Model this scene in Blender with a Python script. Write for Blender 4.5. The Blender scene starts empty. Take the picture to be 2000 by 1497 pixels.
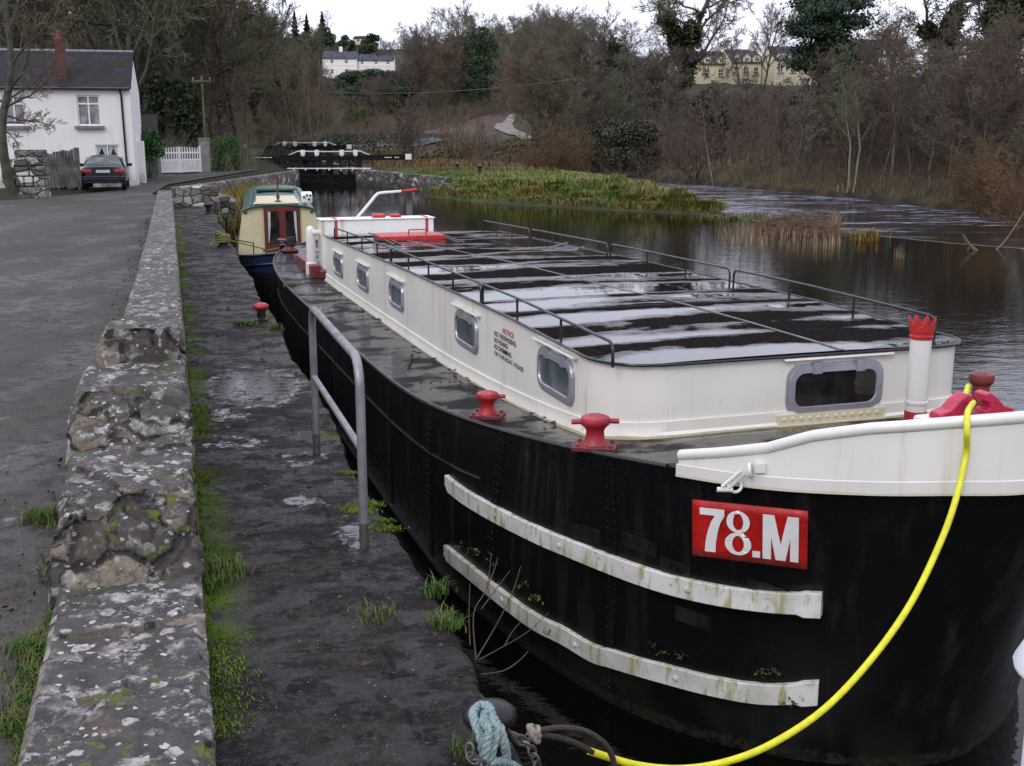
import bpy, bmesh, math, random
import numpy as np
from mathutils import Vector, noise as mnoise
from mathutils.bvhtree import BVHTree
R = math.radians
scene = bpy.context.scene
col = scene.collection
# ---------------------------------------------------------------- camera numbers
FPX, CX, CY, HOR, CAMZ = 2250.0, 1000.0, 748.5, 255.0, 3.65
TH = math.atan((CY - HOR) / FPX); CT, ST = math.cos(TH), math.sin(TH)
def ray(px, py):
    xc = (px - CX) / FPX; yc = -(py - CY) / FPX
    return Vector((xc, CT + yc * ST, -ST + yc * CT))
def at(px, py, z=None, Y=None):
    """world point that a sight line through (px, py) meets on a level z or a distance Y"""
    d = ray(px, py); t = (z - CAMZ) / d.z if Y is None else Y / d.y
    return Vector((d.x * t, d.y * t, CAMZ + d.z * t))
# ---------------------------------------------------------------- scene tree helpers
def tag(o, label=None, cat=None, group=None, kind=None):
    if label: o['label'] = label
    if cat: o['category'] = cat
    if group: o['group'] = group
    if kind: o['kind'] = kind
    return o
def empty(name, loc=(0, 0, 0), rz=0, label=None, cat=None, group=None):
    o = bpy.data.objects.new(name, None); col.objects.link(o)
    o.location = loc; o.rotation_euler = (0, 0, rz); o.empty_display_size = .2
    return tag(o, label, cat, group)
def link_mesh(name, me, mat=None, parent=None):
    o = bpy.data.objects.new(name, me); col.objects.link(o)
    if mat is not None and not me.materials: me.materials.append(mat)
    if parent is not None: o.parent = parent
    return o
def copy_tree(o, parent=None):
    c = o.copy(); col.objects.link(c); c.parent = parent
    for ch in [k for k in o.children]:
        copy_tree(ch, c)
    return c
def np_mesh(name, V, F, smooth=False):
    V = np.asarray(V, dtype=np.float32).reshape(-1, 3); F = np.asarray(F, dtype=np.int32)
    n, k = F.shape
    me = bpy.data.meshes.new(name)
    me.vertices.add(len(V)); me.vertices.foreach_set('co', V.ravel())
    me.loops.add(n * k); me.loops.foreach_set('vertex_index', F.ravel())
    me.polygons.add(n); me.polygons.foreach_set('loop_start', np.arange(0, n * k, k, dtype=np.int32))
    me.polygons.foreach_set('loop_total', np.full(n, k, dtype=np.int32))
    if smooth: me.polygons.foreach_set('use_smooth', np.ones(n, dtype=bool))
    me.update(calc_edges=True)
    return me
class MB:
    def __init__(s): s.v = []; s.f = []; s.sm = []
    def add(s, vs, fs, smooth=False):
        b = len(s.v); s.v += [tuple(p) for p in vs]
        for f in fs: s.f.append(tuple(i + b for i in f)); s.sm.append(smooth)
        return s
    def box(s, c, d, rz=0, rx=0):
        cx, cy, cz = c; hx, hy, hz = d[0] / 2, d[1] / 2, d[2] / 2; vs = []
        for sx in (-1, 1):
            for sy in (-1, 1):
                for sz in (-1, 1):
                    x, y, z = sx * hx, sy * hy, sz * hz
                    if rx: y, z = y * math.cos(rx) - z * math.sin(rx), y * math.sin(rx) + z * math.cos(rx)
                    if rz: x, y = x * math.cos(rz) - y * math.sin(rz), x * math.sin(rz) + y * math.cos(rz)
                    vs.append((cx + x, cy + y, cz + z))
        return s.add(vs, [(0, 1, 3, 2), (4, 6, 7, 5), (0, 4, 5, 1), (2, 3, 7, 6), (0, 2, 6, 4), (1, 5, 7, 3)])
    def bar(s, p0, p1, w, h):
        p0, p1 = Vector(p0), Vector(p1); d = (p1 - p0).normalized()
        up = Vector((0, 0, 1)) if abs(d.z) < .95 else Vector((0, 1, 0))
        a = d.cross(up).normalized() * w / 2; b = a.cross(d).normalized() * h / 2
        vs = [p + sa * a + sb * b for p in (p0, p1) for sa, sb in ((-1, -1), (1, -1), (1, 1), (-1, 1))]
        return s.add(vs, [(3, 2, 1, 0), (4, 5, 6, 7), (0, 1, 5, 4), (1, 2, 6, 5), (2, 3, 7, 6), (3, 0, 4, 7)])
    def tube(s, pts, r, k=10, caps=True, closed=False):
        pts = [Vector(p) for p in pts]; n = len(pts); vs = []; fs = []; prev = None
        for i, p in enumerate(pts):
            if closed: d = pts[(i + 1) % n] - pts[i - 1]
            else: d = pts[min(i + 1, n - 1)] - pts[max(i - 1, 0)]
            d.normalize()
            if prev is None:
                up = Vector((0, 0, 1)) if abs(d.z) < .9 else Vector((1, 0, 0)); a = d.cross(up).normalized()
            else: a = (prev - d * prev.dot(d)).normalized()
            prev = a; b = d.cross(a); rr = r[i] if isinstance(r, (list, tuple)) else r
            for j in range(k):
                t = 2 * math.pi * j / k; vs.append(p + (a * math.cos(t) + b * math.sin(t)) * rr)
        m = n if closed else n - 1
        for i in range(m):
            for j in range(k):
                q = (i + 1) % n; fs.append((i * k + j, i * k + (j + 1) % k, q * k + (j + 1) % k, q * k + j))
        s.add(vs, fs, True)
        if caps and not closed:
            b = len(s.v) - len(vs)
            s.f.append(tuple(b + j for j in range(k))[::-1]); s.sm.append(False)
            s.f.append(tuple(b + (n - 1) * k + j for j in range(k))); s.sm.append(False)
        return s
    def lathe(s, prof, o=(0, 0, 0), k=24, sx=1, sy=1):
        vs = []; fs = []; n = len(prof)
        for r, z in prof:
            for j in range(k):
                t = 2 * math.pi * j / k; vs.append((o[0] + r * math.cos(t) * sx, o[1] + r * math.sin(t) * sy, o[2] + z))
        for i in range(n - 1):
            for j in range(k): fs.append((i * k + j, i * k + (j + 1) % k, (i + 1) * k + (j + 1) % k, (i + 1) * k + j))
        fs.append(tuple(range(k))[::-1]); fs.append(tuple((n - 1) * k + j for j in range(k)))
        return s.add(vs, fs, True)
    def prism(s, poly, z0, z1):
        n = len(poly)
        vs = [(x, y, z0) for x, y in poly] + [(x, y, z1) for x, y in poly]
        fs = [tuple(range(n))[::-1], tuple(range(n, 2 * n))] + [(i, (i + 1) % n, n + (i + 1) % n, n + i) for i in range(n)]
        return s.add(vs, fs)
    def grid(s, rows, smooth=True, flip=False):
        n = len(rows[0]); vs = [p for r in rows for p in r]; fs = []
        for i in range(len(rows) - 1):
            for j in range(n - 1):
                q = (i * n + j, i * n + j + 1, (i + 1) * n + j + 1, (i + 1) * n + j)
                fs.append(q[::-1] if flip else q)
        return s.add(vs, fs, smooth)
    def build(s, name, mat, parent=None, bevel=0, seg=2):
        me = bpy.data.meshes.new(name); me.from_pydata(s.v, [], s.f)
        me.polygons.foreach_set('use_smooth', s.sm); me.update()
        if any(s.sm): me.set_sharp_from_angle(angle=R(42))
        o = link_mesh(name, me, mat, parent)
        if bevel:
            m = o.modifiers.new('Bevel', 'BEVEL'); m.width = bevel; m.segments = seg; m.limit_method = 'ANGLE'; m.angle_limit = R(40)
        return o
def rnd(a, b): return random.uniform(a, b)
def interp(x, tab):
    return float(np.interp(x, [t[0] for t in tab], [t[1] for t in tab]))
def catmull(P, n):
    P = [Vector(p) for p in P]; out = []
    for i in range(len(P) - 1):
        p0, p1, p2, p3 = P[max(i - 1, 0)], P[i], P[i + 1], P[min(i + 2, len(P) - 1)]
        for j in range(n):
            t = j / n
            out.append(.5 * ((2 * p1) + (p2 - p0) * t + (2 * p0 - 5 * p1 + 4 * p2 - p3) * t * t + (3 * p1 - p0 - 3 * p2 + p3) * t ** 3))
    out.append(P[-1].copy()); return out
# ---------------------------------------------------------------- material helpers
class Mat:
    def __init__(s, name):
        s.m = bpy.data.materials.new(name); s.m.use_nodes = True; s.nt = s.m.node_tree
        s.b = s.nt.nodes['Principled BSDF']; s._c = {}
    def n(s, t, ins=None, **kw):
        nd = s.nt.nodes.new(t)
        for k, v in kw.items(): setattr(nd, k, v)
        for k, v in (ins or {}).items(): s.put(nd.inputs[k], v)
        return nd
    def put(s, sock, v):
        if isinstance(v, bpy.types.NodeSocket): s.nt.links.new(v, sock)
        elif isinstance(v, (tuple, list)) and sock.type == 'RGBA' and len(v) == 3: sock.default_value = (*v, 1)
        else: sock.default_value = v
    def pos(s, kind='Object', scale=(1, 1, 1), loc=(0, 0, 0)):
        key = (kind, scale, loc)
        if key not in s._c:
            tc = s.n('ShaderNodeTexCoord') if kind != 'World' else s.n('ShaderNodeNewGeometry')
            src = tc.outputs['Position'] if kind == 'World' else tc.outputs[kind]
            s._c[key] = s.n('ShaderNodeMapping', {'Vector': src, 'Scale': scale, 'Location': loc}).outputs[0]
        return s._c[key]
    def noise(s, scale, vec=None, detail=5, rough=.55, dist=0):
        return s.n('ShaderNodeTexNoise', {'Vector': vec or s.pos(), 'Scale': scale, 'Detail': detail, 'Roughness': rough, 'Distortion': dist}).outputs[0]
    def voro(s, scale, vec=None, feature='F1', out='Distance'):
        return s.n('ShaderNodeTexVoronoi', {'Vector': vec or s.pos(), 'Scale': scale}, feature=feature).outputs[out]
    def ramp(s, f, lo, hi, a=0, b=1):
        return s.n('ShaderNodeMapRange', {'Value': f, 'From Min': lo, 'From Max': hi, 'To Min': a, 'To Max': b}, interpolation_type='SMOOTHSTEP').outputs[0]
    def mix(s, f, a, b, mode='MIX'):
        nd = s.n('ShaderNodeMix', data_type='RGBA', blend_type=mode)
        s.put(nd.inputs[0], f); s.put(nd.inputs[6], a); s.put(nd.inputs[7], b); return nd.outputs[2]
    def math(s, op, a, b=0.0, c=None):
        nd = s.n('ShaderNodeMath', operation=op); s.put(nd.inputs[0], a); s.put(nd.inputs[1], b)
        if c is not None: s.put(nd.inputs[2], c)
        return nd.outputs[0]
    def xyz(s, vec):
        return s.n('ShaderNodeSeparateXYZ', {'Vector': vec}).outputs
    def bump(s, h, strength=.3, dist=.02, normal=None):
        ins = {'Height': h, 'Strength': strength, 'Distance': dist}
        if normal is not None: ins['Normal'] = normal
        return s.n('ShaderNodeBump', ins).outputs[0]
    def set(s, **kw):
        for k, v in kw.items():
            s.put(s.b.inputs[{'color': 'Base Color', 'rough': 'Roughness', 'metal': 'Metallic', 'normal': 'Normal', 'spec': 'Specular IOR Level', 'coat': 'Coat Weight', 'ior': 'IOR', 'alpha': 'Alpha', 'trans': 'Transmission Weight', 'coatr': 'Coat Roughness'}[k]], v)
        return s.m
def simple(name, c1, c2=None, scale=8, rough=.6, bump=0, metal=0, spec=.5, kind='Object', bscale=None, detail=6):
    m = Mat(name); c2 = c2 or tuple(x * .65 for x in c1)
    n = m.noise(scale, m.pos(kind), detail)
    m.set(color=m.mix(m.ramp(n, .35, .68), c1, c2), rough=m.ramp(n, .3, .7, max(rough - .1, .02), min(rough + .1, 1)), metal=metal, spec=spec)
    if bump: m.set(normal=m.bump(m.noise(bscale or scale * 4, m.pos(kind)), bump, .02))
    return m.m
# ---------------------------------------------------------------- materials
def mk_road():
    m = Mat('wet_road'); p = m.pos('World')
    big = m.noise(.45, p, 4); med = m.noise(5, p, 8, .7); grit = m.noise(48, p, 4, .6); g2 = m.noise(120, p, 2)
    tr = m.noise(1, m.pos('World', (.7, .35, 1)), 4, .5)
    c = m.mix(m.ramp(big, .35, .65), (.036, .031, .028), (.064, .055, .047))
    c = m.mix(m.ramp(med, .46, .62, 0, .8), c, (.022, .019, .018))
    c = m.mix(m.ramp(grit, .54, .64, 0, .75), c, (.105, .09, .072))
    c = m.mix(m.ramp(grit, .44, .36, 0, .8), c, (.010, .009, .008))
    c = m.mix(m.ramp(g2, .62, .70, 0, .7), c, (.19, .165, .135))
    wet = m.math('MULTIPLY', m.ramp(tr, .40, .66), m.ramp(med, .70, .40))
    pud = m.math('MULTIPLY', m.ramp(m.noise(1, m.pos('World', (1.5, .8, 1)), 6, .62), .585, .64), m.ramp(m.math('ADD', med, m.math('MULTIPLY', grit, .6)), .82, .74))
    w = m.math('MAXIMUM', m.math('MULTIPLY', wet, .62), pud)
    c = m.mix(m.math('MULTIPLY', w, .55), c, (.014, .013, .014))
    m.set(color=c, rough=m.ramp(w, 0, 1, .66, .14), spec=m.ramp(w, 0, 1, .24, .6))
    m.set(normal=m.bump(m.math('ADD', m.math('MULTIPLY', med, 1.6), m.math('ADD', m.math('MULTIPLY', grit, .55), m.math('MULTIPLY', g2, .2))), m.ramp(pud, 0, 1, .9, .04), .03))
    return m.m
def mk_quay():
    m = Mat('wet_quay_stone'); o = m.xyz(m.pos()); p = m.pos()
    big = m.noise(1.1, p, 4); fine = m.noise(18, p, 8, .72); flake = m.noise(5.5, m.pos('Object', (.9, 1.2, 1)), 8, .68, .3); sp_ = m.noise(75, p, 3, .6)
    c = m.mix(m.ramp(big, .36, .62), (.022, .019, .020), (.044, .038, .036))
    c = m.mix(m.ramp(flake, .36, .58), (.012, .0105, .011), c)
    c = m.mix(m.ramp(fine, .52, .62, 0, .75), c, (.060, .052, .045))
    c = m.mix(m.ramp(fine, .44, .36, 0, .8), c, (.006, .0055, .0055))
    c = m.mix(m.ramp(sp_, .63, .70, 0, .8), c, (.15, .125, .095))
    br = m.n('ShaderNodeTexBrick', {'Vector': m.n('ShaderNodeVectorMath', {0: m.pos('Object', (1, 1, 1), (.12, .4, 0)), 1: m.n('ShaderNodeVectorMath', {0: m.n('ShaderNodeTexNoise', {'Vector': p, 'Scale': 4.0}).outputs[1], 1: (.06, .06, 0)}, operation='MULTIPLY').outputs[0]}, operation='ADD').outputs[0], 'Scale': 1, 'Mortar Size': .012, 'Brick Width': 1.9, 'Row Height': 1.35, 'Color1': (1, 1, 1), 'Color2': (1, 1, 1), 'Mortar': (0, 0, 0)})
    joint = m.math('SUBTRACT', 1.0, br.outputs[0])
    c = m.mix(m.math('MULTIPLY', joint, .6), c, (.006, .006, .005))
    def blob(x, y, rx, ry):
        a = m.math('POWER', m.math('DIVIDE', m.math('SUBTRACT', o[0], x), rx), 2.0)
        b_ = m.math('POWER', m.math('DIVIDE', m.math('SUBTRACT', o[1], y), ry), 2.0)
        return m.math('SUBTRACT', 1.0, m.math('ADD', a, b_))
    f = blob(.64, 6.9, .48, .95)
    for a in ((.30, 4.8, .26, .30), (.66, 3.15, .14, .16), (.5, 12.0, .3, .4), (.25, 5.7, .2, .3), (.75, 4.2, .2, .2), (.9, 2.5, .12, .3)): f = m.math('MAXIMUM', f, m.math('MULTIPLY', blob(*a), .34))
    f = m.math('ADD', m.math('MAXIMUM', f, -1.0), m.math('MULTIPLY', m.math('SUBTRACT', m.noise(5, p, 8, .7), .5), 3.2))
    pud = m.math('MULTIPLY', m.ramp(f, .10, .42), m.ramp(fine, .64, .5))
    wet = m.math('MULTIPLY', m.ramp(m.noise(3.6, m.pos('Object', (.9, 1.1, 1), (3, 1, 0)), 8, .70), .47, .57), m.ramp(fine, .62, .46))
    c = m.mix(m.math('MULTIPLY', wet, .5), c, (.008, .0075, .009)); c = m.mix(pud, c, (.02, .018, .02))
    mo = m.math('MULTIPLY', m.ramp(o[0], .30, .04), m.ramp(m.noise(1.3, p, 5), .44, .56))
    mo = m.math('MAXIMUM', mo, m.math('MULTIPLY', m.ramp(o[0], .9, 1.05), m.ramp(m.noise(2.6, p, 5), .56, .64)))
    mo = m.math('MULTIPLY', mo, m.ramp(fine, .36, .52))
    c = m.mix(mo, c, m.mix(m.noise(9, p), (.03, .05, .006), (.12, .19, .014)))
    ro = m.ramp(wet, 0, 1, .7, .2); ro = m.ramp(pud, 0, 1, ro, .03); ro = m.math('MAXIMUM', ro, m.math('MULTIPLY', mo, .85))
    sp2 = m.ramp(wet, 0, 1, .08, .5); sp2 = m.ramp(pud, 0, 1, sp2, .6); sp2 = m.math('MULTIPLY', sp2, m.math('SUBTRACT', 1.0, m.math('MULTIPLY', mo, .9)))
    h = m.math('ADD', m.math('MULTIPLY', flake, 2.2), m.math('ADD', m.math('MULTIPLY', fine, .8), m.math('ADD', m.math('MULTIPLY', sp_, .15), m.math('MULTIPLY', joint, -.5))))
    m.set(color=c, rough=ro, normal=m.bump(h, m.ramp(pud, 0, 1, 1.0, .012), .034), spec=sp2)
    return m.m
def mk_wallstone(name='lichen_stone'):
    m = Mat(name); p = m.pos('World')
    fine = m.noise(30, p, 7, .7); med = m.noise(8, p, 7, .66); big = m.noise(2.4, p, 4)
    warp = m.n('ShaderNodeVectorMath', {0: p, 1: m.n('ShaderNodeVectorMath', {0: m.n('ShaderNodeTexNoise', {'Vector': p, 'Scale': 11.0, 'Detail': 5.0}).outputs[1], 1: (.09, .09, .09)}, operation='MULTIPLY').outputs[0]}, operation='ADD').outputs[0]
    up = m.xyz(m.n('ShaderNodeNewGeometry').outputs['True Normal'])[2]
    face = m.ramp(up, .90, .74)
    c = m.mix(m.ramp(med, .38, .62), (.028, .025, .023), (.062, .056, .050))
    c = m.mix(m.ramp(fine, .55, .66, 0, .6), c, (.10, .09, .085))
    c = m.mix(m.math('MULTIPLY', m.ramp(m.noise(3.1, m.pos('World', (1, 1, 1), (7, 3, 1)), 5), .60, .67), .6), c, (.11, .062, .034))
    w2 = m.n('ShaderNodeVectorMath', {0: p, 1: m.n('ShaderNodeVectorMath', {0: m.n('ShaderNodeTexNoise', {'Vector': p, 'Scale': 4.0, 'Detail': 3.0}).outputs[1], 1: (.16, .16, .16)}, operation='MULTIPLY').outputs[0]}, operation='ADD').outputs[0]
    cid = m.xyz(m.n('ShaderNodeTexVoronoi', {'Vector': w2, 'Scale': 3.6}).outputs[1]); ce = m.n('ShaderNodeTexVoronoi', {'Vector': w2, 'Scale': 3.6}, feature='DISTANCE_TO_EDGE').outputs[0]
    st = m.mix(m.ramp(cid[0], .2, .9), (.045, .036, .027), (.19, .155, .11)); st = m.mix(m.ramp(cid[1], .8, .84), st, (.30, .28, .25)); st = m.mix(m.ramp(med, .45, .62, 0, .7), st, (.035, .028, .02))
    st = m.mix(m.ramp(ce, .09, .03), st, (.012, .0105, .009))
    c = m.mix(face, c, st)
    reg = m.ramp(m.noise(3.0, m.pos('World', (1, 1, 1), (5, 2, 9)), 4), .45, .57)
    l1 = m.math('MULTIPLY', m.ramp(m.noise(8.5, m.pos('World', (1, 1, 1), (1, 4, 8)), 8, .66), .515, .555), reg)
    vd = m.n('ShaderNodeTexVoronoi', {'Vector': warp, 'Scale': 9.0}); l2 = m.math('MULTIPLY', m.ramp(vd.outputs[0], .40, .33), m.ramp(m.xyz(vd.outputs[1])[0], .66, .70))
    vs_ = m.n('ShaderNodeTexVoronoi', {'Vector': warp, 'Scale': 24.0}); l3 = m.math('MULTIPLY', m.ramp(vs_.outputs[0], .36, .26), m.ramp(m.xyz(vs_.outputs[1])[1], .76, .79))
    l4 = m.math('MULTIPLY', m.ramp(m.noise(24, m.pos('World', (1, 1, 1), (6, 6, 2)), 6, .7), .56, .60), m.ramp(big, .42, .6))
    li = m.math('MAXIMUM', m.math('MAXIMUM', l1, l2), m.math('MAXIMUM', l3, m.math('MULTIPLY', l4, .8)))
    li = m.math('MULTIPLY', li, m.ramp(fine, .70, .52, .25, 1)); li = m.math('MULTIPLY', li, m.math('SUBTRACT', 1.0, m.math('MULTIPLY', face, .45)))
    lc = m.mix(m.ramp(m.noise(14, p, 5), .35, .65), (.15, .138, .125), (.40, .385, .36)); lc = m.mix(m.math('MULTIPLY', l3, .8), lc, (.50, .48, .44))
    c = m.mix(li, c, lc)
    c = m.mix(m.math('MULTIPLY', m.ramp(m.noise(60, p, 3), .60, .68), .75), c, (.013, .012, .011))
    mo = m.math('MULTIPLY', m.ramp(m.noise(10, m.pos('World', (1, 1, 1), (3, 9, 2)), 5), .58, .63), m.ramp(m.noise(1.9, p, 3), .45, .54))
    c = m.mix(mo, c, m.mix(fine, (.04, .05, .006), (.12, .14, .016)))
    h = m.math('ADD', m.math('MULTIPLY', med, 1.2), m.math('ADD', m.math('MULTIPLY', fine, .7), m.math('ADD', m.math('MULTIPLY', li, .12), m.math('MULTIPLY', mo, .4))))
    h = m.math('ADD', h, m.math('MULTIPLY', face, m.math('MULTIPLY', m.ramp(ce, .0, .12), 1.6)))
    m.set(color=c, rough=m.ramp(li, 0, 1, .6, .9), spec=m.ramp(li, 0, 1, .35, .2), normal=m.bump(h, .9, .022))
    return m.m
def mk_rubble(name='rubble_stone', scale=2.6, tint=1.0):
    m = Mat(name); p = m.pos('World', (1, 1, 1.7))
    v = m.voro(scale, p, 'DISTANCE_TO_EDGE'); cid = m.voro(scale, p, 'F1', 'Color')
    g = m.xyz(cid)
    c = m.mix(m.ramp(g[0], .1, .95), (.05 * tint, .045 * tint, .038 * tint), (.23 * tint, .21 * tint, .18 * tint))
    c = m.mix(m.ramp(m.noise(12, m.pos('World'), 6), .4, .65), c, (.06, .055, .045))
    c = m.mix(m.ramp(g[1], .82, .95), c, (.4 * tint, .39 * tint, .37 * tint))
    j = m.ramp(v, .06, .015); c = m.mix(j, c, (.022, .02, .017))
    z = m.xyz(m.pos('World'))[2]
    c = m.mix(m.math('MULTIPLY', m.ramp(z, .45, .1), .75), c, (.03, .033, .02))
    c = m.mix(m.ramp(m.noise(.8, m.pos('World'), 5), .55, .66, 0, .6), c, (.045, .055, .015))
    m.set(color=c, rough=.8, normal=m.bump(m.math('ADD', m.ramp(v, .0, .12), m.math('MULTIPLY', m.noise(14, m.pos('World')), .5)), .8, .05))
    return m.m
def mk_white(name, base=(.72, .70, .64), streak=1.0, dirtz=None):
    m = Mat(name); p = m.pos()
    s = m.noise(1, m.pos('Object', (9, 9, .7)), 6, .6); f = m.noise(22, p, 6, .7)
    c = m.mix(m.ramp(m.noise(1.3, p, 4), .35, .65), base, tuple(x * .93 for x in base))
    c = m.mix(m.math('MULTIPLY', m.ramp(s, .54, .75, 0, .55), streak), c, (.5, .45, .33))
    c = m.mix(m.math('MULTIPLY', m.math('MULTIPLY', m.ramp(f, .62, .72), m.ramp(m.noise(2.4, p), .5, .62)), .75 * streak), c, (.2, .12, .055))
    if dirtz:
        z = m.xyz(p)[2]
        d = m.math('MULTIPLY', m.ramp(z, dirtz[1], dirtz[0]), m.ramp(m.noise(7, p, 6), .38, .62))
        c = m.mix(m.math('MULTIPLY', d, .75), c, (.3, .25, .12))
    m.set(color=c, rough=.36, normal=m.bump(m.noise(3, p, 3), .06, .02), spec=.5)
    return m.m
def mk_rail_white():
    m = Mat('mossy_white_paint'); p = m.pos()
    s = m.noise(1, m.pos('Object', (14, 14, 3)), 6, .6); f = m.noise(30, p, 6, .7); z = m.xyz(p)[2]
    c = m.mix(m.ramp(m.noise(4, p, 4), .35, .65), (.66, .64, .6), (.5, .49, .44))
    c = m.mix(m.ramp(s, .5, .62, 0, .85), c, (.30, .29, .10))
    c = m.mix(m.ramp(f, .58, .68, 0, .8), c, (.17, .11, .055))
    m.set(color=c, rough=.55, normal=m.bump(f, .25, .01)); return m.m
def mk_roof():
    m = Mat('wet_steel_roof'); o = m.xyz(m.pos()); p = m.pos()
    f = m.noise(30, p, 7, .7); med = m.noise(6, m.pos('Object', (.8, 1.6, 1)), 6, .65)
    c = m.mix(m.ramp(f, .4, .7), (.010, .009, .0085), (.024, .021, .019))
    sx = m.math('ABSOLUTE', m.math('SUBTRACT', m.math('FRACT', m.math('DIVIDE', m.math('ADD', o[1], 3.0), 3.4)), .5))
    c = m.mix(m.math('MULTIPLY', m.ramp(sx, .0035, .001), .4), c, (.2, .2, .22))
    # standing water lies in shallow bands across the plates, drier ridges between them
    bandn = m.noise(1, m.pos('Object', (.16, 1.35, 1)), 3, .45, .3); patch = m.noise(1, m.pos('Object', (.7, .45, 1), (4, 2, 0)), 4, .5)
    lv = m.math('ADD', bandn, m.math('ADD', m.math('MULTIPLY', m.math('SUBTRACT', med, .5), .16), m.math('MULTIPLY', m.math('SUBTRACT', patch, .5), .45)))
    wet = m.ramp(lv, .462, .548)
    damp = m.ramp(lv, .36, .48)
    ro = m.ramp(wet, 0, 1, m.ramp(lv, .42, .52, .5, .14), .02)
    spc = m.math('MULTIPLY', m.math('POWER', wet, 1.3), .85)
    rip = m.noise(1, m.pos('Object', (2.5, 6, 1)), 2)
    h = m.math('ADD', m.math('MULTIPLY', rip, .03), m.math('MULTIPLY', m.math('MULTIPLY', f, .25), m.math('SUBTRACT', 1.0, wet)))
    m.set(color=c, rough=ro, spec=spc, ior=1.95, normal=m.bump(h, 1.0, .02)); return m.m
def mk_deck():
    m = Mat('wet_chequer_deck'); p = m.pos(); f = m.noise(20, p, 6, .7)
    ck = m.n('ShaderNodeTexChecker', {'Vector': m.n('ShaderNodeMapping', {'Vector': p, 'Rotation': (0, 0, R(45)), 'Scale': (22, 22, 1)}).outputs[0], 'Scale': 1.0}).outputs[1]
    w1 = m.n('ShaderNodeTexWave', {'Vector': m.n('ShaderNodeMapping', {'Vector': p, 'Rotation': (0, 0, R(45))}).outputs[0], 'Scale': 13.0}).outputs[1]
    w2 = m.n('ShaderNodeTexWave', {'Vector': m.n('ShaderNodeMapping', {'Vector': p, 'Rotation': (0, 0, R(-45))}).outputs[0], 'Scale': 13.0}).outputs[1]
    dia = m.math('ADD', m.math('MULTIPLY', w1, ck), m.math('MULTIPLY', w2, m.math('SUBTRACT', 1.0, ck)))
    c = m.mix(m.ramp(f, .4, .7), (.006, .006, .0062), (.013, .0125, .013))
    wet = m.ramp(m.noise(2.2, p, 5), .38, .58)
    h = m.math('ADD', m.math('MULTIPLY', m.ramp(dia, .55, .9), m.ramp(wet, 0, 1, .8, .35)), m.math('MULTIPLY', m.noise(2.5, p, 3), 2.0))
    m.set(color=c, rough=m.ramp(wet, 0, 1, .42, .10), spec=m.ramp(wet, 0, 1, .03, .32), normal=m.bump(h, .45, .012)); return m.m
def mk_hull():
    m = Mat('black_hull_paint'); p = m.pos(); z = m.xyz(p)[2]
    f = m.noise(18, p, 6, .7); s = m.noise(1, m.pos('Object', (7, 7, .5)), 5)
    c = m.mix(m.ramp(s, .52, .7), (.0045, .0045, .005), (.013, .0128, .0125))  # faint vertical highlight streaks painted into the hull colour
    gr = m.math('MULTIPLY', m.ramp(z, .42, .05), m.ramp(m.noise(3, p, 5), .4, .6))
    c = m.mix(gr, c, (.013, .013, .009))
    c = m.mix(m.math('MULTIPLY', m.ramp(z, .10, .06), m.ramp(f, .4, .6)), c, (.03, .028, .02))
    c = m.mix(m.math('MULTIPLY', m.ramp(s, .60, .72), m.ramp(m.noise(4, p, 6), .52, .64, 0, .6)), c, (.045, .026, .016))
    c = m.mix(m.math('MULTIPLY', m.ramp(f, .66, .72), .35), c, (.05, .047, .042))
    m.set(color=c, rough=m.ramp(f, .3, .7, .26, .42), spec=.26, normal=m.bump(m.math('ADD', m.noise(2.0, p, 2), m.math('MULTIPLY', f, .12)), .32, .02)); return m.m
def mk_red(name='red_paint', c1=(.36, .018, .03), rough=.33):
    m = Mat(name); p = m.pos(); f = m.noise(30, p, 6, .7)
    c = m.mix(m.ramp(m.noise(5, p, 4), .35, .65), c1, tuple(x * .7 for x in c1))
    c = m.mix(m.ramp(f, .59, .66, 0, .85), c, (.06, .022, .016)); c = m.mix(m.ramp(m.noise(11, p, 6, .7), .60, .66, 0, .7), c, tuple(min(1, x * 1.5 + .03) for x in c1))
    m.set(color=c, rough=m.ramp(f, .3, .7, rough - .08, rough + .2), normal=m.bump(f, .35, .008)); return m.m
def mk_water(name, rough_water):
    m = Mat(name)
    if rough_water:
        a = m.noise(1, m.pos('World', (.30, 1.25, 1)), 5, .6, .4); b = m.noise(1, m.pos('World', (1.6, 5, 1)), 3, .6)
        big = m.noise(1, m.pos('World', (.09, .35, 1)), 3)
        h = m.math('ADD', m.math('MULTIPLY', a, 1.0), m.math('MULTIPLY', b, .12))
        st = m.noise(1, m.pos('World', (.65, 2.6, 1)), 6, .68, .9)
        foam_glint = m.math('MULTIPLY', m.ramp(st, .50, .60), m.ramp(big, .34, .58))  # foam streaks, also painting bluish sky glints on the ripples
        m.set(color=m.mix(m.math('MULTIPLY', foam_glint, .8), (.008, .0075, .0085), (.34, .35, .46)), rough=m.ramp(foam_glint, 0, 1, .06, .5), ior=1.333, normal=m.bump(h, m.ramp(big, .3, .7, .35, .8), .13))
    else:
        a = m.noise(1, m.pos('World', (1.2, 2.2, 1)), 4, .55); b = m.noise(1, m.pos('World', (5, 9, 1)), 3)
        y = m.xyz(m.pos('World'))[1]
        h = m.math('ADD', a, m.math('MULTIPLY', b, .3))
        m.set(color=(.0025, .0023, .0018), rough=.03, ior=1.31, normal=m.bump(h, m.ramp(y, 8, 30, .22, .10), .06))
    return m.m
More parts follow.
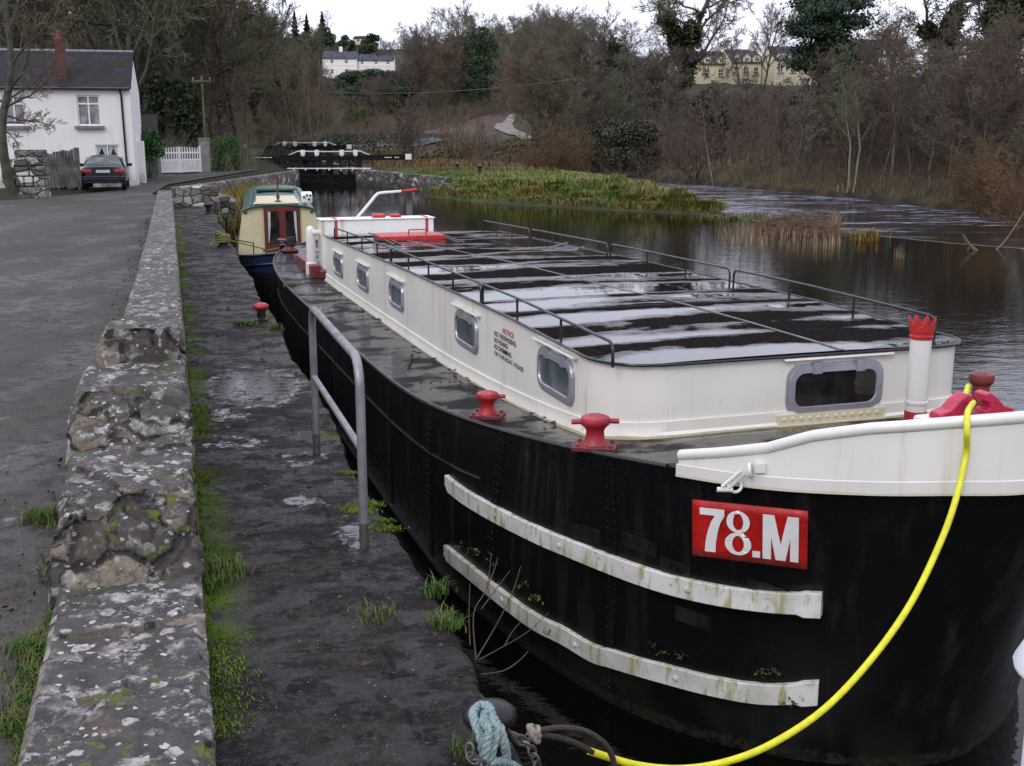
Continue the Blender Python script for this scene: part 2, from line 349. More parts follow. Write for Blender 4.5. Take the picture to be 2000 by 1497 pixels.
def mk_ground():
    m = Mat('ground_cover'); p = m.pos('World')
    a = m.n('ShaderNodeVertexColor', layer_name='Col').outputs[0]
    n = m.noise(.6, p, 8, .7); f = m.noise(6, p, 6, .7)
    c = m.mix(m.ramp(n, .35, .68), a, m.mix(.55, a, (.012, .011, .008)))
    c = m.mix(m.ramp(f, .45, .7, 0, .6), c, m.mix(.5, c, (.09, .065, .035)))
    m.set(color=c, rough=.9, spec=.2, normal=m.bump(f, .8, .2)); return m.m
def mk_leaf(name, c1, c2, scale=1.5, rough=.55):
    m = Mat(name); p = m.pos('World'); n = m.noise(scale, p, 4)
    r = m.n('ShaderNodeNewGeometry').outputs['Random Per Island']
    c = m.mix(m.ramp(n, .35, .65), c1, c2); c = m.mix(m.ramp(r, 0, 1, 0, .6), c, tuple(x * .35 for x in c1))
    m.set(color=c, rough=rough, spec=.3); return m.m
def mk_grass(name, cols, scale=.5):
    m = Mat(name); p = m.pos('World'); r = m.n('ShaderNodeNewGeometry').outputs['Random Per Island']
    n = m.noise(scale, p, 5, .6); n2 = m.noise(scale * .6, m.pos('World', (1, 1, 1), (5, 8, 3)), 3)
    c = m.mix(m.ramp(n, .42, .58), cols[0], cols[1]); c = m.mix(m.ramp(n2, .52, .64), c, cols[2])
    c = m.mix(m.ramp(r, .0, 1, 0, .55), c, tuple(x * .3 for x in cols[0]))
    m.set(color=c, rough=.65, spec=.25); return m.m
def mk_slate(name='slate', c1=(.03, .028, .033), c2=(.055, .05, .058)):
    m = Mat(name); p = m.pos()
    b = m.n('ShaderNodeTexBrick', {'Vector': m.n('ShaderNodeMapping', {'Vector': p, 'Rotation': (R(90), 0, 0)}).outputs[0], 'Scale': 1, 'Brick Width': .35, 'Row Height': .16, 'Mortar Size': .008, 'Color1': c1, 'Color2': c2, 'Mortar': (.015, .015, .016)})
    m.set(color=m.mix(m.ramp(m.noise(1.2, p, 5), .4, .7), b.outputs[0], (.02, .02, .017)), rough=.85, spec=.15, normal=m.bump(b.outputs[1], -.3, .02)); return m.m
def mk_render(name, c, dirt=.5):
    m = Mat(name); p = m.pos(); s = m.noise(1, m.pos('Object', (3, 3, .35)), 6, .6); z = m.xyz(p)[2]
    k = m.mix(m.ramp(s, .5, .75, 0, dirt), c, tuple(x * .72 for x in c))
    k = m.mix(m.math('MULTIPLY', m.ramp(z, .9, 0), m.ramp(m.noise(2, p, 5), .4, .65)), k, (.33, .33, .25))
    m.set(color=k, rough=.8, normal=m.bump(m.noise(15, p, 5), .25, .02)); return m.m
X = {}
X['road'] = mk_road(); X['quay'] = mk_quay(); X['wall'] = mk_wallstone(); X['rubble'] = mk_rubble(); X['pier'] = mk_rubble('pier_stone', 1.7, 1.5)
X['cabin'] = mk_white('cabin_cream_paint', (.72, .695, .62), 1.3, None); X['white'] = mk_white('white_paint', (.70, .70, .69), .35)
X['bulwark'] = mk_white('bulwark_white_paint', (.68, .66, .61), 1.2); X['railw'] = mk_rail_white()
X['roof'] = mk_roof(); X['deck'] = mk_deck(); X['hull'] = mk_hull(); X['red'] = mk_red(); X['signred'] = mk_red('sign_red', (.5, .012, .01), .35)
X['bred'] = mk_red('bright_red_paint', (.46, .024, .02), .4); X['dred'] = mk_red('dark_red_paint', (.17, .02, .022), .4); X['pink'] = mk_red('crimson_paint', (.5, .015, .06), .3)
X['black'] = simple('black_paint', (.008, .008, .009), (.016, .015, .015), 10, .32)
X['blackwood'] = simple('black_timber', (.006, .006, .006), (.012, .011, .010), 6, .8, .3, 0, .15)
X['alu'] = simple('aluminium_frame', (.42, .42, .46), (.33, .33, .37), 12, .38, 0, .55)
X['galv'] = simple('galvanised_steel', (.27, .27, .275), (.17, .17, .175), 9, .45, .08, .6)
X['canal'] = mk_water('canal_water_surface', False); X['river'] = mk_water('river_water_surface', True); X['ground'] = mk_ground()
def glassmat(name, c, c2, r=.06):
    m = Mat(name); m.set(color=m.mix(m.ramp(m.noise(3.5, m.pos('Object', (1, 1, .6)), 4), .35, .7), c, c2), rough=r, spec=.6); return m.m
X['glass'] = glassmat('cabin_glass', (.06, .075, .082), (.15, .17, .18), .12); X['glassd'] = glassmat('dark_glass', (.006, .006, .007), (.03, .027, .024), .05)
X['hglass'] = glassmat('house_glass', (.12, .115, .12), (.3, .29, .29), .15); X['cglass'] = glassmat('car_glass', (.03, .05, .05), (.10, .15, .14), .08)
X['yrope'] = simple('yellow_hose', (.66, .64, .010), (.56, .53, .012), 22, .45, .3)
X['brope'] = simple('brown_rope', (.03, .018, .014), (.018, .012, .01), 30, .7, .4)
X['grope'] = simple('pale_green_rope', (.27, .36, .36), (.17, .23, .23), 40, .8, .6)
X['yelrope'] = simple('olive_yellow_rope', (.2, .19, .03), (.11, .10, .03), 40, .8, .5)
X['chain'] = simple('rusty_chain', (.16, .15, .15), (.08, .06, .05), 30, .5, .2, .6)
X['iron'] = simple('dark_iron', (.010, .010, .014), (.018, .016, .017), 14, .34, .15, 0, .3)
X['house'] = mk_render('white_render', (.71, .695, .67), .45); X['cream'] = mk_render('cream_render', (.62, .55, .37)); X['villa'] = mk_render('villa_render', (.8, .78, .72), .25)
X['slate'] = mk_slate('slate', (.018, .016, .019), (.032, .029, .033)); X['bslate'] = mk_slate('blue_slate', (.07, .07, .10), (.10, .10, .14))
X['upvc'] = simple('window_white', (.75, .75, .76), (.65, .65, .66), 5, .4); X['greyp'] = simple('grey_sill', (.17, .18, .19), (.12, .13, .14), 6, .6)
X['curtain'] = simple('curtain_cloth', (.45, .46, .46), (.32, .33, .34), 6, .9)
X['brick'] = simple('chimney_brick', (.095, .03, .022), (.055, .02, .016), 7, .8, .3); X['pot'] = simple('clay_pot', (.2, .06, .035), None, 8, .7)
X['conc'] = simple('grey_concrete', (.2, .19, .18), (.12, .115, .105), 3, .85, .3, kind='World')
X['board'] = simple('grey_boards', (.12, .12, .105), (.045, .05, .036), 2.5, .8, .4, kind='World')
X['log'] = simple('sawn_logs', (.20, .10, .04), (.09, .05, .025), 6, .8, .3)
X['brush'] = simple('dead_brush', (.17, .105, .065), (.10, .06, .04), 6, .9)
X['car'] = simple('car_paint', (.003, .007, .010), (.004, .009, .013), 2, .22); X['tyre'] = simple('rubber', (.012, .012, .012), None, 9, .8)
X['lamp'] = simple('lamp_red', (.5, .035, .012), (.32, .02, .01), 14, .25); X['plate'] = simple('plate_white', (.6, .6, .56), (.35, .35, .34), 30, .5)
X['ncream'] = simple('boat_cream', (.56, .51, .30), (.50, .45, .27), 3, .4); X['ngreen'] = simple('boat_green', (.012, .065, .040), (.010, .048, .03), 4, .35)
X['nblue'] = simple('boat_blue', (.012, .025, .085), (.01, .018, .05), 4, .35); X['maroon'] = simple('door_maroon', (.13, .018, .012), (.08, .012, .01), 6, .4)
X['bark'] = simple('dark_bark', (.075, .066, .052), (.04, .035, .027), 3, .9, .5, kind='World'); X['barkp'] = simple('pale_bark', (.17, .165, .12), (.09, .09, .06), 2.5, .85, .4, kind='World')
X['barkm'] = simple('mossy_bark', (.085, .09, .04), (.05, .045, .03), 2, .9, .4, kind='World')
X['twr'] = simple('red_brown_twigs', (.118, .077, .064), (.07, .048, .04), .7, .9, kind='World'); X['twb'] = simple('brown_twigs', (.165, .118, .076), (.095, .072, .048), .4, .9, kind='World')
X['twg'] = simple('grey_twigs', (.165, .138, .115), (.10, .086, .07), .4, .9, kind='World'); X['two'] = simple('orange_twigs', (.15, .085, .038), (.09, .055, .027), .8, .9, kind='World')
X['twm'] = simple('mossy_twigs', (.135, .135, .075), (.082, .082, .05), .5, .9, kind='World')
X['ivy'] = mk_leaf('ivy_leaf', (.026, .040, .015), (.048, .068, .024)); X['conifer'] = mk_leaf('conifer_needles', (.010, .020, .013), (.022, .036, .022)); X['pine'] = mk_leaf('pine_needles', (.022, .046, .026), (.05, .085, .045))
X['hedge'] = mk_leaf('hedge_leaf', (.022, .085, .014), (.045, .13, .022)); X['laurel'] = mk_leaf('laurel_leaf', (.026, .056, .024), (.05, .095, .036)); X['olive'] = mk_leaf('olive_leaf', (.035, .042, .018), (.06, .062, .028)); X['bramble'] = mk_leaf('bramble_leaf', (.045, .04, .018), (.075, .05, .025))
X['gorse'] = mk_leaf('bright_shrub_leaf', (.05, .08, .015), (.09, .12, .02))
X['grass'] = mk_grass('fresh_grass', [(.07, .15, .018), (.13, .13, .04), (.05, .12, .014)], 8); X['isl'] = mk_grass('bank_grass', [(.15, .21, .04), (.24, .22, .06), (.36, .26, .085)], .5)
X['dead'] = mk_grass('dead_grass', [(.20, .14, .055), (.15, .11, .04), (.10, .11, .03)], .25); X['reed'] = mk_grass('dry_reed', [(.32, .23, .13), (.25, .18, .10), (.38, .29, .17)], 1); X['sedge'] = mk_grass('sedge', [(.16, .15, .03), (.22, .13, .03), (.10, .12, .025)], .6)
X['moss'] = mk_grass('moss', [(.12, .20, .014), (.08, .13, .01), (.16, .22, .02)], 4)
X['court'] = simple('court_surface', (.02, .045, .04), (.03, .06, .055), .6, .6, kind='World'); X['mesh'] = simple('green_mesh', (.012, .05, .035), None, 3, .6)
X['path'] = simple('gravel_path', (.22, .19, .17), (.16, .14, .125), 1, .9, .3, kind='World'); X['pole'] = simple('tarred_pole', (.05, .03, .028), (.03, .02, .018), 4, .8); X['wire'] = simple('wire', (.05, .085, .065), None, 3, .5)
X['bluedoor'] = simple('blue_door', (.06, .07, .2), None, 3, .4)
X['txtb'] = simple('black_lettering', (.02, .02, .022), None, 5, .5); X['txtr'] = simple('red_lettering', (.5, .02, .02), None, 5, .5); X['txtw'] = simple('white_lettering', (.8, .8, .78), (.72, .72, .7), 8, .45)
X['leafdry'] = simple('dry_leaves', (.07, .03, .02), (.03, .016, .012), 9, .7)
X['slag'] = simple('wet_debris', (.02, .014, .012), (.01, .008, .008), 20, .5, .5)
# ---------------------------------------------------------------- terrain
LEFT = [(3.8, -12), (-.55, 4.5), (-9.75, 36), (-10.3, 38), (-13.2, 44), (-14.9, 52), (-15.1, 80.5), (-21.9, 105), (-10, 107), (-20, 140), (-60, 220), (-400, 400), (-400, -60), (3.8, -60)]
ISLE = [(-9.9, 80.8), (-3.5, 71.5), (-5.0, 66.2), (-2.5, 61.8), (0, 58.2), (2.2, 56.3), (4.7, 54.2), (7.0, 52.5), (8.9, 51), (9.5, 52.3), (8.8, 60), (7.4, 71), (3.3, 90), (-5, 108), (-18, 133), (-60, 215), (-60, 150), (-16.2, 105)]
RIGHT = [(90, -40), (70, 0), (50, 18), (34, 36), (27, 45), (22.9, 51.7), (21.4, 57), (19.8, 66), (17.8, 73), (14.1, 82), (11.6, 90), (9.3, 100), (2.5, 114), (-8, 128), (-25, 146), (-400, 160), (-400, 900), (900, 900), (900, -40)]
def sdist(x, y, poly):
    P = np.array(poly, float); Q = np.roll(P, -1, 0); d = np.full(x.shape, 1e9); ins = np.zeros(x.shape, bool)
    for (ax, ay), (bx, by) in zip(P, Q):
        vx, vy = bx - ax, by - ay; L2 = vx * vx + vy * vy
        t = np.clip(((x - ax) * vx + (y - ay) * vy) / L2, 0, 1)
        d = np.minimum(d, np.hypot(x - ax - t * vx, y - ay - t * vy))
        c = ((ay > y) != (by > y))
        with np.errstate(divide='ignore', invalid='ignore'):
            ins ^= c & (x < (bx - ax) * (y - ay) / (by - ay if by != ay else 1e-9) + ax)
    return np.where(ins, d, -d)
def S(t): t = np.clip(t, 0, 1); return t * t * (3 - 2 * t)
def wob(x, y, s, seed=0.0):
    return np.sin(x * s + 1.3 + seed) * np.sin(y * s * 1.13 + .7 + seed * 2) + .5 * np.sin(x * s * 2.3 + y * s * 1.7 + seed)
def terrain(x, y):
    x = np.asarray(x, float); y = np.asarray(y, float)
    dl, di, dr = sdist(x, y, LEFT), sdist(x, y, ISLE), sdist(x, y, RIGHT)
    zl = np.where(dl > 0, 1.15 + 11 * S((y - 64) / 70) * S((-x - 19 - .05 * np.maximum(y - 66, 0)) / 22) + 10 * S((y - 90) / 170) * S((-x - 30) / 60), -1.2 + .0 * x)
    zi = np.where(di > 0, .15 + .8 * S(di / 3.2) + .22 * wob(x, y, 1.1) * S(di / 1.5) * (1 - S((y - 58) / 12)), np.maximum(-1.2, .15 + di * .8))
    zr = np.where(dr > 0, .15 + 1.0 * S(dr / 2.5) + .15 * wob(x, y, .7, 2) * S(dr / 3) + 10.8 * np.clip((dr - 6) / 98, 0, 1) * S((x + 30) / 46), np.maximum(-1.2, .15 + dr * .7))
    z = np.maximum(np.maximum(zl, zi), zr)
    hill = 44 * S((y - 150) / 520) + 6 * S((y - 190) / 200) * S((-x - 60) / 60)
    far = S((y - 60) / 60)
    hill = hill * (1 - .8 * S((x - 10) / 90))
    return z + hill + .5 * wob(x, y, .09, 1) * far * (z > 1)
def tz(x, y): return float(terrain(np.array([x]), np.array([y]))[0])
_gx, _gy = np.arange(-300, 301, 1.5), np.arange(20, 700, 1.5)
_gz = terrain(*np.meshgrid(_gx, _gy)).tolist()
def tz1(x, y):                                               # quick bilinear look-up of the terrain
    u, v = (x + 300) / 1.5, (y - 20) / 1.5; i, j = int(u), int(v)
    if u < 0 or v < 0 or i >= len(_gx) - 1 or j >= len(_gy) - 1: return tz(x, y)
    u -= i; v -= j; a, b = _gz[j], _gz[j + 1]
    return (a[i] * (1 - u) + a[i + 1] * u) * (1 - v) + (b[i] * (1 - u) + b[i + 1] * u) * v
def gh(px, py, t0=24.0):
    d = ray(px, py); t = t0
    while t < 1200:
        p = Vector((d.x * t, d.y * t, CAMZ + d.z * t))
        if p.z < tz1(p.x, p.y): return p
        t += .5 + t * .004
    return Vector((d.x * 600, d.y * 600, CAMZ + d.z * 600))
def ground_sheet():
    xs = np.unique(np.concatenate([np.arange(-46, 46, .6), np.arange(-150, 150.1, 4), np.linspace(-600, 800, 50)]))
    ys = np.unique(np.concatenate([np.arange(-6, 112, .6), np.arange(112, 300, 3.5), np.linspace(-60, 1500, 60)]))
    gx, gy = np.meshgrid(xs, ys); gz = terrain(gx, gy)
    V = np.stack([gx.ravel(), gy.ravel(), gz.ravel()], 1); nx, ny = len(xs), len(ys)
    i = np.arange(nx * ny).reshape(ny, nx)
    F = np.stack([i[:-1, :-1].ravel(), i[:-1, 1:].ravel(), i[1:, 1:].ravel(), i[1:, :-1].ravel()], 1)
    me = np_mesh('ground', V, F, True)
    x, y = V[:, 0], V[:, 1]; dl, di, dr = sdist(x, y, LEFT), sdist(x, y, ISLE), sdist(x, y, RIGHT)
    C = np.tile(np.array([.05, .042, .027]), (len(V), 1))                    # wooded slopes
    C[(dl > 0)] = (.035, .033, .02)
    C[(dl > 0) & (y > 104)] = (.055, .046, .03); C[(dr > 20) & (x > -2) & (x < 26) & (y > 105) & (y < 200)] = (.055, .065, .025); C[(dr > -.5) & (dr < 1.3) & (y < 100)] = (.012, .01, .008)  # near-black waterline strip paints the shade under the far bank into the ground
    C[(di > 0)] = (.06, .075, .022); C[(di > 0) & (y > 60)] = (.06, .13, .02); C[(di > 0) & (y > 84)] = (.08, .065, .03)
    C[(dr > 0) & (dr < 13) & (y < 150)] = (.075, .055, .025)
    FP = [gh(*q, 100) for q in ((815, 262), (1000, 268), (1008, 226), (930, 226), (825, 240))]; fld = sdist(x, y, [(q.x, q.y) for q in FP]) > 0; C[fld] = (.115, .078, .062)
    C[(dr > 84) & (y < 260) & (x > 6)] = (.05, .08, .02)
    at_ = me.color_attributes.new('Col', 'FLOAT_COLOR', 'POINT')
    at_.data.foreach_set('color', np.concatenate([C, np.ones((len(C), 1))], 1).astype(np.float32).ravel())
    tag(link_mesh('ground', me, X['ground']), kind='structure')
ground_sheet()
# water: the calm canal pool above the weir line and the broken river beyond it
WEIR = [(8.7, 51.3), (10.6, 46.4), (12.4, 41.8), (15.0, 37.6), (18.5, 34.0), (24, 29), (36, 19), (60, 0)]
def flat(name, poly, z, mat):
    bm = bmesh.new(); vs = [bm.verts.new((x, y, z)) for x, y in poly]; bm.faces.new(vs)
    bmesh.ops.triangulate(bm, faces=bm.faces[:]); bmesh.ops.recalc_face_normals(bm, faces=bm.faces[:])
    for f in bm.faces:
        if f.normal.z < 0: f.normal_flip()
    me = bpy.data.meshes.new(name); bm.to_mesh(me); bm.free(); return link_mesh(name, me, mat)
tag(flat('canal_water', WEIR + [(60, -30), (-20, -30), (-30, 110), (-8, 110), (-8, 82), (-1, 70), (4, 58)], 0, X['canal']), kind='structure')
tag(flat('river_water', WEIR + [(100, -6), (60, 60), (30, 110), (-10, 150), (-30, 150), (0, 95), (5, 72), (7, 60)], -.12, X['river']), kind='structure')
w = MB()
rows = []
wc = catmull([(x, y, 0) for x, y in WEIR[:6]], 14)
for i, p in enumerate(wc):
    d = (wc[min(i + 1, len(wc) - 1)] - wc[max(i - 1, 0)]).normalized(); n = Vector((-d.y, d.x, 0))
    j = .06 * math.sin(i * 1.7) + .05 * math.sin(i * .6)
    rows.append([p - n * (.30 - j) + Vector((0, 0, -.06)), p - n * (.22 - j) + Vector((0, 0, -.012)), p + n * (.16 + j) + Vector((0, 0, .006)), p + n * (.34 + j) + Vector((0, 0, -.14))])
w.grid(rows)
o = w.build('weir', X['slag']); tag(o, 'long low dark weir sill between the calm canal pool and the rough river', 'weir')
# ---------------------------------------------------------------- road, quay, stone walls
def conform(name, poly, lift, mat, step=1.2):
    bm = bmesh.new(); bm.faces.new([bm.verts.new((x, y, 0)) for x, y in poly])
    xs = [p[0] for p in poly]; ys = [p[1] for p in poly]
    for a, b, nrm in ((min(xs), max(xs), (1, 0, 0)), (min(ys), max(ys), (0, 1, 0))):
        k = int((b - a) / step)
        for i in range(1, k):
            c = a + (b - a) * i / k
            bmesh.ops.bisect_plane(bm, geom=bm.verts[:] + bm.edges[:] + bm.faces[:], plane_co=Vector(nrm) * c, plane_no=nrm)
    for v in bm.verts: v.co.z = tz(v.co.x, v.co.y) + lift
    bmesh.ops.recalc_face_normals(bm, faces=bm.faces[:])
    if sum(f.normal.z for f in bm.faces) < 0:
        for f in bm.faces: f.normal_flip()
    me = bpy.data.meshes.new(name); bm.to_mesh(me); bm.free(); return link_mesh(name, me, mat)
tag(conform('road', [(-1.5, -8), (-1.55, 3), (-2.35, 7.2), (-10.9, 37.0), (-11.6, 39.2), (-14.2, 46), (-15.9, 54), (-16.1, 74), (-17.8, 82), (-19.6, 81), (-18.6, 73), (-18.2, 66.2), (-21, 66), (-21, 64), (-17.2, 54.4), (-16.6, 47), (-18, 41.5), (-26, 39.5), (-26, -8)], .06, X['road'], 1.6), kind='structure')
QA = math.atan2(8.91, 30.5)                                  # heading of the quay, turned left of straight ahead
Q0 = (-1.147 + .003, 4.03)
quay = MB(); rows = []
QY = list(np.arange(-6.5, -.6, .3)) + list(np.arange(-.6, 9, .024)) + list(np.arange(9, 34.6, .12))
for y in QY:
    e = 1.155 + .022 * mnoise.noise((y * .9, 1, 2)) + .03 * mnoise.noise((y * 4.1, 7, 2)) + (.03 * math.sin(y * 1.3) if y > 0 else 0)
    xs = list(np.linspace(-.1, e - .04, 44)) + [e - .012, e, e - .01, e + .01, e + .03]
    r = []
    for k, x in enumerate(xs):
        q = Vector((x, y, 0)); pd = max(0, 1 - ((x - .63) / .55) ** 2 - ((y - 6.85) / 1.0) ** 2) + max(0, 1 - ((x - .67) / .2) ** 2 - ((y - 3.15) / .25) ** 2)
        fl = mnoise.noise((x * 4.2, y * 5.5, 1)); fl = (abs(fl) ** .7) * (1 if fl > 0 else -1)
        z = 1.25 + (.010 * mnoise.noise((x * 2, y * 1.2, 0)) + .0050 * fl + .005 * mnoise.noise((x * 11, y * 13, 3)) + .003 * mnoise.noise((x * 28, y * 34, 6))) * (1 - min(1, pd * 1.6))
        if k >= 44: z = [1.238, 1.2, .8, .3, -1.25][k - 44]
        if k >= 45: x += .035 * mnoise.noise((y * 3, z * 5, 4))
        r.append((x, y, z))
    rows.append(r)
quay.grid(rows, True, True)
y = QY[-1]
quay.add([(-.1, y, 1.25), (1.12, y, 1.25), (1.15, y, -1.2), (-.1, y, -1.2)], [(0, 1, 2, 3)])
qo = quay.build('quay', X['quay']); qo.location = (Q0[0], Q0[1], 0); qo.rotation_euler = (0, 0, QA); tag(qo, kind='structure')
def qw(x, y, z=1.25):                                        # quay coordinates to world
    return Vector((Q0[0] + x * math.cos(QA) - y * math.sin(QA), Q0[1] + x * math.sin(QA) + y * math.cos(QA), z))
# parapet wall: a stepped run of lichen-covered stones
PROF = [(-9, 1.42), (1.74, 1.375), (1.80, 1.40), (1.98, 1.62), (2.12, 1.71), (2.25, 1.745), (3.0, 1.765), (3.06, 1.79), (3.42, 1.965), (3.55, 2.02), (4.22, 2.06), (4.25, 2.06), (4.275, 2.25), (4.31, 2.285), (5.5, 2.235), (8.5, 2.14), (16, 2.0), (34.3, 1.80)]
WID = [(-9, .72), (1.8, .72), (3.8, .72), (4.24, .70), (4.26, .58), (4.9, .57), (5.0, .47), (34.3, .46)]
def wall_mesh():
    ss = list(np.arange(-6, 0, .07)) + list(np.arange(0, 5.2, .02)) + list(np.arange(5.2, 12, .09)) + list(np.arange(12, 34.31, .25))
    rows = []
    for s in ss:
        zt = interp(s, PROF); wd = interp(s, WID); row = []
        prof = [(0.0, 1.0), (0.0, 1.25)] + [(0, 1.25 + (zt - 1.25) * k / 5) for k in range(1, 5)] + [(-.012, zt - .02), (-.04, zt)]
        n = 34; prof += [(-.04 - (wd - .08) * k / n, zt) for k in range(1, n + 1)]
        prof += [(-wd + .012, zt - .03)] + [(-wd, zt - .03 - (zt - 1.1) * k / 5) for k in range(1, 6)]
        for x, z in prof:
            q = Vector((x * 1.0, s, z)); st = mnoise.noise(q * 2.6) * .5 + .5
            cell = 0 if False else mnoise.cell(Vector((x * 2.2 + 3 * mnoise.noise(q * 1.1), s * 2.0 + 2 * mnoise.noise(q * 1.3 + Vector((4, 4, 4))), 3)))
            d = .016 * mnoise.noise(q * 2.6) + .012 * mnoise.noise(q * 8) + .008 * mnoise.noise(q * 20) + .004 * mnoise.noise(q * 45)
            sl = abs(interp(s + .05, PROF) - interp(s - .05, PROF)) / .1
            if sl > .35 and z > 1.3: d += .05 * (cell - .5) - .05 * max(0, .12 - abs(mnoise.noise(q * 3.4 + Vector((2, 2, 2))))) / .12
            on = 1.0 if z > 1.3 else .4
            row.append((x + (d * .55 if x > -.03 or x < -wd + .03 else 0) * on, s + .02 * mnoise.noise(q * 5), z + (d + .012 * (cell - .5)) * on))
        rows.append(row)
    m = MB(); m.grid(rows, True, True)
    k = len(rows[0]); n = len(m.v)
    m.f.append(tuple(range(k))); m.sm.append(False); m.f.append(tuple(range(n - k, n))[::-1]); m.sm.append(False)
    return m
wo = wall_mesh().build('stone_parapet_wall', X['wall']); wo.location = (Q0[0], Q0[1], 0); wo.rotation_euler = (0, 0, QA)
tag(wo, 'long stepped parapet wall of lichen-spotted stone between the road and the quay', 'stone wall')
# wall closing the far end of the quay
def stone_run(name, p0, p1, th, z0, z1, z1b, mat, label, cat='stone wall', amp=.03):
    p0, p1 = Vector((*p0, 0)), Vector((*p1, 0)); d = p1 - p0; L = d.length; d.normalize(); n = Vector((-d.y, d.x, 0))
    k = max(int(L / .3), 2); rows = []
    for i in range(k + 1):
        t = i / k; p = p0 + d * L * t; zt = z1 + (z1b - z1) * t; r = []
        for off, z in [(0, z0), (0, z0 + (zt - z0) * .3), (0, z0 + (zt - z0) * .6), (0, zt - .05), (.04, zt), (th * .5, zt + .01), (th - .04, zt), (th, zt - .05), (th, z0)]:
            q = p + n * off + Vector((0, 0, z)); e = amp * mnoise.noise(q * 2.3) + amp * .6 * mnoise.noise(q * 6)
            r.append(q + Vector((n.x * e, n.y * e, e)))
        rows.append(r)
    m = MB(); m.grid(rows, True); kk = len(rows[0]); nn = len(m.v)
    m.f.append(tuple(range(kk))); m.sm.append(False); m.f.append(tuple(range(nn - kk, nn))[::-1]); m.sm.append(False)
    return tag(m.build(name, mat), label, cat)
stone_run('stone_end_wall', (-10.85, 37.3), (-9.55, 37.9), .45, -.8, 1.86, 1.9, X['rubble'], 'short mossy wall across the far end of the quay', amp=.04)
stone_run('canal_wall', (-15.0, 79.6), (-14.75, 52.5), .5, -.8, 1.0, 1.22, X['rubble'], 'dark rubble canal wall under the towpath left of the lock gates')
stone_run('canal_wall', (-14.75, 52.4), (-9.6, 38.3), .5, -.8, 1.25, 1.5, X['rubble'], 'mossy rubble bank wall with grassy top beyond the end of the quay')
stone_run('canal_wall', (-3.55, 71.1), (-10.25, 80.4), .55, -.8, .86, 1.05, X['rubble'], 'pale rubble canal wall on the island right of the lock gates')
stone_run('lock_chamber_wall', (-10.3, 81.1), (-16.6, 104.6), .5, -.9, 1.02, 1.02, X['rubble'], 'stone side of the lock chamber seen between the gate beams')
# ---------------------------------------------------------------- barge
BA = R(17.9); BO = (1.93, 7.9, 0)
barge = empty('canal_barge', BO, BA, 'long black steel barge with white cabin moored alongside the quay', 'barge')
def bw(x, y, z): return Vector((BO[0] + x * math.cos(BA) - y * math.sin(BA), BO[1] + x * math.sin(BA) + y * math.cos(BA), z))
def bl(p):
    dx, dy = p[0] - BO[0], p[1] - BO[1]
    return Vector((dx * math.cos(BA) + dy * math.sin(BA), -dx * math.sin(BA) + dy * math.cos(BA), p[2]))
DK = [(0, -2.46, 1.92), (-.2, -2.42, 1.91), (-.42, -2.29, 1.89), (-.75, -2.05, 1.85), (-1.12, -1.66, 1.80), (-1.38, -1.12, 1.74), (-1.55, -.60, 1.68), (-1.70, -.05, 1.62), (-1.88, .9, 1.52), (-2.02, 1.8, 1.45), (-2.09, 2.8, 1.39), (-2.1, 4.5, 1.33), (-2.1, 8, 1.285), (-2.1, 11, 1.26), (-2.06, 13.0, 1.29), (-1.93, 14.4, 1.36), (-1.6, 15.5, 1.43), (-1.0, 16.2, 1.48), (0, 16.5, 1.5)]
MD = [(0, -2.02), (-.22, -1.99), (-.45, -1.87), (-.74, -1.61), (-1.08, -1.31), (-1.34, -.95), (-1.52, -.58), (-1.71, -.1), (-1.94, .7), (-2.06, 1.5), (-2.1, 2.7), (-2.1, 4.5), (-2.1, 8), (-2.1, 11), (-2.03, 12.9), (-1.85, 14.1), (-1.45, 15.1), (-.85, 15.7), (0, 16)]
WL = [(0, -1.84), (-.22, -1.81), (-.46, -1.72), (-.80, -1.53), (-1.14, -1.24), (-1.40, -.89), (-1.59, -.50), (-1.75, .0), (-1.93, .8), (-2.05, 1.6), (-2.08, 2.8), (-2.1, 4.5), (-2.1, 8), (-2.1, 11), (-1.98, 12.7), (-1.7, 13.7), (-1.2, 14.4), (-.6, 14.8), (0, 15)]
NS = 7
cD = catmull(DK, NS); cM = catmull([(x, y, .75) for x, y in MD], NS); cW = catmull([(x, y, 0) for x, y in WL], NS)
def hull_half(z, i):                                          # point of the near side at level z, station i
    D, M_, W = cD[i], cM[i], cW[i]
    if z >= .75: t = (z - .75) / (D.z - .75); a, b = M_, D
    elif z >= 0: t = z / .75; a, b = W, M_
    else: t = 0; a, b = W, W; return Vector((W.x * (1 + z * .35), W.y - z * (.5 if W.y < 5 else -.5), z))
    return Vector((a.x + (b.x - a.x) * t, a.y + (b.y - a.y) * t, z))
nst = len(cD)
def hull_ring(frac):
    h = []
    for i in range(nst):
        z = cD[i].z * frac if frac > 0 else frac
        h.append(hull_half(z, i))
    left = h[::-1]; right = [Vector((-p.x, p.y, p.z)) for p in h[1:]]
    return left + right
hm = MB(); hm.grid([hull_ring(f) for f in (-.8, -.4, -.05, .1, .22, .34, .46, .58, .70, .82, .92, .975, 1.0)], True)
rv = MB()
def rivet(p, n, r=.014):
    n = n.normalized(); a = n.orthogonal().normalized(); b = n.cross(a); vs = []
    for rr, h in ((r, 0), (r * .75, r * .5)):
        for j in range(6): vs.append(p + (a * math.cos(j * 1.047) + b * math.sin(j * 1.047)) * rr + n * h)
    vs.append(p + n * r * .7); b0 = [(j, (j + 1) % 6, 6 + (j + 1) % 6, 6 + j) for j in range(6)] + [(6 + j, 6 + (j + 1) % 6, 12) for j in range(6)]
    hm.add(vs, b0, True)
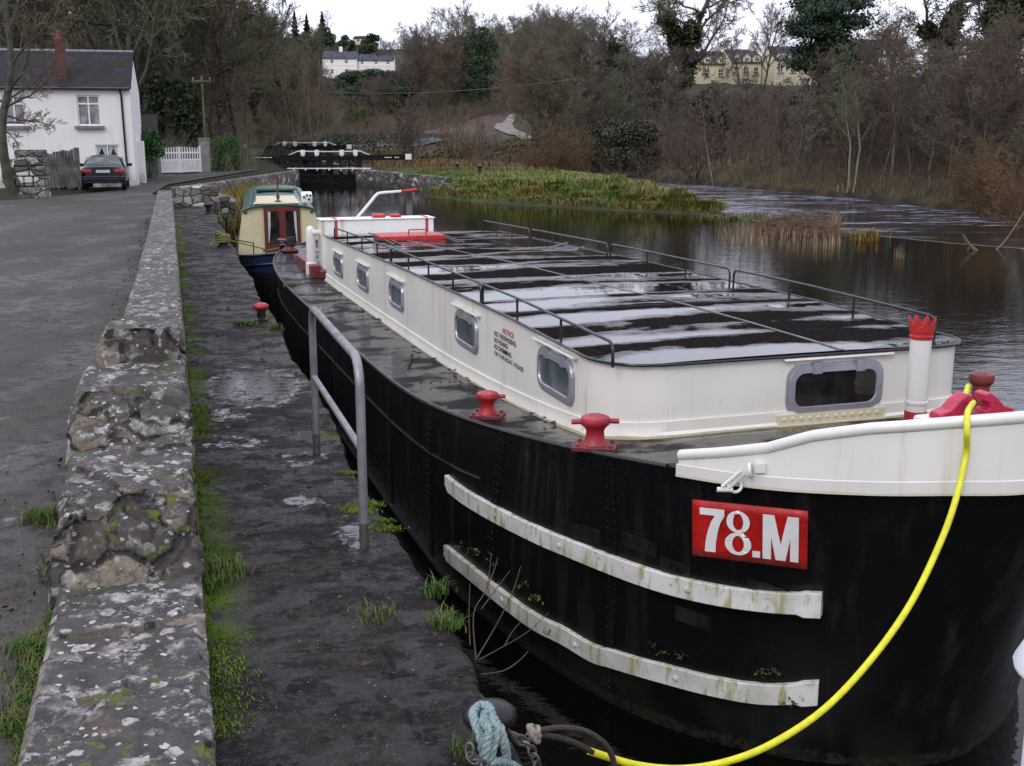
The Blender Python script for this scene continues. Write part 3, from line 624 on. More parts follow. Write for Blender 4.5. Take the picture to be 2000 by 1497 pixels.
def hull_pt(y, z):                                            # near side point at (y, z), y > bow
    best = None
    for i in range(nst - 1):
        a, b = hull_half(z if z < cD[i].z else cD[i].z, i), hull_half(z if z < cD[i + 1].z else cD[i + 1].z, i + 1)
        if (a.y - y) * (b.y - y) <= 0 and abs(a.y - b.y) > 1e-6:
            t = (y - a.y) / (b.y - a.y); return a.lerp(b, t), (b - a)
    return hull_half(z, 0), Vector((-1, 0, 0))
for dz in (-.06, -.10):
    acc = 0; last = None
    for i in range(0, nst * 6):
        k = i / 6
        if k > 55: break
        a = int(k); t = k - a
        if a + 1 >= nst: break
        zz = cD[a].z + (cD[a + 1].z - cD[a].z) * t + dz
        p = hull_half(min(zz, cD[a].z), a).lerp(hull_half(min(zz, cD[a + 1].z), a + 1), t)
        if last is not None:
            acc += (p - last).length
            if acc > .07:
                dd = (p - last); rivet(p, Vector((dd.y, -dd.x, 0)) * (1 if (dd.y * p.x) > 0 else -1) + Vector((0, 0, -.1))); acc = 0
        last = p
for yb_ in (-1.45, -.55, .75, 2.1, 3.6, 5.2, 6.8, 8.4, 10.0):
    cols = []
    for k in range(12):
        z = .12 + (interp(yb_, [(p.y, p.z) for p in cD]) - .2) * k / 11; q0, t0 = hull_pt(yb_, z); tt = Vector((t0.x, t0.y, 0)).normalized(); nn = Vector((tt.y, -tt.x, 0))
        if nn.x > 0: nn = -nn
        cols.append([q0 - tt * .05 - nn * .004, q0 - tt * .05 + nn * .005, q0 + tt * .05 + nn * .005, q0 + tt * .05 - nn * .004])
        for sg in (-.03, .03):
            rivet(q0 + tt * sg + nn * .005, nn, .010); rivet(q0 + tt * sg + nn * .005 + Vector((0, 0, .05)), nn, .010)
    hm.grid(cols, False)
hull = hm.build('hull', X['hull'], barge)
hull_tree = BVHTree.FromPolygons([tuple(v) for v in hm.v], hm.f)
CAML = None
def on_hull(px, py, off=0.0):
    """point of the hull skin met by a sight line, moved out along the skin normal (barge coordinates)"""
    o_ = bl((0, 0, CAMZ)); d_ = bl(ray(px, py) + Vector((0, 0, CAMZ))) - o_
    loc, n, i, dist = hull_tree.ray_cast(o_, d_.normalized())
    if loc is None: return None
    if n.dot(d_) > 0: n = -n
    return loc + n * off
dk = MB(); rows = []
for i in range(nst):
    p = cD[i]; rows.append([(p.x * (1 - 2 * k / 10) if k else p.x, p.y, p.z + .02 * (1 - (1 - k / 5) ** 2) - .004) for k in range(11)])
dk.grid(rows, True, True); dk.build('deck', X['deck'], barge)
gw = MB(); edge = [p + Vector((-.004 if p.y > -2 else 0, -.004 if p.y < -1 else 0, .004)) for p in cD if p.y > -1.06]
gw.tube(edge, .017, 6); gw.tube([Vector((-p.x, p.y, p.z)) for p in edge], .017, 6); gw.build('gunwale', X['black'], barge)
sk = MB()                                                    # belting line along the side
pts = []
for y in np.arange(1.0, 14.2, .35):
    zd = interp(y, [(p.y, p.z) for p in cD]); q, dr_ = hull_pt(y, zd - .40); pts.append(q + Vector((-.006, 0, 0)))
sk.tube(pts, .008, 6); sk.build('belting', X['black'], barge)
def rub_rail(top):                                            # curved steel rubbing strake with swollen ends
    P = [on_hull(px, py, 0) for px, py in top]; P = [p for p in P if p is not None]
    C = catmull(P, 8); m = MB(); rows = []; n = len(C)
    for i, p in enumerate(C):
        d = (C[min(i + 1, n - 1)] - C[max(i - 1, 0)]).normalized(); nr = Vector((d.y, -d.x, 0)).normalized()
        if nr.dot(p - Vector((0, 3, p.z))) < 0: nr = -nr
        hgt = .128 + (.014 if i > n - 5 else 0) - (.03 if i < 2 else 0); t = .034 + .003 * mnoise.noise(p * 3) + (.008 if i > n - 5 else 0)
        z0, z1 = p.z - hgt, p.z + (.010 if i > n - 5 else 0) + .004 * mnoise.noise(p * 9)
        rows.append([Vector((p.x, p.y, z0)) - nr * .03, Vector((p.x, p.y, z0)) + nr * (t - .006), Vector((p.x, p.y, z0 + .006)) + nr * t, Vector((p.x, p.y, z1 - .006)) + nr * t, Vector((p.x, p.y, z1)) + nr * (t - .006), Vector((p.x, p.y, z1)) - nr * .03])
    m.grid(rows, False); k = 6; b = len(m.v)
    m.f += [tuple(range(k)), tuple(range(b - k, b))[::-1]]; m.sm += [False, False]
    for j in (n // 4, n // 2, 3 * n // 4):
        p = Vector(rows[j][2]).lerp(Vector(rows[j][3]), .5); nn = (Vector(rows[j][2]) - Vector(rows[j][0])); nn.z = 0
        m.lathe([(.022, -.01), (.02, .006), (.01, .012)], (0, 0, 0), 8)
        for q in range(len(m.v) - 24, len(m.v)):
            v = Vector(m.v[q]); nn.normalize(); a = Vector((-nn.y, nn.x, 0)); m.v[q] = tuple(p + a * v.x + Vector((0, 0, 1)) * v.y + nn * v.z)
    return m
r1 = rub_rail([(876, 927), (905, 950), (950, 977), (1000, 1002), (1060, 1030), (1100, 1046), (1200, 1085), (1300, 1118), (1400, 1140), (1500, 1153), (1607, 1158)]).build('rubbing_rail', X['railw'], barge)
r2 = rub_rail([(874, 1064), (905, 1088), (950, 1124), (1000, 1163), (1050, 1198), (1100, 1222), (1160, 1256), (1200, 1268), (1300, 1296), (1400, 1320), (1500, 1335), (1600, 1330)]).build('rubbing_rail', X['railw'], barge)
r1['label'] = 'upper white rubbing rail streaked with green'; r2['label'] = 'lower dented white rubbing rail with rust'
# sign plate on the bow
sg = MB(); rows = []; SC = [(1355, 975), (1579, 997), (1577, 1110), (1355, 1083)]
def sgn(u, v, off): # v 0 bottom 1 top
    bx = SC[3][0] * (1 - u) + SC[2][0] * u; by = SC[3][1] * (1 - u) + SC[2][1] * u
    tx = SC[0][0] * (1 - u) + SC[1][0] * u; ty = SC[0][1] * (1 - u) + SC[1][1] * u
    return on_hull(bx + (tx - bx) * v, by + (ty - by) * v, off)
rows = [[sgn(u / 12, v / 6, .014) for u in range(13)] for v in range(7)]
sg.grid(rows, True); plate = sg.build('number_plate', X['signred'], barge)
so = plate.modifiers.new('Solidify', 'SOLIDIFY'); so.thickness = .01; so.offset = -1
def text_mesh(body, size=1.0, bold=0.0, align='LEFT', ext=0.0, space=1.0):
    cu = bpy.data.curves.new('lettering', 'FONT'); cu.body = body; cu.size = size; cu.offset = bold; cu.align_x = align; cu.extrude = ext; cu.space_character = space; cu.resolution_u = 6
    o_ = bpy.data.objects.new('lettering_source', cu); col.objects.link(o_)
    dg = bpy.context.evaluated_depsgraph_get(); me = bpy.data.meshes.new_from_object(o_.evaluated_get(dg))
    bpy.data.objects.remove(o_); bpy.data.curves.remove(cu); return me
def map_text(me, fn, cuts=10):
    bm = bmesh.new(); bm.from_mesh(me)
    xs = [v.co.x for v in bm.verts]; ys = [v.co.y for v in bm.verts]; x0, x1, y0, y1 = min(xs), max(xs), min(ys), max(ys)
    bmesh.ops.triangulate(bm, faces=bm.faces[:])
    for i in range(1, cuts):
        bmesh.ops.bisect_plane(bm, geom=bm.verts[:] + bm.edges[:] + bm.faces[:], plane_co=(x0 + (x1 - x0) * i / cuts, 0, 0), plane_no=(1, 0, 0))
    for i in range(1, 5):
        bmesh.ops.bisect_plane(bm, geom=bm.verts[:] + bm.edges[:] + bm.faces[:], plane_co=(0, y0 + (y1 - y0) * i / 5, 0), plane_no=(0, 1, 0))
    for v in bm.verts:
        p = fn((v.co.x - x0) / (x1 - x0), (v.co.y - y0) / (y1 - y0)); v.co = p
    me.materials.clear(); bm.to_mesh(me); bm.free(); return me
def plate_letters():
    bm = bmesh.new(); W = .032
    def poly(P):
        bm.faces.new([bm.verts.new((x, y, 0)) for x, y in P])
    def ring(cx, cy, rx, ry, t, n=28):
        o_ = [(cx + rx * math.cos(6.2832 * k / n), cy + ry * math.sin(6.2832 * k / n)) for k in range(n)]; i_ = [(cx + (rx - t) * math.cos(6.2832 * k / n), cy + (ry - t * .95) * math.sin(6.2832 * k / n)) for k in range(n)]
        for k in range(n): poly([o_[k], o_[(k + 1) % n], i_[(k + 1) % n], i_[k]])
    # 7
    poly([(.0, 1), (.25, 1), (.25, .84), (.0, .84)]); poly([(.155, .84), (.25, .84), (.212, .70), (.184, .5), (.166, .25), (.16, 0), (.05, 0), (.06, .25), (.082, .48), (.112, .68)])
    # 8
    ring(.39, .755, .12, .25, .068); ring(.39, .255, .134, .254, .074)
    # .
    poly([(.535, 0), (.615, 0), (.615, .145), (.535, .145)])
    # M
    poly([(.64, 0), (.725, 0), (.725, 1), (.64, 1)]); poly([(.92, 0), (1.005, 0), (1.005, 1), (.92, 1)])
    poly([(.725, 1), (.755, 1), (.8225, .36), (.8225, 0), (.772, 0), (.725, .50)]); poly([(.92, 1), (.89, 1), (.8225, .36), (.8225, 0), (.873, 0), (.92, .50)])
    me = bpy.data.meshes.new('lettering'); bm.to_mesh(me); bm.free(); return me
tm = map_text(plate_letters(), lambda u, v: sgn(.07 + u * .855, .11 + v * .78, .019), 14)
link_mesh('lettering', tm, X['txtw'], plate)
# bow bulwark with its rolled top rail
BT = [(-1.0, .05), (-1.12, .062), (-1.4, .11), (-1.66, .165), (-1.85, .245), (-2.05, .29), (-2.29, .315), (-2.46, .335)]
ib = [i for i in range(nst) if cD[i].y < -1.07]
half = [cD[i] for i in ib]
def bul(p, f, off=0.0):
    h = float(np.interp(-p.y, [-t[0] for t in BT], [t[1] for t in BT])); n = Vector((p.x, p.y + .6, 0)).normalized()
    q = p + n * (-.022 * f + .012 + off); return Vector((q.x, q.y, p.z - .045 + (h + .045) * f))
ring = half[::-1] + [Vector((-p.x, p.y, p.z)) for p in half[1:]]
bmq = MB(); bmq.grid([[bul(p, f) for p in ring] for f in (0, .12, .13, .5, 1)], True, False)
bmq.grid([[bul(p, f, -.022) for p in ring] for f in (0.05, .5, 1)], True, True)
bmq.grid([[bul(p, 0.0, .005 - .005 * (k == 2)) + Vector((0, 0, [0, .07, .075][k])) for p in ring] for k in range(3)], True, False)
bmq.tube([bul(p, 1, -.011) + Vector((0, 0, .012)) for p in ring], .032, 10)
bmq.add([bul(ring[0], 0), bul(ring[0], 1), bul(ring[0], 1, -.03), bul(ring[0], 0, -.03)], [(0, 1, 2, 3)])
bulw = bmq.build('bow_bulwark', X['bulwark'], barge)
rl = MB(); rl.grid([[bul(p, 0.0, .007) + Vector((0, 0, -.002)) for p in ring], [bul(p, 0.0, .007) + Vector((0, 0, .012 + .008 * mnoise.noise(p * 6))) for p in ring]], False); rl.build('rust_line', mk_white('rust_stained_white', (.6, .55, .42), 2.6), bulw)
def torus(m, c, n, r, rr, k=16):
    n = Vector(n).normalized(); a = n.orthogonal().normalized(); b = n.cross(a)
    m.tube([Vector(c) + (a * math.cos(2 * math.pi * i / k) + b * math.sin(2 * math.pi * i / k)) * r for i in range(k)], rr, 8, closed=True)
q = bul(min(half, key=lambda h: abs(h.y + 1.50)), .22, .04)
m = MB(); torus(m, q + Vector((0, 0, -.03)), (-.5, -.7, .4), .036, .009); m.box(q + Vector((.01, .01, .01)), (.02, .02, .04)); m.build('ring', X['bulwark'], bulw)
q2 = bul(min(half, key=lambda h: abs(h.y + 1.62)), .45, .045)
m = MB(); torus(m, q2 + Vector((0, 0, .02)), (.8, -.5, .1), .034, .011); m.bar(q2 + Vector((.03, 0, .03)), q2 + Vector((.08, -.03, .035)), .04, .05)
e2 = q2 + Vector((-.1, .06, -.10)); m.tube([q2 + Vector((-.02, .01, 0)), e2], .011, 8); m.tube([q2 + Vector((-.05, .0, .02)), e2 + Vector((-.03, 0, .02))], .011, 8); m.tube([e2 + Vector((-.05, .02, .0)), e2 + Vector((.03, -.01, 0))], .014, 8); m.build('shackle', X['bulwark'], bulw)
# cabin
RZ = [(-.2, 2.14), (2, 2.16), (5.8, 2.12), (9, 2.06), (11.75, 2.0)]
DZ = [(p.y, p.z) for p in cD]
def deckz(y): return interp(y, DZ) + .012
CR = .42; CF = -.12; CB = 11.72; CWD = 1.4
CWR, CRR = 1.455, .30
def cab_outline(off=0):
    o_ = []; w_ = CWD + off; wr = CWR + off
    for y in np.linspace(CB, CF + CR, 60): o_.append((-w_, y))
    for k in range(1, 9): t = k / 9 * math.pi / 2; o_.append((-w_ + (CR + off) * (1 - math.cos(t)) , CF + CR - (CR + off) * math.sin(t)))
    for x in np.linspace(-CWD + CR, CWR - CRR, 16): o_.append((x, CF - off))
    for k in range(1, 9): t = (1 - k / 9) * math.pi / 2; o_.append((wr - (CRR + off) * (1 - math.cos(t)), CF + CRR - (CRR + off) * math.sin(t)))
    for y in np.linspace(CF + CRR, CB, 60): o_.append((wr - .0 * y, y))
    return o_
OL = cab_outline(); cb = MB()
cb.grid([[(x, y, deckz(y) - .05 + (interp(y, RZ) - .012 - deckz(y) + .05) * f) for x, y in OL] for f in (0, .33, .66, 1)], True)
OS = cab_outline(.016); OT = cab_outline(.035)
cb.grid([[(x, y, deckz(y) - .02) for x, y in OT], [(x, y, deckz(y) + .012) for x, y in OT], [(x, y, deckz(y) + .035) for x, y in OS], [(x, y, deckz(y) + .105) for x, y in OS], [(x, y, deckz(y) + .108) for x, y in OL]], False)
cb.add([(-CWD, CB, deckz(CB) - .05), (CWR, CB, deckz(CB) - .05), (CWR, CB, interp(CB, RZ) - .012), (-CWD, CB, interp(CB, RZ) - .012)], [(3, 2, 1, 0)])
cabin = cb.build('cabin', X['cabin'], barge)
rl = MB(); OR = cab_outline(.0375); rl.grid([[(x, y, deckz(y) - .03) for x, y in OR], [(x, y, deckz(y) + .012 + .010 * mnoise.noise((x * 7, y * 7, 1))) for x, y in OR], [(x * .992, y, deckz(y) + .016 + .010 * mnoise.noise((x * 7, y * 7, 1))) for x, y in OR]], False)
rl.build('rust_line', mk_white('yellowed_rusty_paint', (.62, .55, .36), 2.6), cabin)
an = MB()                                                    # riveted angle strip at the foot of the cabin front
an.box((.28, CF - .026, 1.685), (.86, .016, .085)); an.box((.28, CF - .036, 1.648), (.88, .02, .012))
for i in range(12):
    an.lathe([(.016, 0), (.014, .006), (.006, .009)], (0, 0, 0), 8)
    for q in range(len(an.v) - 24, len(an.v)):
        v = an.v[q]; an.v[q] = (-.10 + i * .068 + v[0], CF - .034 - v[2], 1.695 + v[1])
strip = mk_white('rusty_cream_paint', (.66, .6, .42), 1.6); an.build('riveted_angle', strip, barge)
# roof
rf = MB(); rows = []; ys = list(np.arange(CF - .03, CF + CR, .03)) + list(np.arange(CF + CR, CB + .04, .06))
def roofhw(y):
    if y >= CF + CR: return CWD + .025
    t = (CF + CR - y) / (CR + .03); return CWD + .025 - CR * (1 - math.sqrt(max(0, 1 - t * t)))
def roofhr(y):
    if y >= CF + CRR: return CWR + .025
    t = (CF + CRR - y) / (CRR + .03); return CWR + .025 - CRR * (1 - math.sqrt(max(0, 1 - t * t)))
for y in ys:
    hw = roofhw(y); hr = roofhr(y); r = []
    for k in range(33):
        x = -hw + (hw + hr) * k / 32; e = min(1, min(hw + x, hr - x) / .12)
        z = interp(y, RZ) + .02 * (1 - (x / 1.42) ** 2) + e * (.0045 * mnoise.noise((x * .3, y * .9, 1)) + .0008 * mnoise.noise((x * .9, y * 3.0, 5)))
        r.append((x, y, z))
    rows.append([(r[0][0], y, interp(y, RZ) - .014)] + r + [(r[-1][0], y, interp(y, RZ) - .014)])
rf.grid(rows, True, False)
SX = lambda y: interp(y, [(0, .33), (1.1, .27), (2.7, .13), (4, .02), (6, -.13), (9, -.44), (11.7, -.7)])
sb = MB(); sb.grid([[(SX(y) + dx, y, interp(y, RZ) + .024 + dz) for dx, dz in ((-.008, -.01), (-.007, .003), (.007, .003), (.008, -.01))] for y in ys], False, True)
roof = rf.build('roof', X['roof'], barge)
if roof.data.polygons[200].normal.z < 0: roof.data.flip_normals()
sb.build('roof_seam', X['iron'] if False else X['galv'], roof)
e = MB(); ro = [(-roofhw(y), y) for y in ys[::-1]] + [(roofhr(y), y) for y in ys]
e.tube([(x, y, interp(y, RZ) - .002) for x, y in ro], .011, 6); e.build('roof_edge', X['black'], barge)
# windows: aluminium framed, rounded, hinged at the top under a rain strip
def rrect(w_, h_, r, n=5):
    o_ = []
    for cx_, cy_, a0 in ((w_ / 2 - r, h_ / 2 - r, 0), (-w_ / 2 + r, h_ / 2 - r, 90), (-w_ / 2 + r, -h_ / 2 + r, 180), (w_ / 2 - r, -h_ / 2 + r, 270)):
        for k in range(n + 1):
            t = R(a0 + 90 * k / n); o_.append((cx_ + r * math.cos(t), cy_ + r * math.sin(t)))
    return o_
def window(c, w_, h_, front=False, gm='glass'):
    """c = centre in barge coordinates; the face looks along -x (side) or -y (front)"""
    def pt(u, v, d): return (c[0] + u, c[1] - d, c[2] + v) if front else (c[0] - d, c[1] - u, c[2] + v)
    rings = []
    for off, d, rr in ((.02, 0.0, .105), (.018, .008, .105), (.0, .009, .09), (-.004, .022, .09), (-.04, .024, .075), (-.046, .01, .07)):
        rings.append([pt(u, v, d) for u, v in rrect(w_ + 2 * off, h_ + 2 * off, rr)])
    rings = [r + [r[0]] for r in rings]
    m = MB(); m.grid(rings, False, True); f = m.build('window', X['alu'], barge)
    m = MB(); rr = rrect(w_ - .088, h_ - .088, .072); m.add([pt(u, v, .012) for u, v in rr], [tuple(range(len(rr)))[::-1]]); m.build('pane', X[gm], f)
    for u in (-.22 * w_, .25 * w_):
        m = MB(); m.add([pt(u + a, h_ / 2 + b, d) for a in (-.035, .035) for b in (-.05, .035) for d in (.01, .03)], [(0, 1, 3, 2), (4, 6, 7, 5), (0, 4, 5, 1), (2, 3, 7, 6), (0, 2, 6, 4), (1, 5, 7, 3)])
        m.build('hinge', X['alu'], f)
    m = MB(); z = h_ / 2 + .055
    m.add([pt(u, z + b, d) for u in (-w_ * .58, w_ * .6) for b, d in ((.012, 0), (.016, .035), (.002, .04), (-.002, .0))], [(0, 1, 2, 3), (4, 7, 6, 5), (0, 4, 5, 1), (1, 5, 6, 2), (2, 6, 7, 3)])
    m.build('rain_strip', X['cabin'], f)
    return f
WY = [(.885, 1.885), (3.31, 1.815), (6.37, 1.745), (8.5, 1.69), (10.5, 1.645)]
for i, (y, z) in enumerate(WY): window((-CWD - .002, y, z), .74, .30)
fw = window((.31, CF - .002, 1.89), .74, .325, True, 'glassd'); fw['label'] = 'dark wide window in the cabin front'
# notice lettering on the cabin side
def side_text(body, y0, y1, z0, z1, mat):
    me = map_text(text_mesh(body, 1, .012), lambda u, v: Vector((-CWD - .004, y0 + (y1 - y0) * u, z0 + (z1 - z0) * v)), 3)
    t = link_mesh('notice_lettering', me, mat, barge); return t
side_text('NOTICE', 2.19, 1.89, 1.985, 2.032, X['txtr'])
for body, y1, z in (('NO TRESPASSING', 1.83, 1.925), ('NO FISHING', 2.05, 1.868), ('NO SWIMMING', 1.955, 1.811), ('ON THIS BOAT, PLEASE', 1.64, 1.75)):
    side_text(body, 2.435, y1, z, z + .044, X['txtb'])
# guard rails on the roof
def guard(x, y0, y1, posts, fade=False):
    m = MB(); zz = lambda y: interp(y, RZ); h = .155; r = .07; a, b = max(y0, y1), min(y0, y1); pts = [(x, a, zz(a) - .01), (x, a, zz(a) + h - r)]
    pts += [(x, a - r * (1 - math.cos(R(t))), zz(a) + h - r + r * math.sin(R(t))) for t in (22, 45, 68, 90)]
    for y in np.linspace(a - r, b + r, 10)[1:-1]: pts.append((x, y, zz(y) + h))
    pts += [(x, b + r * (1 - math.sin(R(t))), zz(b) + h - r + r * math.cos(R(t))) for t in (0, 22, 45, 68)] + [(x, b, zz(b) + h - r), (x, b, zz(b) - .01)]
    m.tube(pts, .0115, 8)
    for y in posts: m.bar((x, y, zz(y) - .005), (x, y, zz(y) + h), .018, .010)
    g = m.build('guard_rail', X['black'], barge)
    for py in (a, b):
        pass
    return g
guard(-1.36, 11.05, 6.9, [9.9, 8.75, 7.7]); guard(-1.36, 6.83, 2.98, [5.9, 4.95, 3.95]); guard(-1.36, 2.92, -.08, [1.93, .9])
guard(1.33, 12.0, 9.55, [11.2, 10.4]); guard(1.33, 9.47, 6.5, [8.5, 7.45]); guard(1.33, 6.4, 3.32, [5.3, 4.3]); guard(1.33, 3.24, .16, [2.2, 1.2])
# chimney with its crown
cx_, cy_ = .76, -.43; cz = deckz(cy_) - .01
m = MB(); m.lathe([(.071, .1), (.071, .15), (.078, .152), (.078, .17), (.071, .172), (.071, .62)], (cx_, cy_, cz), 28); chim = m.build('chimney', X['bulwark'], barge)
m = MB(); m.lathe([(.074, 0), (.074, .10)], (cx_, cy_, cz), 28); m.build('chimney_base', X['bred'], chim)
m = MB(); m.lathe([(.071, .60), (.078, .605), (.080, .625), (.075, .63), (.075, .645), (.081, .65), (.083, .67)], (cx_, cy_, cz), 28)
npt = 8; k = npt * 6; vs = []; fs = []
for i in range(k):
    a = 2 * math.pi * i / k + .2; ph = (i % 6) / 6; tip = 1 - abs(ph * 2 - 1)
    for r_, zz in ((.083, .665), (.087 + .006 * tip, .70 + .055 * tip)): vs.append((cx_ + r_ * math.cos(a), cy_ + r_ * math.sin(a), cz + zz))
    for r_, zz in ((.078, .665), (.082 + .006 * tip, .70 + .055 * tip)): vs.append((cx_ + r_ * math.cos(a), cy_ + r_ * math.sin(a), cz + zz))
for i in range(k):
    j = (i + 1) % k; a, b = i * 4, j * 4; fs += [(a, b, b + 1, a + 1), (b + 2, a + 2, a + 3, b + 3), (a + 1, b + 1, b + 3, a + 3)]
m.add(vs, fs); m.build('chimney_crown', X['bred'], chim)
# bollards bolted to the deck
def deck_bollard(x, y, s=1.0, horns=0, rz=0, mat='red'):
    z = deckz(y); m = MB()
    m.lathe([(.088 * s, .03 * s), (.078 * s, .05 * s), (.066 * s, .085 * s), (.063 * s, .13 * s), (.078 * s, .155 * s), (.102 * s, .175 * s), (.108 * s, .20 * s), (.098 * s, .225 * s), (.06 * s, .24 * s), (.01, .243 * s)], (x, y, z), 22, 1.0, .92)
    if horns:
        c, sn = math.cos(rz + .25), math.sin(rz + .25)
        for sg_ in ((1, -1) if horns == 2 else (-1,)):
            m.tube([(x + sg_ * c * .07 * s, y + sg_ * sn * .07 * s, z + .195 * s), (x + sg_ * c * .165 * s, y + sg_ * sn * .165 * s, z + .192 * s)], .019 * s, 8)
    b = m.build('bollard', X[mat], barge)
    m = MB(); m.box((x, y, z + .012), (.30 * s, .21 * s, .03), rz)
    for a in (-1, 1):
        for b2 in (-1, 1):
            ca, sa = math.cos(rz), math.sin(rz); dx, dy = a * .115 * s, b2 * .075 * s; m.lathe([(.014, .02), (.014, .042), (.004, .044)], (x + dx * ca - dy * sa, y + dx * sa + dy * ca, z), 6)
    m.build('base_plate', X['dred'], b, .004); return b
b1 = deck_bollard(-1.80, 1.32, .84, 1, R(150)); b1['label'] = 'red bollard with one stub horn, second from the bow'
b2 = deck_bollard(-1.57, -.31, .92, 2, R(-28)); b2['label'] = 'red bollard with two horns beside the cabin corner'
bs = deck_bollard(-1.55, 15.15, 1.0, 0, 0, 'dred'); bs['label'] = 'dark red stern bollard with ropes on it'
# bow fairlead and post
zb = 2.135; m = MB()
for sg_ in (-1, 1):
    vs = []; pr_ = [(.045, .0), (.245, .0), (.235, .035), (.17, .055), (.125, .10), (.075, .135), (.04, .125), (.04, .09), (.07, .07), (.075, .045), (.05, .03)]
    for yy in (-1.96, -1.86):
        for px_, pz_ in pr_: vs.append((-.02 + sg_ * px_, yy, zb + pz_))
    n = len(pr_); fs = [tuple(range(n)), tuple(range(n, 2 * n))[::-1]] + [(i, n + i, n + (i + 1) % n, (i + 1) % n) for i in range(n)]
    m.add(vs, fs)
m.box((-.02, -1.91, zb + .012), (.44, .12, .024)); fl = m.build('fairlead', X['pink'], barge, .008)
m = MB(); m.box((-.02, -1.88, zb - .09), (.54, .24, .17)); m.build('fairlead_seat', X['bulwark'], barge, .02)
m = MB(); zt = 1.90; m.lathe([(.048, 0), (.048, .32), (.065, .335), (.072, .36), (.066, .385), (.04, .40), (.01, .402)], (.29, -1.6, zt), 20); fb = m.build('bollard', X['dred'], barge); fb['label'] = 'dark red post with round cap at the bow'
m = MB(); m.box((.29, -1.6, zt - .02), (.24, .24, .04)); m.build('base_plate', X['dred'], fb)
# steering shelter box at the stern with two red straps
bx0, bx1, by0, by1, bz0, bz1 = -1.37, .54, 12.3, 12.75, 1.28, 2.19
m = MB(); m.box(((bx0 + bx1) / 2, (by0 + by1) / 2, (bz0 + bz1) / 2), (bx1 - bx0, by1 - by0, bz1 - bz0)); m.box(((bx0 + bx1) / 2, (by0 + by1) / 2, bz1 + .008), (bx1 - bx0 + .05, by1 - by0 + .05, .02))
rustw = mk_white('rust_pocked_white', (.76, .75, .73), 2.2); box = m.build('wheel_box', rustw, barge, .012)
for x in (-1.13, .42):
    m = MB(); m.box((x, by0 - .004, (bz0 + bz1) / 2 + .01), (.045, .012, bz1 - bz0 + .02)); m.box((x, (by0 + by1) / 2, bz1 + .022), (.045, by1 - by0 + .04, .012)); m.build('strap', X['bred'], box)
m = MB(); m.box((-.37, 12.5, bz1 + .05), (.22, .2, .06)); m.box((-.08, 12.5, bz1 + .045), (.18, .2, .05)); m.build('box_latch', X['bred'], box, .02)
m = MB(); m.lathe([(.10, 0), (.10, .20), (.078, .22), (.078, .70), (.073, .76), (.055, .80), (.015, .82)], (-1.52, 12.55, 1.27), 18); m.tube([(-1.50, 12.5, 1.98), (-1.36, 12.5, 1.98)], .05, 10); m.build('vent_pipe', X['bulwark'], barge)
m = MB(); m.box((-1.50, 13.2, 1.36), (.16, 2.0, .20)); m.box((-1.15, 12.5, 1.33), (.6, .9, .10)); m.build('timber_fender', X['dred'], barge, .01)
# bent tiller
m = MB(); tp = catmull([(-.70, 12.95, 2.12), (-.42, 13.0, 2.42), (-.30, 13.0, 2.555), (-.22, 13.0, 2.59), (.0, 13.0, 2.605), (.14, 13.0, 2.615)], 5); m.tube(tp, [.030 - .008 * i / len(tp) for i in range(len(tp))], 10); til = m.build('tiller', X['white'], barge)
m = MB(); m.tube([(.14, 13.0, 2.615), (.30, 13.0, 2.63), (.42, 13.0, 2.64)], [.024, .022, .026], 10); m.build('tiller_grip', X['bred'], til)
m = MB(); m.bar((-.57, 13.02, 2.16), (-.545, 13.02, 2.47), .03, .02); m.tube([(-.548, 13.02, 2.45), (-.543, 13.02, 2.49)], .022, 8); m.build('control_lever', X['dred'], barge)
# roof hatch with its runners
hz = interp(10, RZ) + .05
m = MB(); rr = [(-.86, 10.42), (.16, 10.42), (.0, 9.78), (-.80, 9.74)]
rows = [[(-.88, 9.80, hz), (-.88, 10.42, hz), (.10, 10.42, hz), (.10, 9.80, hz), (-.88, 9.80, hz)], [(-.88, 9.80, hz + .035), (-.88, 10.42, hz + .035), (.10, 10.42, hz + .035), (.10, 9.80, hz + .035), (-.88, 9.80, hz + .035)], [(-.80, 9.88, hz + .05), (-.80, 10.32, hz + .05), (.03, 10.32, hz + .05), (.03, 9.88, hz + .05), (-.80, 9.88, hz + .05)]]
m.grid(rows, False, True); m.add([(-.80, 9.88, hz + .05), (-.80, 10.32, hz + .05), (.03, 10.32, hz + .05), (.03, 9.88, hz + .05)], [(3, 2, 1, 0)]); hatch = m.build('hatch', X['bred'], barge)
m = MB(); m.tube(catmull([(-.47, 9.78, hz + .05), (-.47, 9.77, hz + .12), (-.45, 9.77, hz + .13), (-.23, 9.77, hz + .13), (-.21, 9.77, hz + .12), (-.21, 9.78, hz + .05)], 3), .010, 6); m.build('handle', X['bred'], hatch)
m = MB()
for x in (-.82, .12):
    m.box((x - .03, 9.75, hz - .02), (.022, 1.5, .05)); m.box((x + .05, 9.75, hz - .02), (.022, 1.5, .05))
m.build('runner', X['black'], barge)
m = MB(); m.box((-.35, 10.05, hz - .03), (.9, .6, .06)); m.build('hatch_coaming', X['bred'], barge)
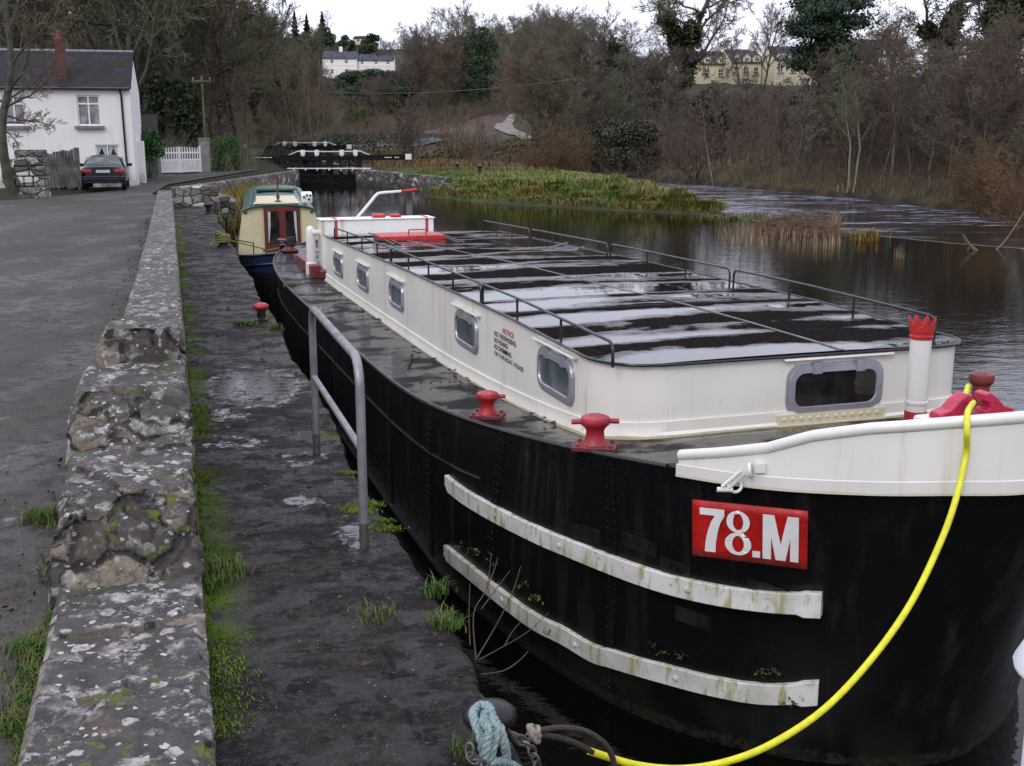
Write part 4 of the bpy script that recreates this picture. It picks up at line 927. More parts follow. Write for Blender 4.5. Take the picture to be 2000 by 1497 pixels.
# raised stern plate, bracket struts on the far rail, dried debris on the side deck
m = MB(); zz = 1.70; pl = [(-.95, 14.6), (-1.02, 15.3), (-.55, 16.1), (.55, 16.1), (1.02, 15.3), (.95, 14.6)]; m.prism(pl, zz, zz + .05); m.prism([(x * .96, 15.2 + (y - 15.2) * .9) for x, y in pl], 1.40, zz - .002); m.build('stern_platform', X['deck'], barge)
for y in (7.9, 7.3):
    m = MB(); m.bar((1.33, y, 2.15), (1.05, y - .02, 2.09), .02, .012); m.bar((1.05, y - .02, 2.09), (1.2, y - .3, 2.10), .02, .012); m.build('folding_bracket', X['galv'], barge)
random.seed(4)
m = MB()
for i in range(26):
    y = rnd(.4, 13); x = -CWD - .06 - abs(random.gauss(0, .05)); z = deckz(y)
    for q in range(random.randint(1, 4)):
        c = Vector((x + rnd(-.04, .04), y + rnd(-.1, .1), z + .008)); a = rnd(0, 6.28); s_ = rnd(.012, .03)
        m.add([c + Vector((math.cos(a + t) * s_ * (1.6 if t in (0, 3.14) else .7), math.sin(a + t) * s_, rnd(0, .02))) for t in (0, 1.57, 3.14, 4.71)] + [c + Vector((0, 0, .022))], [(0, 1, 4), (1, 2, 4), (2, 3, 4), (3, 0, 4)])
for y in np.arange(4.1, 4.7, .04): m.box((-1.7 + .3 * (y - 4.4), y, deckz(y) + .014), (.03, .02, .01))
for x in np.arange(-2.0, -1.45, .09): m.lathe([(.014, 0), (.012, .010), (.004, .012)], (x, 8.35, deckz(8.35) + .008), 6)
for x in np.arange(-2.0, -1.45, .09): m.lathe([(.014, 0), (.012, .010), (.004, .012)], (x, 3.05, deckz(3.05) + .01), 6)
m.build('deck_debris', X['slag'], barge)['kind'] = 'stuff'
# faint plate doublers on the bow
for (px, py, wpx) in [(1085, 1010, 90), (1215, 1035, 70), (1290, 1082, 60), (1490, 1135, 70), (1460, 1125, 60), (1320, 1180, 70)]:
    r0 = [on_hull(px + wpx * u / 5, py + 32 * 0 + u * 5, .008) for u in range(6)]; r1_ = [on_hull(px + wpx * u / 5, py + 30 + u * 5, .008) for u in range(6)]
    if None not in r0 and None not in r1_: m = MB(); m.grid([r1_, r0], False); m.build('doubler_plate', X['black'], barge)
# ---------------------------------------------------------------- ropes and chains
def rope(name, pts, r, mat, label, cat='rope', k=10, n=8):
    m = MB(); m.tube(catmull(pts, n), r, k); return tag(m.build(name, mat), label, cat)
def rp(px, py, t): return Vector((0, 0, CAMZ)) + ray(px, py) * t
fp = bw(.10, -2.17, zb + .06)
yp = [bw(.20, -1.6, 2.22), bw(.02, -1.80, 2.20), bw(-.02, -1.91, zb + .075), bw(-.17, -2.08, 2.245), bw(-.36, -2.28, 2.262), bw(-.43, -2.37, 2.19)] + [rp(1886, 890, 5.76), rp(1864, 985, 5.66), rp(1830, 1075, 5.57), rp(1775, 1185, 5.42), rp(1700, 1290, 5.27), rp(1610, 1385, 5.12), rp(1510, 1452, 4.98), rp(1420, 1488, 4.88), rp(1330, 1502, 4.8), rp(1240, 1494, 4.72), rp(1150, 1467, 4.64)]
rope('mooring_line', yp, .0158, X['yrope'], 'bright yellow sheathed mooring line hanging from the barge bow fairlead', 'mooring line', 12)
BX, BY = at(957, 1490, 1.25).x + .0, at(957, 1490, 1.25).y
bk = Vector((BX, BY, 1.25))
rope('mooring_rope', [rp(1158, 1470, 4.64), rp(1110, 1447, 4.6), rp(1045, 1436, 4.55), rp(1010, 1452, 4.5), bk + Vector((.06, .06, .12))], .0125, X['brope'], 'dark brown rope running from the yellow sheath to the black quay bollard')
rope('rope_loop', [rp(1045, 1430, 4.55), rp(1090, 1422, 4.56), rp(1140, 1428, 4.58), rp(1175, 1448, 4.6), rp(1193, 1472, 4.62), rp(1200, 1500, 4.63), rp(1200, 1540, 4.63)], .0125, X['brope'], 'brown rope loop arching over the dark water beside the black bollard')
kn = rp(1042, 1430, 4.53); m = MB()
for i in range(5): torus(m, kn + Vector((rnd(-.01, .01), rnd(-.01, .01), rnd(-.02, .02))), (rnd(.4, 1), rnd(-.3, .3), rnd(-.6, .6)), .026, .010, 12)
tag(m.build('rope_knot', simple('frayed_rope', (.3, .25, .2), (.16, .13, .1), 30, .9, .5)), 'small frayed knot joining the brown ropes beside the bollard', 'knot')
# black quay bollard with pale green rope
def quay_bollard(name, base, r, h, mat, capmat, label, capsq=.62):
    e = empty(name, base, QA, label, 'bollard', 'bollards along the quay edge')
    m = MB(); m.lathe([(r * 1.25, 0), (r * 1.2, .03), (r * .85, .05), (r * .75, h * .6), (r * .8, h * .7)], (0, 0, 0), 22); m.build('post', mat, e)
    m = MB(); m.lathe([(r * .8, h * .66), (r * 1.25, h * .74), (r * 1.42, h * .84), (r * 1.36, h * .95), (r * 1.0, h * 1.05), (r * .4, h * 1.1), (.005, h * 1.11)], (0, 0, 0), 22, 1, .85); m.build('cap', capmat, e); return e
quay_bollard('mooring_bollard', bk, .075, .23, X['iron'], X['iron'], 'black iron bollard with a pale green rope looped over it in the foreground')
m = MB(); rng = random.Random(3)
def strand(pts, r=.017):
    c = catmull(pts, 7); n = len(c)
    for ph in (0, 2.09, 4.19):
        q = []
        for i, p in enumerate(c):
            d = (c[min(i + 1, n - 1)] - c[max(i - 1, 0)]).normalized(); a = d.orthogonal().normalized(); b = d.cross(a); t = ph + i * .75; q.append(p + (a * math.cos(t) + b * math.sin(t)) * r * .52)
        m.tube(q, r * .62, 7)
def bpt(px, py, dt=0): return rp(px, py, 4.35 + dt)
strand([bpt(945, 1478, -.12), bpt(938, 1440, -.14), bpt(928, 1410, -.1), bpt(925, 1392, -.06), bpt(940, 1378, -.02), bpt(955, 1382, -.06), bpt(962, 1402, -.1), bpt(970, 1430, -.14), bpt(960, 1470, -.14), bpt(962, 1495, -.12)])
strand([bpt(948, 1392, -.1), bpt(945, 1410, -.12), bpt(955, 1425, -.15), bpt(952, 1450, -.16), bpt(946, 1485, -.14), bpt(950, 1520, -.1)])
strand([bpt(958, 1400, -.1), bpt(975, 1420, -.12), bpt(984, 1450, -.13), bpt(988, 1470, -.1), bpt(992, 1500, -.06), bpt(1010, 1520, -.02)])
strand([bpt(962, 1490, -.14), bpt(985, 1488, -.1), bpt(1010, 1500, -.05), bpt(1035, 1520, 0)], .015)
tag(m.build('mooring_rope', X['grope']), 'pale green laid rope looped in a bight over the foreground bollard', 'rope')
def chain(name, pts, label, L=.052, r=.0052):
    c = catmull(pts, 30); m = MB(); acc = 0; last = c[0]; k = 0; pl = c[0]
    for p in c[1:]:
        acc += (p - last).length; last = p
        if acc >= L * .72:
            d = (p - pl).normalized(); s1 = d.orthogonal().normalized(); s2 = d.cross(s1); side = s1 if k % 2 else s2; mid = (p + pl) / 2
            if k % 2 == 0: side = (side + s1 * .3).normalized()
            m.tube([mid + d * L * .5 * math.cos(t) + side * L * .32 * math.sin(t) for t in [2 * math.pi * q / 12 for q in range(12)]], r, 6, closed=True); pl = p; acc = 0; k += 1
    return tag(m.build(name, X['chain']), label, 'chain')
chain('chain', [bpt(1000, 1432, -.08), bpt(1020, 1447, -.05), bpt(1038, 1464, -.02), bpt(1046, 1485, 0), bpt(1052, 1510, .02), bpt(1055, 1540, .04)], 'steel chain hanging from the right of the black bollard over the quay edge')
chain('chain', [bpt(918, 1455, -.16), bpt(917, 1478, -.16), bpt(925, 1488, -.16), bpt(938, 1484, -.16), bpt(948, 1500, -.15), bpt(956, 1530, -.14)], 'steel chain lying at the left foot of the black bollard')
q = at(511, 628, 1.25); quay_bollard('mooring_bollard', (q.x, q.y, 1.25), .072, .22, X['iron'], X['red'], 'quay bollard with a red painted cap beside a grass tuft')
q = at(437, 483, 1.25); quay_bollard('mooring_bollard', (q.x, q.y, 1.25), .11, .26, X['iron'], X['iron'], 'dark quay bollard with olive yellow rope turned around it')
m = MB()
for i in range(4): torus(m, (q.x, q.y, 1.36 + i * .045), (.1 * i - .1, .1, 1), .135, .022, 18)
m.tube(catmull([(q.x + .05, q.y - .1, 1.5), (q.x - .1, q.y - .15, 1.58), (q.x - .16, q.y - .1, 1.42), (q.x - .22, q.y - .2, 1.3)], 6), .02, 7)
tag(m.build('mooring_rope', X['yelrope']), 'olive yellow rope wound round the far quay bollard', 'rope')
qq = at(408, 418, 1.25); quay_bollard('mooring_bollard', (qq.x, qq.y, 1.25), .10, .3, X['iron'], X['iron'], 'small dark bollard standing at the far end of the quay')
# ---------------------------------------------------------------- hand rail on the quay
e = empty('hand_rail', at(712, 1072, 1.25), 0, 'bent galvanised steel hand rail standing near the quay edge', 'railing')
A = at(712, 1072, 1.25) - Vector(e.location); B = at(619, 887, 1.25) - Vector(e.location); ht = 1.13; dv = (B - A).normalized(); m = MB()
pts = [A + Vector((0, 0, .15)), A + Vector((-.0, 0, ht - .16))] + [A + dv * .16 * (1 - math.cos(R(t))) + Vector((-.0, 0, ht - .16 + .16 * math.sin(R(t)))) for t in (22, 45, 67, 90)]
pts += [B - dv * .16 * (1 - math.sin(R(t))) + Vector((0, 0, ht - .16 + .16 * math.cos(R(t)))) for t in (0, 22, 45, 67)] + [B + Vector((0, 0, ht - .16)), B + Vector((0, 0, .15))]
m.tube(pts, .027, 14, False); m.build('frame_tube', X['galv'], e)
m = MB(); m.tube([A + Vector((0, 0, .60)), B + Vector((0, 0, .60))], .022, 12, False); m.build('mid_rail', X['galv'], e)
for P in (A, B):
    m = MB(); m.tube([P + Vector((0, 0, -.03)), P + Vector((0, 0, .16))], .0285, 14); m.build('post_foot', simple('stained_post_foot', (.07, .06, .055), (.03, .026, .024), 20, .6, .3), e)
# white post cut off by the right edge
e = empty('white_post', (1.235, 2.3, -1.2), 0, 'white capped post cut off by the right edge of the photo', 'post')
wp = simple('white_plastic', (.8, .83, .88), (.74, .77, .83), 4, .4)
m = MB(); m.lathe([(.102, 0), (.102, 3.72)], (0, 0, 0), 28); m.build('post', wp, e)
m = MB(); m.lathe([(.10, 3.70), (.138, 3.70), (.141, 3.712), (.10, 3.80), (.05, 3.85), (.004, 3.862)], (0, 0, 0), 28); m.build('cap', wp, e)
# ---------------------------------------------------------------- narrowboat behind the barge
NB = empty('narrow_boat', (-5.62, 28.0, 0), R(12), 'cream and green narrow boat with blue bow moored behind the barge', 'narrow boat')
hl = MB(); def_rows = []
for f in range(5):
    z = [-.3, 0, .30, .52, .84][f]; row = []
    for i in range(25):
        t = i / 24; y = -4.15 + t * 15.5 - (.12 * (f - 4) if i == 0 else 0) ; hw = 1.04 * min(1, math.sin(min(1, (y + 4.2) / 3.2) * math.pi / 2) ** .8) if y < -1 else 1.04
        zz = z + (.32 * max(0, (-1.2 - y) / 3) ** 1.5 * f / 4)
        row.append((hw, y, zz))
    def_rows.append([(-a, b, c) for a, b, c in row[::-1]] + row)
hl.grid(def_rows[:4], True); nh = hl.build('hull', X['black'], NB); hb_ = MB(); hb_.grid([[(a * 1.004, b, c) for a, b, c in def_rows[3]], [(a * 1.01, b - .01, c + .02) for a, b, c in def_rows[4]]], True); hb_.build('sheer_band', X['nblue'], nh)
m = MB(); top = def_rows[4]; m.tube([(a, b, c + .01) for a, b, c in top], .035, 6); m.tube([(a * 1.01, b, c - .2) for a, b, c in top], .03, 6); m.build('rubbing_strake', X['black'], nh)
m = MB(); m.add([(a * .99, b, c - .22) for a, b, c in top], [tuple(range(len(top)))]); m.build('well_deck', simple('boat_deck_grey', (.06, .06, .065), None, 8, .5), NB)
m = MB(); CWb, CWt, z0, z1 = 1.03, .86, .62, 1.86
def nsec(y, rise=.0): return [(-CWb, y, z0), (-CWt, y, z1 - .12)] + [(-CWt * math.cos(R(t)) if t else -CWt, y, z1 - .12 + .16 * math.sin(R(t))) for t in (15, 40, 65, 90, 115, 140, 165)] + [(CWt, y, z1 - .12), (CWb, y, z0)]
s0, s1 = nsec(0), nsec(10.4); n = len(s0); m.add(s0 + s1, [tuple(range(n))] + [(i, n + i, n + i + 1, i + 1) for i in range(n - 1)] + [tuple(range(n, 2 * n))[::-1]]); ncab = m.build('cabin', X['ncream'], NB)
m = MB(); rr = [[(x * 1.02, y, z + .012) for x, _, z in nsec(0)[1:-1]] for y in (-.06, 10.45)]; m.grid(rr, True, False)
for y in (-.07,): m.tube([(x * 1.02, y, z + .004) for x, _, z in nsec(0)[1:-1]], .028, 6)
m.build('roof', X['ngreen'], ncab)
m = MB(); m.add([(-.60, .10, z1 + .058), (.52, .10, z1 + .068), (.46, 3.4, z1 + .066), (-.46, 3.4, z1 + .06)], [(0, 1, 2, 3)]); m.box((-.04, 1.8, z1 + .062), (1.0, 3.2, .03)); m.build('roof_panel', X['ncream'], ncab)
m = MB()
for x in (-.66, .66): m.tube([(x, -.02, z1 + .02), (x, .3, z1 + .05), (x, 10, z1 + .05)], .018, 6)
m.build('grab_rail', X['ngreen'], ncab)
m = MB(); m.box((0, 6.4, z1 + .11), (1.1, 1.2, .09)); m.build('roof_locker', X['ngreen'], ncab, .03)
m = MB(); m.lathe([(.09, .0), (.09, .05), (.04, .06), (.025, .10)], (.0, .55, z1 + .05), 12); m.build('mast_base', X['ngreen'], ncab)
m = MB(); m.tube([(0, .55, z1 + .1), (0, .55, z1 + .70)], .022, 10); m.tube([(0, .55, z1 + .16), (0, .55, z1 + .24)], .045, 10); m.build('flue_pipe', X['dred'], ncab)
m = MB(); m.box((.70, .7, z1 + .17), (.26, .34, .22), 0, R(12)); tub = m.build('flower_tub', X['txtw'], ncab, .03)
m = MB()
for a, b in ((-.07, .02), (.05, -.04), (.0, .07), (.08, .06)): m.lathe([(.028, 0), (.03, .004), (.02, .006)], (0, 0, 0), 8); off = (.70 + a, .7 - .19, z1 + .17 + b); m.v[-24:] = [(off[0] + x, off[1] - z, off[2] + y) for x, y, z in m.v[-24:]]
m.build('spot', X['black'], tub)
m = MB(); m.box((.07, -.025, 1.24), (.86, .05, 1.22)); dr = m.build('door', X['maroon'], ncab)
for x in (-.14, .29):
    m = MB(); m.box((x, -.056, 1.36), (.27, .02, .78)); p = m.build('pane', X['glassd'], dr)
    m = MB(); sg_ = -1 if x < 0 else 1; m.add([(x + sg_ * .12, -.07, 1.74), (x + sg_ * .06, -.07, 1.74), (x + sg_ * .07, -.07, 1.4), (x + sg_ * .11, -.07, 1.0), (x + sg_ * .13, -.07, 1.0)], [(0, 1, 2, 3, 4)]); m.build('curtain', X['curtain'], dr)
for x in (-.78, .78):
    m = MB(); m.lathe([(.035, 0), (.03, .02), (.008, .024)], (0, 0, 0), 10); m.v = [(x + a, -.01 - c, 1.72 + b) for a, b, c in m.v]; m.build('lamp', X['black'], ncab)
m = MB(); hb = [(.0, -3.95), (-.6, -3.0), (-.98, -1.9), (-1.02, -.3)]
for sg_ in (-1, 1):
    m.tube([(sg_ * abs(x), y, 1.20 + .1 * (-y) / 4) for x, y in hb[1:]], .014, 6)
    for x, y in hb[1:]: m.tube([(sg_ * abs(x), y, .8), (sg_ * abs(x), y, 1.20 + .1 * (-y) / 4)], .014, 6)
m.build('bow_rail', X['black'], NB)
m = MB(); m.lathe([(.05, 0), (.05, .3), (.075, .33), (.075, .36), (.01, .38)], (0, -3.6, .92), 12); m.build('bow_post', X['iron'], NB)
def nbt(u, v):
    y = -.7 - 1.6 * u; z = .59 + .17 * v + .2 * max(0, (-1.2 - y) / 3) ** 1.5; hw = 1.04 * min(1, math.sin(min(1, (y + 4.2) / 3.2) * math.pi / 2) ** .8); return Vector((-hw - .03, y, z))
link_mesh('name_lettering', map_text(text_mesh('VNIKELLD', 1, .01), nbt, 14), X['txtw'], nh)
def nw(x, y, z): c, s_ = math.cos(R(12)), math.sin(R(12)); return Vector((-5.62 + x * c - y * s_, 28 + x * s_ + y * c, z))
rope('mooring_rope', [nw(0, -3.6, 1.22), nw(-.4, -3.2, 1.12), (q.x + .75, q.y + .35, 1.18), (q.x + .1, q.y, 1.40)], .014, X['yelrope'], 'dark rope from the narrow boat bow to the rope-wound bollard', 'rope', 7)
rope('mooring_rope', [nw(0, -3.6, 1.2), nw(.25, -4.3, 1.15), bw(-1.75, 15.2, 1.62), bw(-1.58, 15.1, 1.62)], .016, X['grope'], 'thin rope between the narrow boat bow and the barge stern bollard', 'rope', 7)
m = MB(); c_ = bw(-1.55, 15.15, deckz(15.15))
for i in range(4): torus(m, c_ + Vector((0, 0, .13 + .035 * i)), (.15 - .1 * i, .1, 1), .095, .02, 14)
tag(m.build('mooring_rope', X['brope']), 'dark rope turned around the barge stern bollard', 'rope')
# ---------------------------------------------------------------- lock gates
def lock_gate(c, rz, half, tail_l, tail_r, label, txt=True, low=0.0):
    e = empty('lock_gate', (c[0], c[1], 0), rz, label, 'lock gate')
    for sg in (-1, 1):
        tail = tail_l if sg < 0 else tail_r
        lf = MB()
        for x in (.12, half): lf.box((sg * x, 0, .92 + low), (.26, .3, 2.5))
        for i in range(6): lf.box((sg * (half / 2 + .06), .02, -.35 + i * .165 + low * .3), (half - .3, .10, .155))
        lf.box((sg * half / 2, 0, .62 + low), (half, .22, .14)); lf.box((sg * half / 2, 0, 1.28 + low), (half, .2, .12)); lf.box((sg * half / 2, 0, .2), (half, .2, .18))
        for x in (.75, 1.35): lf.box((sg * x, -.1, 1.2 + low), (.11, .12, 1.5)); lf.box((sg * x, -.12, .6), (.3, .06, .5))
        leaf = lf.build('gate_leaf', X['blackwood'], e)
        b = MB(); b.bar((sg * .0, 0, 1.80 + low), (sg * (half + tail), .15, 1.86 + low), .26, .36); bm_ = b.build('balance_beam', X['blackwood'], e, .02)
        b = MB(); b.bar((sg * (half + tail), .15, 1.86 + low), (sg * (half + tail + .42), .15, 1.87 + low), .275, .375); b.build('beam_end', X['white'], bm_, .02)
        if txt:
            b = MB()
            for i in range(7 if sg < 0 else 6):
                if sg > 0 and i == 2: continue
                b.box((sg * (half + tail - .5 - i * .17) if sg > 0 else -(half + tail) + .9 + i * .19, -.145 + .15 * .8, 1.83 + low), (.13, .02, .045))
            b.build('lettering', X['txtw'], bm_)
        h = MB(); x0, x1 = sg * .3, sg * (half + .1)
        h.tube([(sg * .0, -.05, 2.22 + low), (x1, -.05, 2.25 + low), (sg * (half + .75), .05, 1.98 + low)], .035, 6); h.build('hand_rail', X['white'], e)
        for x in (.85, half - .25):
            g = MB(); g.box((sg * x, -.06, 2.16 + low), (.30, .25, .34)); g.box((sg * x, -.06, 1.96 + low), (.24, .2, .1)); g.build('paddle_gear', X['white'], e, .03)
    f = MB(); f.box((0, -.32, 1.10 + low), (2 * half + 1.6, .34, .06)); f.build('foot_board', X['white'], e)
    f = MB()
    for x in np.arange(-2.4, 2.5, .8): f.box((x, -.35, 1.04 + low), (.08, .3, .16))
    f.build('board_bracket', X['white'], e); return e
lock_gate((-12.55, 80.7), R(2), 2.05, 4.0, 3.15, 'black lower lock gates with long white tipped balance beams')
lock_gate((-18.3, 104), R(2), 2.05, 3.0, 1.6, 'black upper lock gates behind the lower pair', False, .35)
for px, py in ((893, 332), (937, 337)):
    p = at(px, py, 1.0); e = empty('lock_bollard', (p.x, p.y, 1.0), 0, 'small black mooring post on the island, %s the lock gates' % ('nearest' if px == 893 else 'farther from'), 'bollard', 'bollards along the lock island')
    m = MB(); m.lathe([(.11, -.1), (.1, .28), (.17, .32), (.17, .42), (.05, .46)], (0, 0, 0), 12); m.build('post', X['iron'], e)
# ---------------------------------------------------------------- buildings
def facade(m, x0, x1, z0, z1, holes, y=0.0, depth=.14):
    """wall face in the plane y with real openings and reveals; x to the right, looking along +y"""
    xs = sorted({x0, x1} | {h[0] for h in holes} | {h[1] for h in holes}); zs = sorted({z0, z1} | {h[2] for h in holes} | {h[3] for h in holes})
    for i in range(len(xs) - 1):
        for j in range(len(zs) - 1):
            cx_, cz_ = (xs[i] + xs[i + 1]) / 2, (zs[j] + zs[j + 1]) / 2
            if any(h[0] < cx_ < h[1] and h[2] < cz_ < h[3] for h in holes): continue
            m.add([(xs[i], y, zs[j]), (xs[i + 1], y, zs[j]), (xs[i + 1], y, zs[j + 1]), (xs[i], y, zs[j + 1])], [(0, 1, 2, 3)])
    for a, b, c, d in holes:
        m.add([(a, y, c), (b, y, c), (b, y, d), (a, y, d), (a, y + depth, c), (b, y + depth, c), (b, y + depth, d), (a, y + depth, d)], [(0, 4, 5, 1), (1, 5, 6, 2), (2, 6, 7, 3), (3, 7, 4, 0)])
def house_window(e, a, b, c, d, y, bars, curtain=False, sill=True, gm='hglass', fm='upvc'):
    f = MB(); t = .07; yy = y + .10
    f.box(((a + b) / 2, yy, c + t / 2), (b - a, .06, t)); f.box(((a + b) / 2, yy, d - t / 2), (b - a, .06, t)); f.box((a + t / 2, yy, (c + d) / 2), (t, .058, d - c - 2 * t)); f.box((b - t / 2, yy, (c + d) / 2), (t, .058, d - c - 2 * t))
    for k, v in bars:
        if k == 'v': f.box((a + (b - a) * v, yy, (c + d) / 2), (t * .9, .056, d - c - 2 * t))
        else: f.box(((a + b) / 2, yy - .003, c + (d - c) * v), (b - a - 2 * t, .058, t))
    w_ = f.build('window', X[fm], e)
    g = MB(); g.add([(a + .02, yy + .02, c + .02), (b - .02, yy + .02, c + .02), (b - .02, yy + .02, d - .02), (a + .02, yy + .02, d - .02)], [(0, 1, 2, 3)]); g.build('pane', X[gm], w_)
    if curtain:
        g = MB(); h = (b - a) / 2
        for s_, o_ in ((1, a), (-1, (a + b) / 2), (1, (a + b) / 2), (-1, b)):
            g.add([(o_ + s_ * .06, yy + .012, d - .06), (o_ + s_ * h * .55, yy + .012, d - .06), (o_ + s_ * h * .16, yy + .012, c + (d - c) * .3), (o_ + s_ * .06, yy + .012, c + .06)], [(0, 1, 2, 3)])
        g.build('curtain', X['curtain'], w_)
    if sill:
        g = MB(); g.box(((a + b) / 2, y - .05, c - .07), (b - a + .26, .26, .13)); g.build('sill', X['greyp'], w_)
def gable_roof(e, x0, x1, y0, y1, ze, zr, mat, th=.10, over=.15, chim=None):
    ym = (y0 + y1) / 2; m = MB()
    for s_ in (-1, 1):
        ya = y0 - over if s_ < 0 else y1 + over; dz = (zr - ze) / (ym - y0) * over
        m.add([(x0 - .06, ya, ze - dz), (x1 + .06, ya, ze - dz), (x1 + .06, ym, zr), (x0 - .06, ym, zr), (x0 - .06, ya, ze - dz + th), (x1 + .06, ya, ze - dz + th), (x1 + .06, ym, zr + th), (x0 - .06, ym, zr + th)], [(0, 1, 2, 3), (7, 6, 5, 4), (0, 4, 5, 1), (1, 5, 6, 2), (3, 7, 4, 0)])
    return m.build('roof', mat, e)
def gable_walls(m, x0, x1, y0, y1, z0, ze, zr):
    ym = (y0 + y1) / 2
    for x in (x0, x1): m.add([(x, y0, z0), (x, y1, z0), (x, y1, ze), (x, ym, zr), (x, y0, ze)], [(0, 1, 2, 3, 4)])
    m.add([(x0, y1, z0), (x1, y1, z0), (x1, y1, ze), (x0, y1, ze)], [(0, 1, 2, 3)])
# white cottage
hY = 53.0; P0 = at(262, 300, Y=hY); HX = P0.x; HR = R(14)
e = empty('white_cottage', (HX, hY, 1.15), HR, 'white rendered two-storey cottage with dark slate roof and brick chimney', 'house')
def hp(px, py):   # sight line met with the front wall plane, in wall coordinates
    d = ray(px, py); nx_, ny_ = -math.sin(HR), math.cos(HR); t = (HX * nx_ + hY * ny_) / (d.x * nx_ + d.y * ny_)
    return (d.x * t - HX) * math.cos(HR) + (d.y * t - hY) * math.sin(HR), CAMZ + d.z * t - 1.15
ze = hp(200, 171)[1]; zr = 5.98
holes = []
for (xa, ya, xb, yb) in ((148, 186, 198, 246), (2, 186, 52, 246), (186, 283, 234, 318)):
    a, d = hp(xa, ya); b, c = hp(xb, yb); holes.append((a, b, c, d))
m = MB(); facade(m, -12, 0, -.3, ze, holes); gable_walls(m, -12, 0, 0, 6.4, -.3, ze, zr - .02); m.build('wall', X['house'], e)
for i, (a, b, c, d) in enumerate(holes): house_window(e, a, b, c, d, 0, [('v', .5), ('h', .72)] if i < 2 else [('v', .5)], i == 2, True, 'hglass' if i < 2 else 'glassd')
for i, (a, b, c, d) in enumerate(holes[:2]):
    m = MB(); m.box(((a + b) / 2, .18, (c + (d - c) * .36)), (b - a - .2, .01, (d - c) * .62)); m.build('curtain', X['curtain'], e)
r_ = gable_roof(e, -12, 0, 0, 6.4, ze, zr, X['slate'])
m = MB(); m.tube([(-12, 3.2, zr + .1), (.06, 3.2, zr + .1)], .08, 8); m.build('ridge_tile', X['greyp'], r_)
cxa, cza = hp(119, 168); cxm = cxa
yb_ = .75; zb0 = ze - .2; m = MB(); m.box((cxm, yb_, zb0 + 1.1), (.40, .46, 2.3)); m.box((cxm, yb_, zb0 + 2.22), (.45, .5, .1)); ch = m.build('chimney', X['brick'], r_)
m = MB(); m.lathe([(.13, 0), (.11, .3), (.13, .34), (.1, .36)], (cxm - .02, yb_, zb0 + 2.26), 12); m.build('chimney_pot', X['pot'], ch)
m = MB(); m.box((cxm + .03, yb_ - .05, zb0 - .12), (.5, .56, .2)); m.build('chimney_flashing', X['conc'], ch)
m = MB(); m.tube([(-12, -.2, ze - .06), (.0, -.2, ze - .06)], .06, 8); m.tube([(-.42, -.2, ze - .1), (-.38, -.07, ze - .3), (-.33, -.07, -.1)], .045, 8); m.build('gutter', X['black'], e)
m = MB(); m.box((.12, 3.0, .85), (.26, 1.2, 2.3)); m.build('porch_wall', X['house'], e)
# outbuilding behind the cottage
p = at(272, 300, Y=61); e = empty('outbuilding', (p.x, 61, 1.2), R(14), 'low slate-roofed outbuilding half hidden behind the white cottage', 'outbuilding')
m = MB(); facade(m, -1.5, .9, -.3, 2.0, [(-.2, .5, 0, 1.7)]); gable_walls(m, -1.5, .9, 0, 3, -.3, 2.0, 3.2); m.build('wall', X['board'], e); gable_roof(e, -1.5, .9, 0, 3, 2.0, 3.2, X['slate']); m = MB(); m.box((.15, .12, .85), (.7, .05, 1.7)); m.build('door', X['board'], e)
# garden gate between two grey pillars
def gate_pillar(px, py, w_, label):
    p = at(px, py, 1.2); e_ = empty('gate_pillar', (p.x, p.y, 1.15), R(4), label, 'pillar'); h = 1.95
    m = MB(); m.box((0, 0, h / 2 - .1), (w_, .5, h + .2)); m.build('shaft', X['conc'], e_, .02); m = MB(); m.box((0, 0, h + .05), (w_ + .06, .56, .1)); m.build('cap_stone', X['conc'], e_, .02); return p
pa = gate_pillar(302, 340, .56, 'dark grey rendered pillar left of the white gate'); pb = gate_pillar(402, 337, .56, 'pale grey rendered pillar right of the white gate')
e = empty('garden_gate', ((pa.x + pb.x) / 2, (pa.y + pb.y) / 2 - .05, 1.25), math.atan2(pb.y - pa.y, pb.x - pa.x), 'white picket double gate closed between two grey pillars', 'gate')
gw_ = (pb - pa).length - .64
for sg in (-1, 1):
    m = MB(); x0, x1 = sg * .02, sg * gw_ / 2; n = 9
    for z in (.06, .72, 1.12): m.box(((x0 + x1) / 2, 0, z), (abs(x1 - x0), .05, .09))
    for k in range(n):
        x = x0 + (x1 - x0) * k / (n - 1); m.box((x, -.02, .72), (.055, .03, 1.42 + .06 * math.cos(k / (n - 1) * math.pi)))
        if 0 < k: m.box((x - (x1 - x0) / (n - 1) / 2, -.02, .36), (.05, .03, .72))
    m.box((x0, 0, .72), (.09, .06, 1.5)); m.box((x1, 0, .74), (.09, .06, 1.52)); m.build('gate_leaf', X['white'], e)
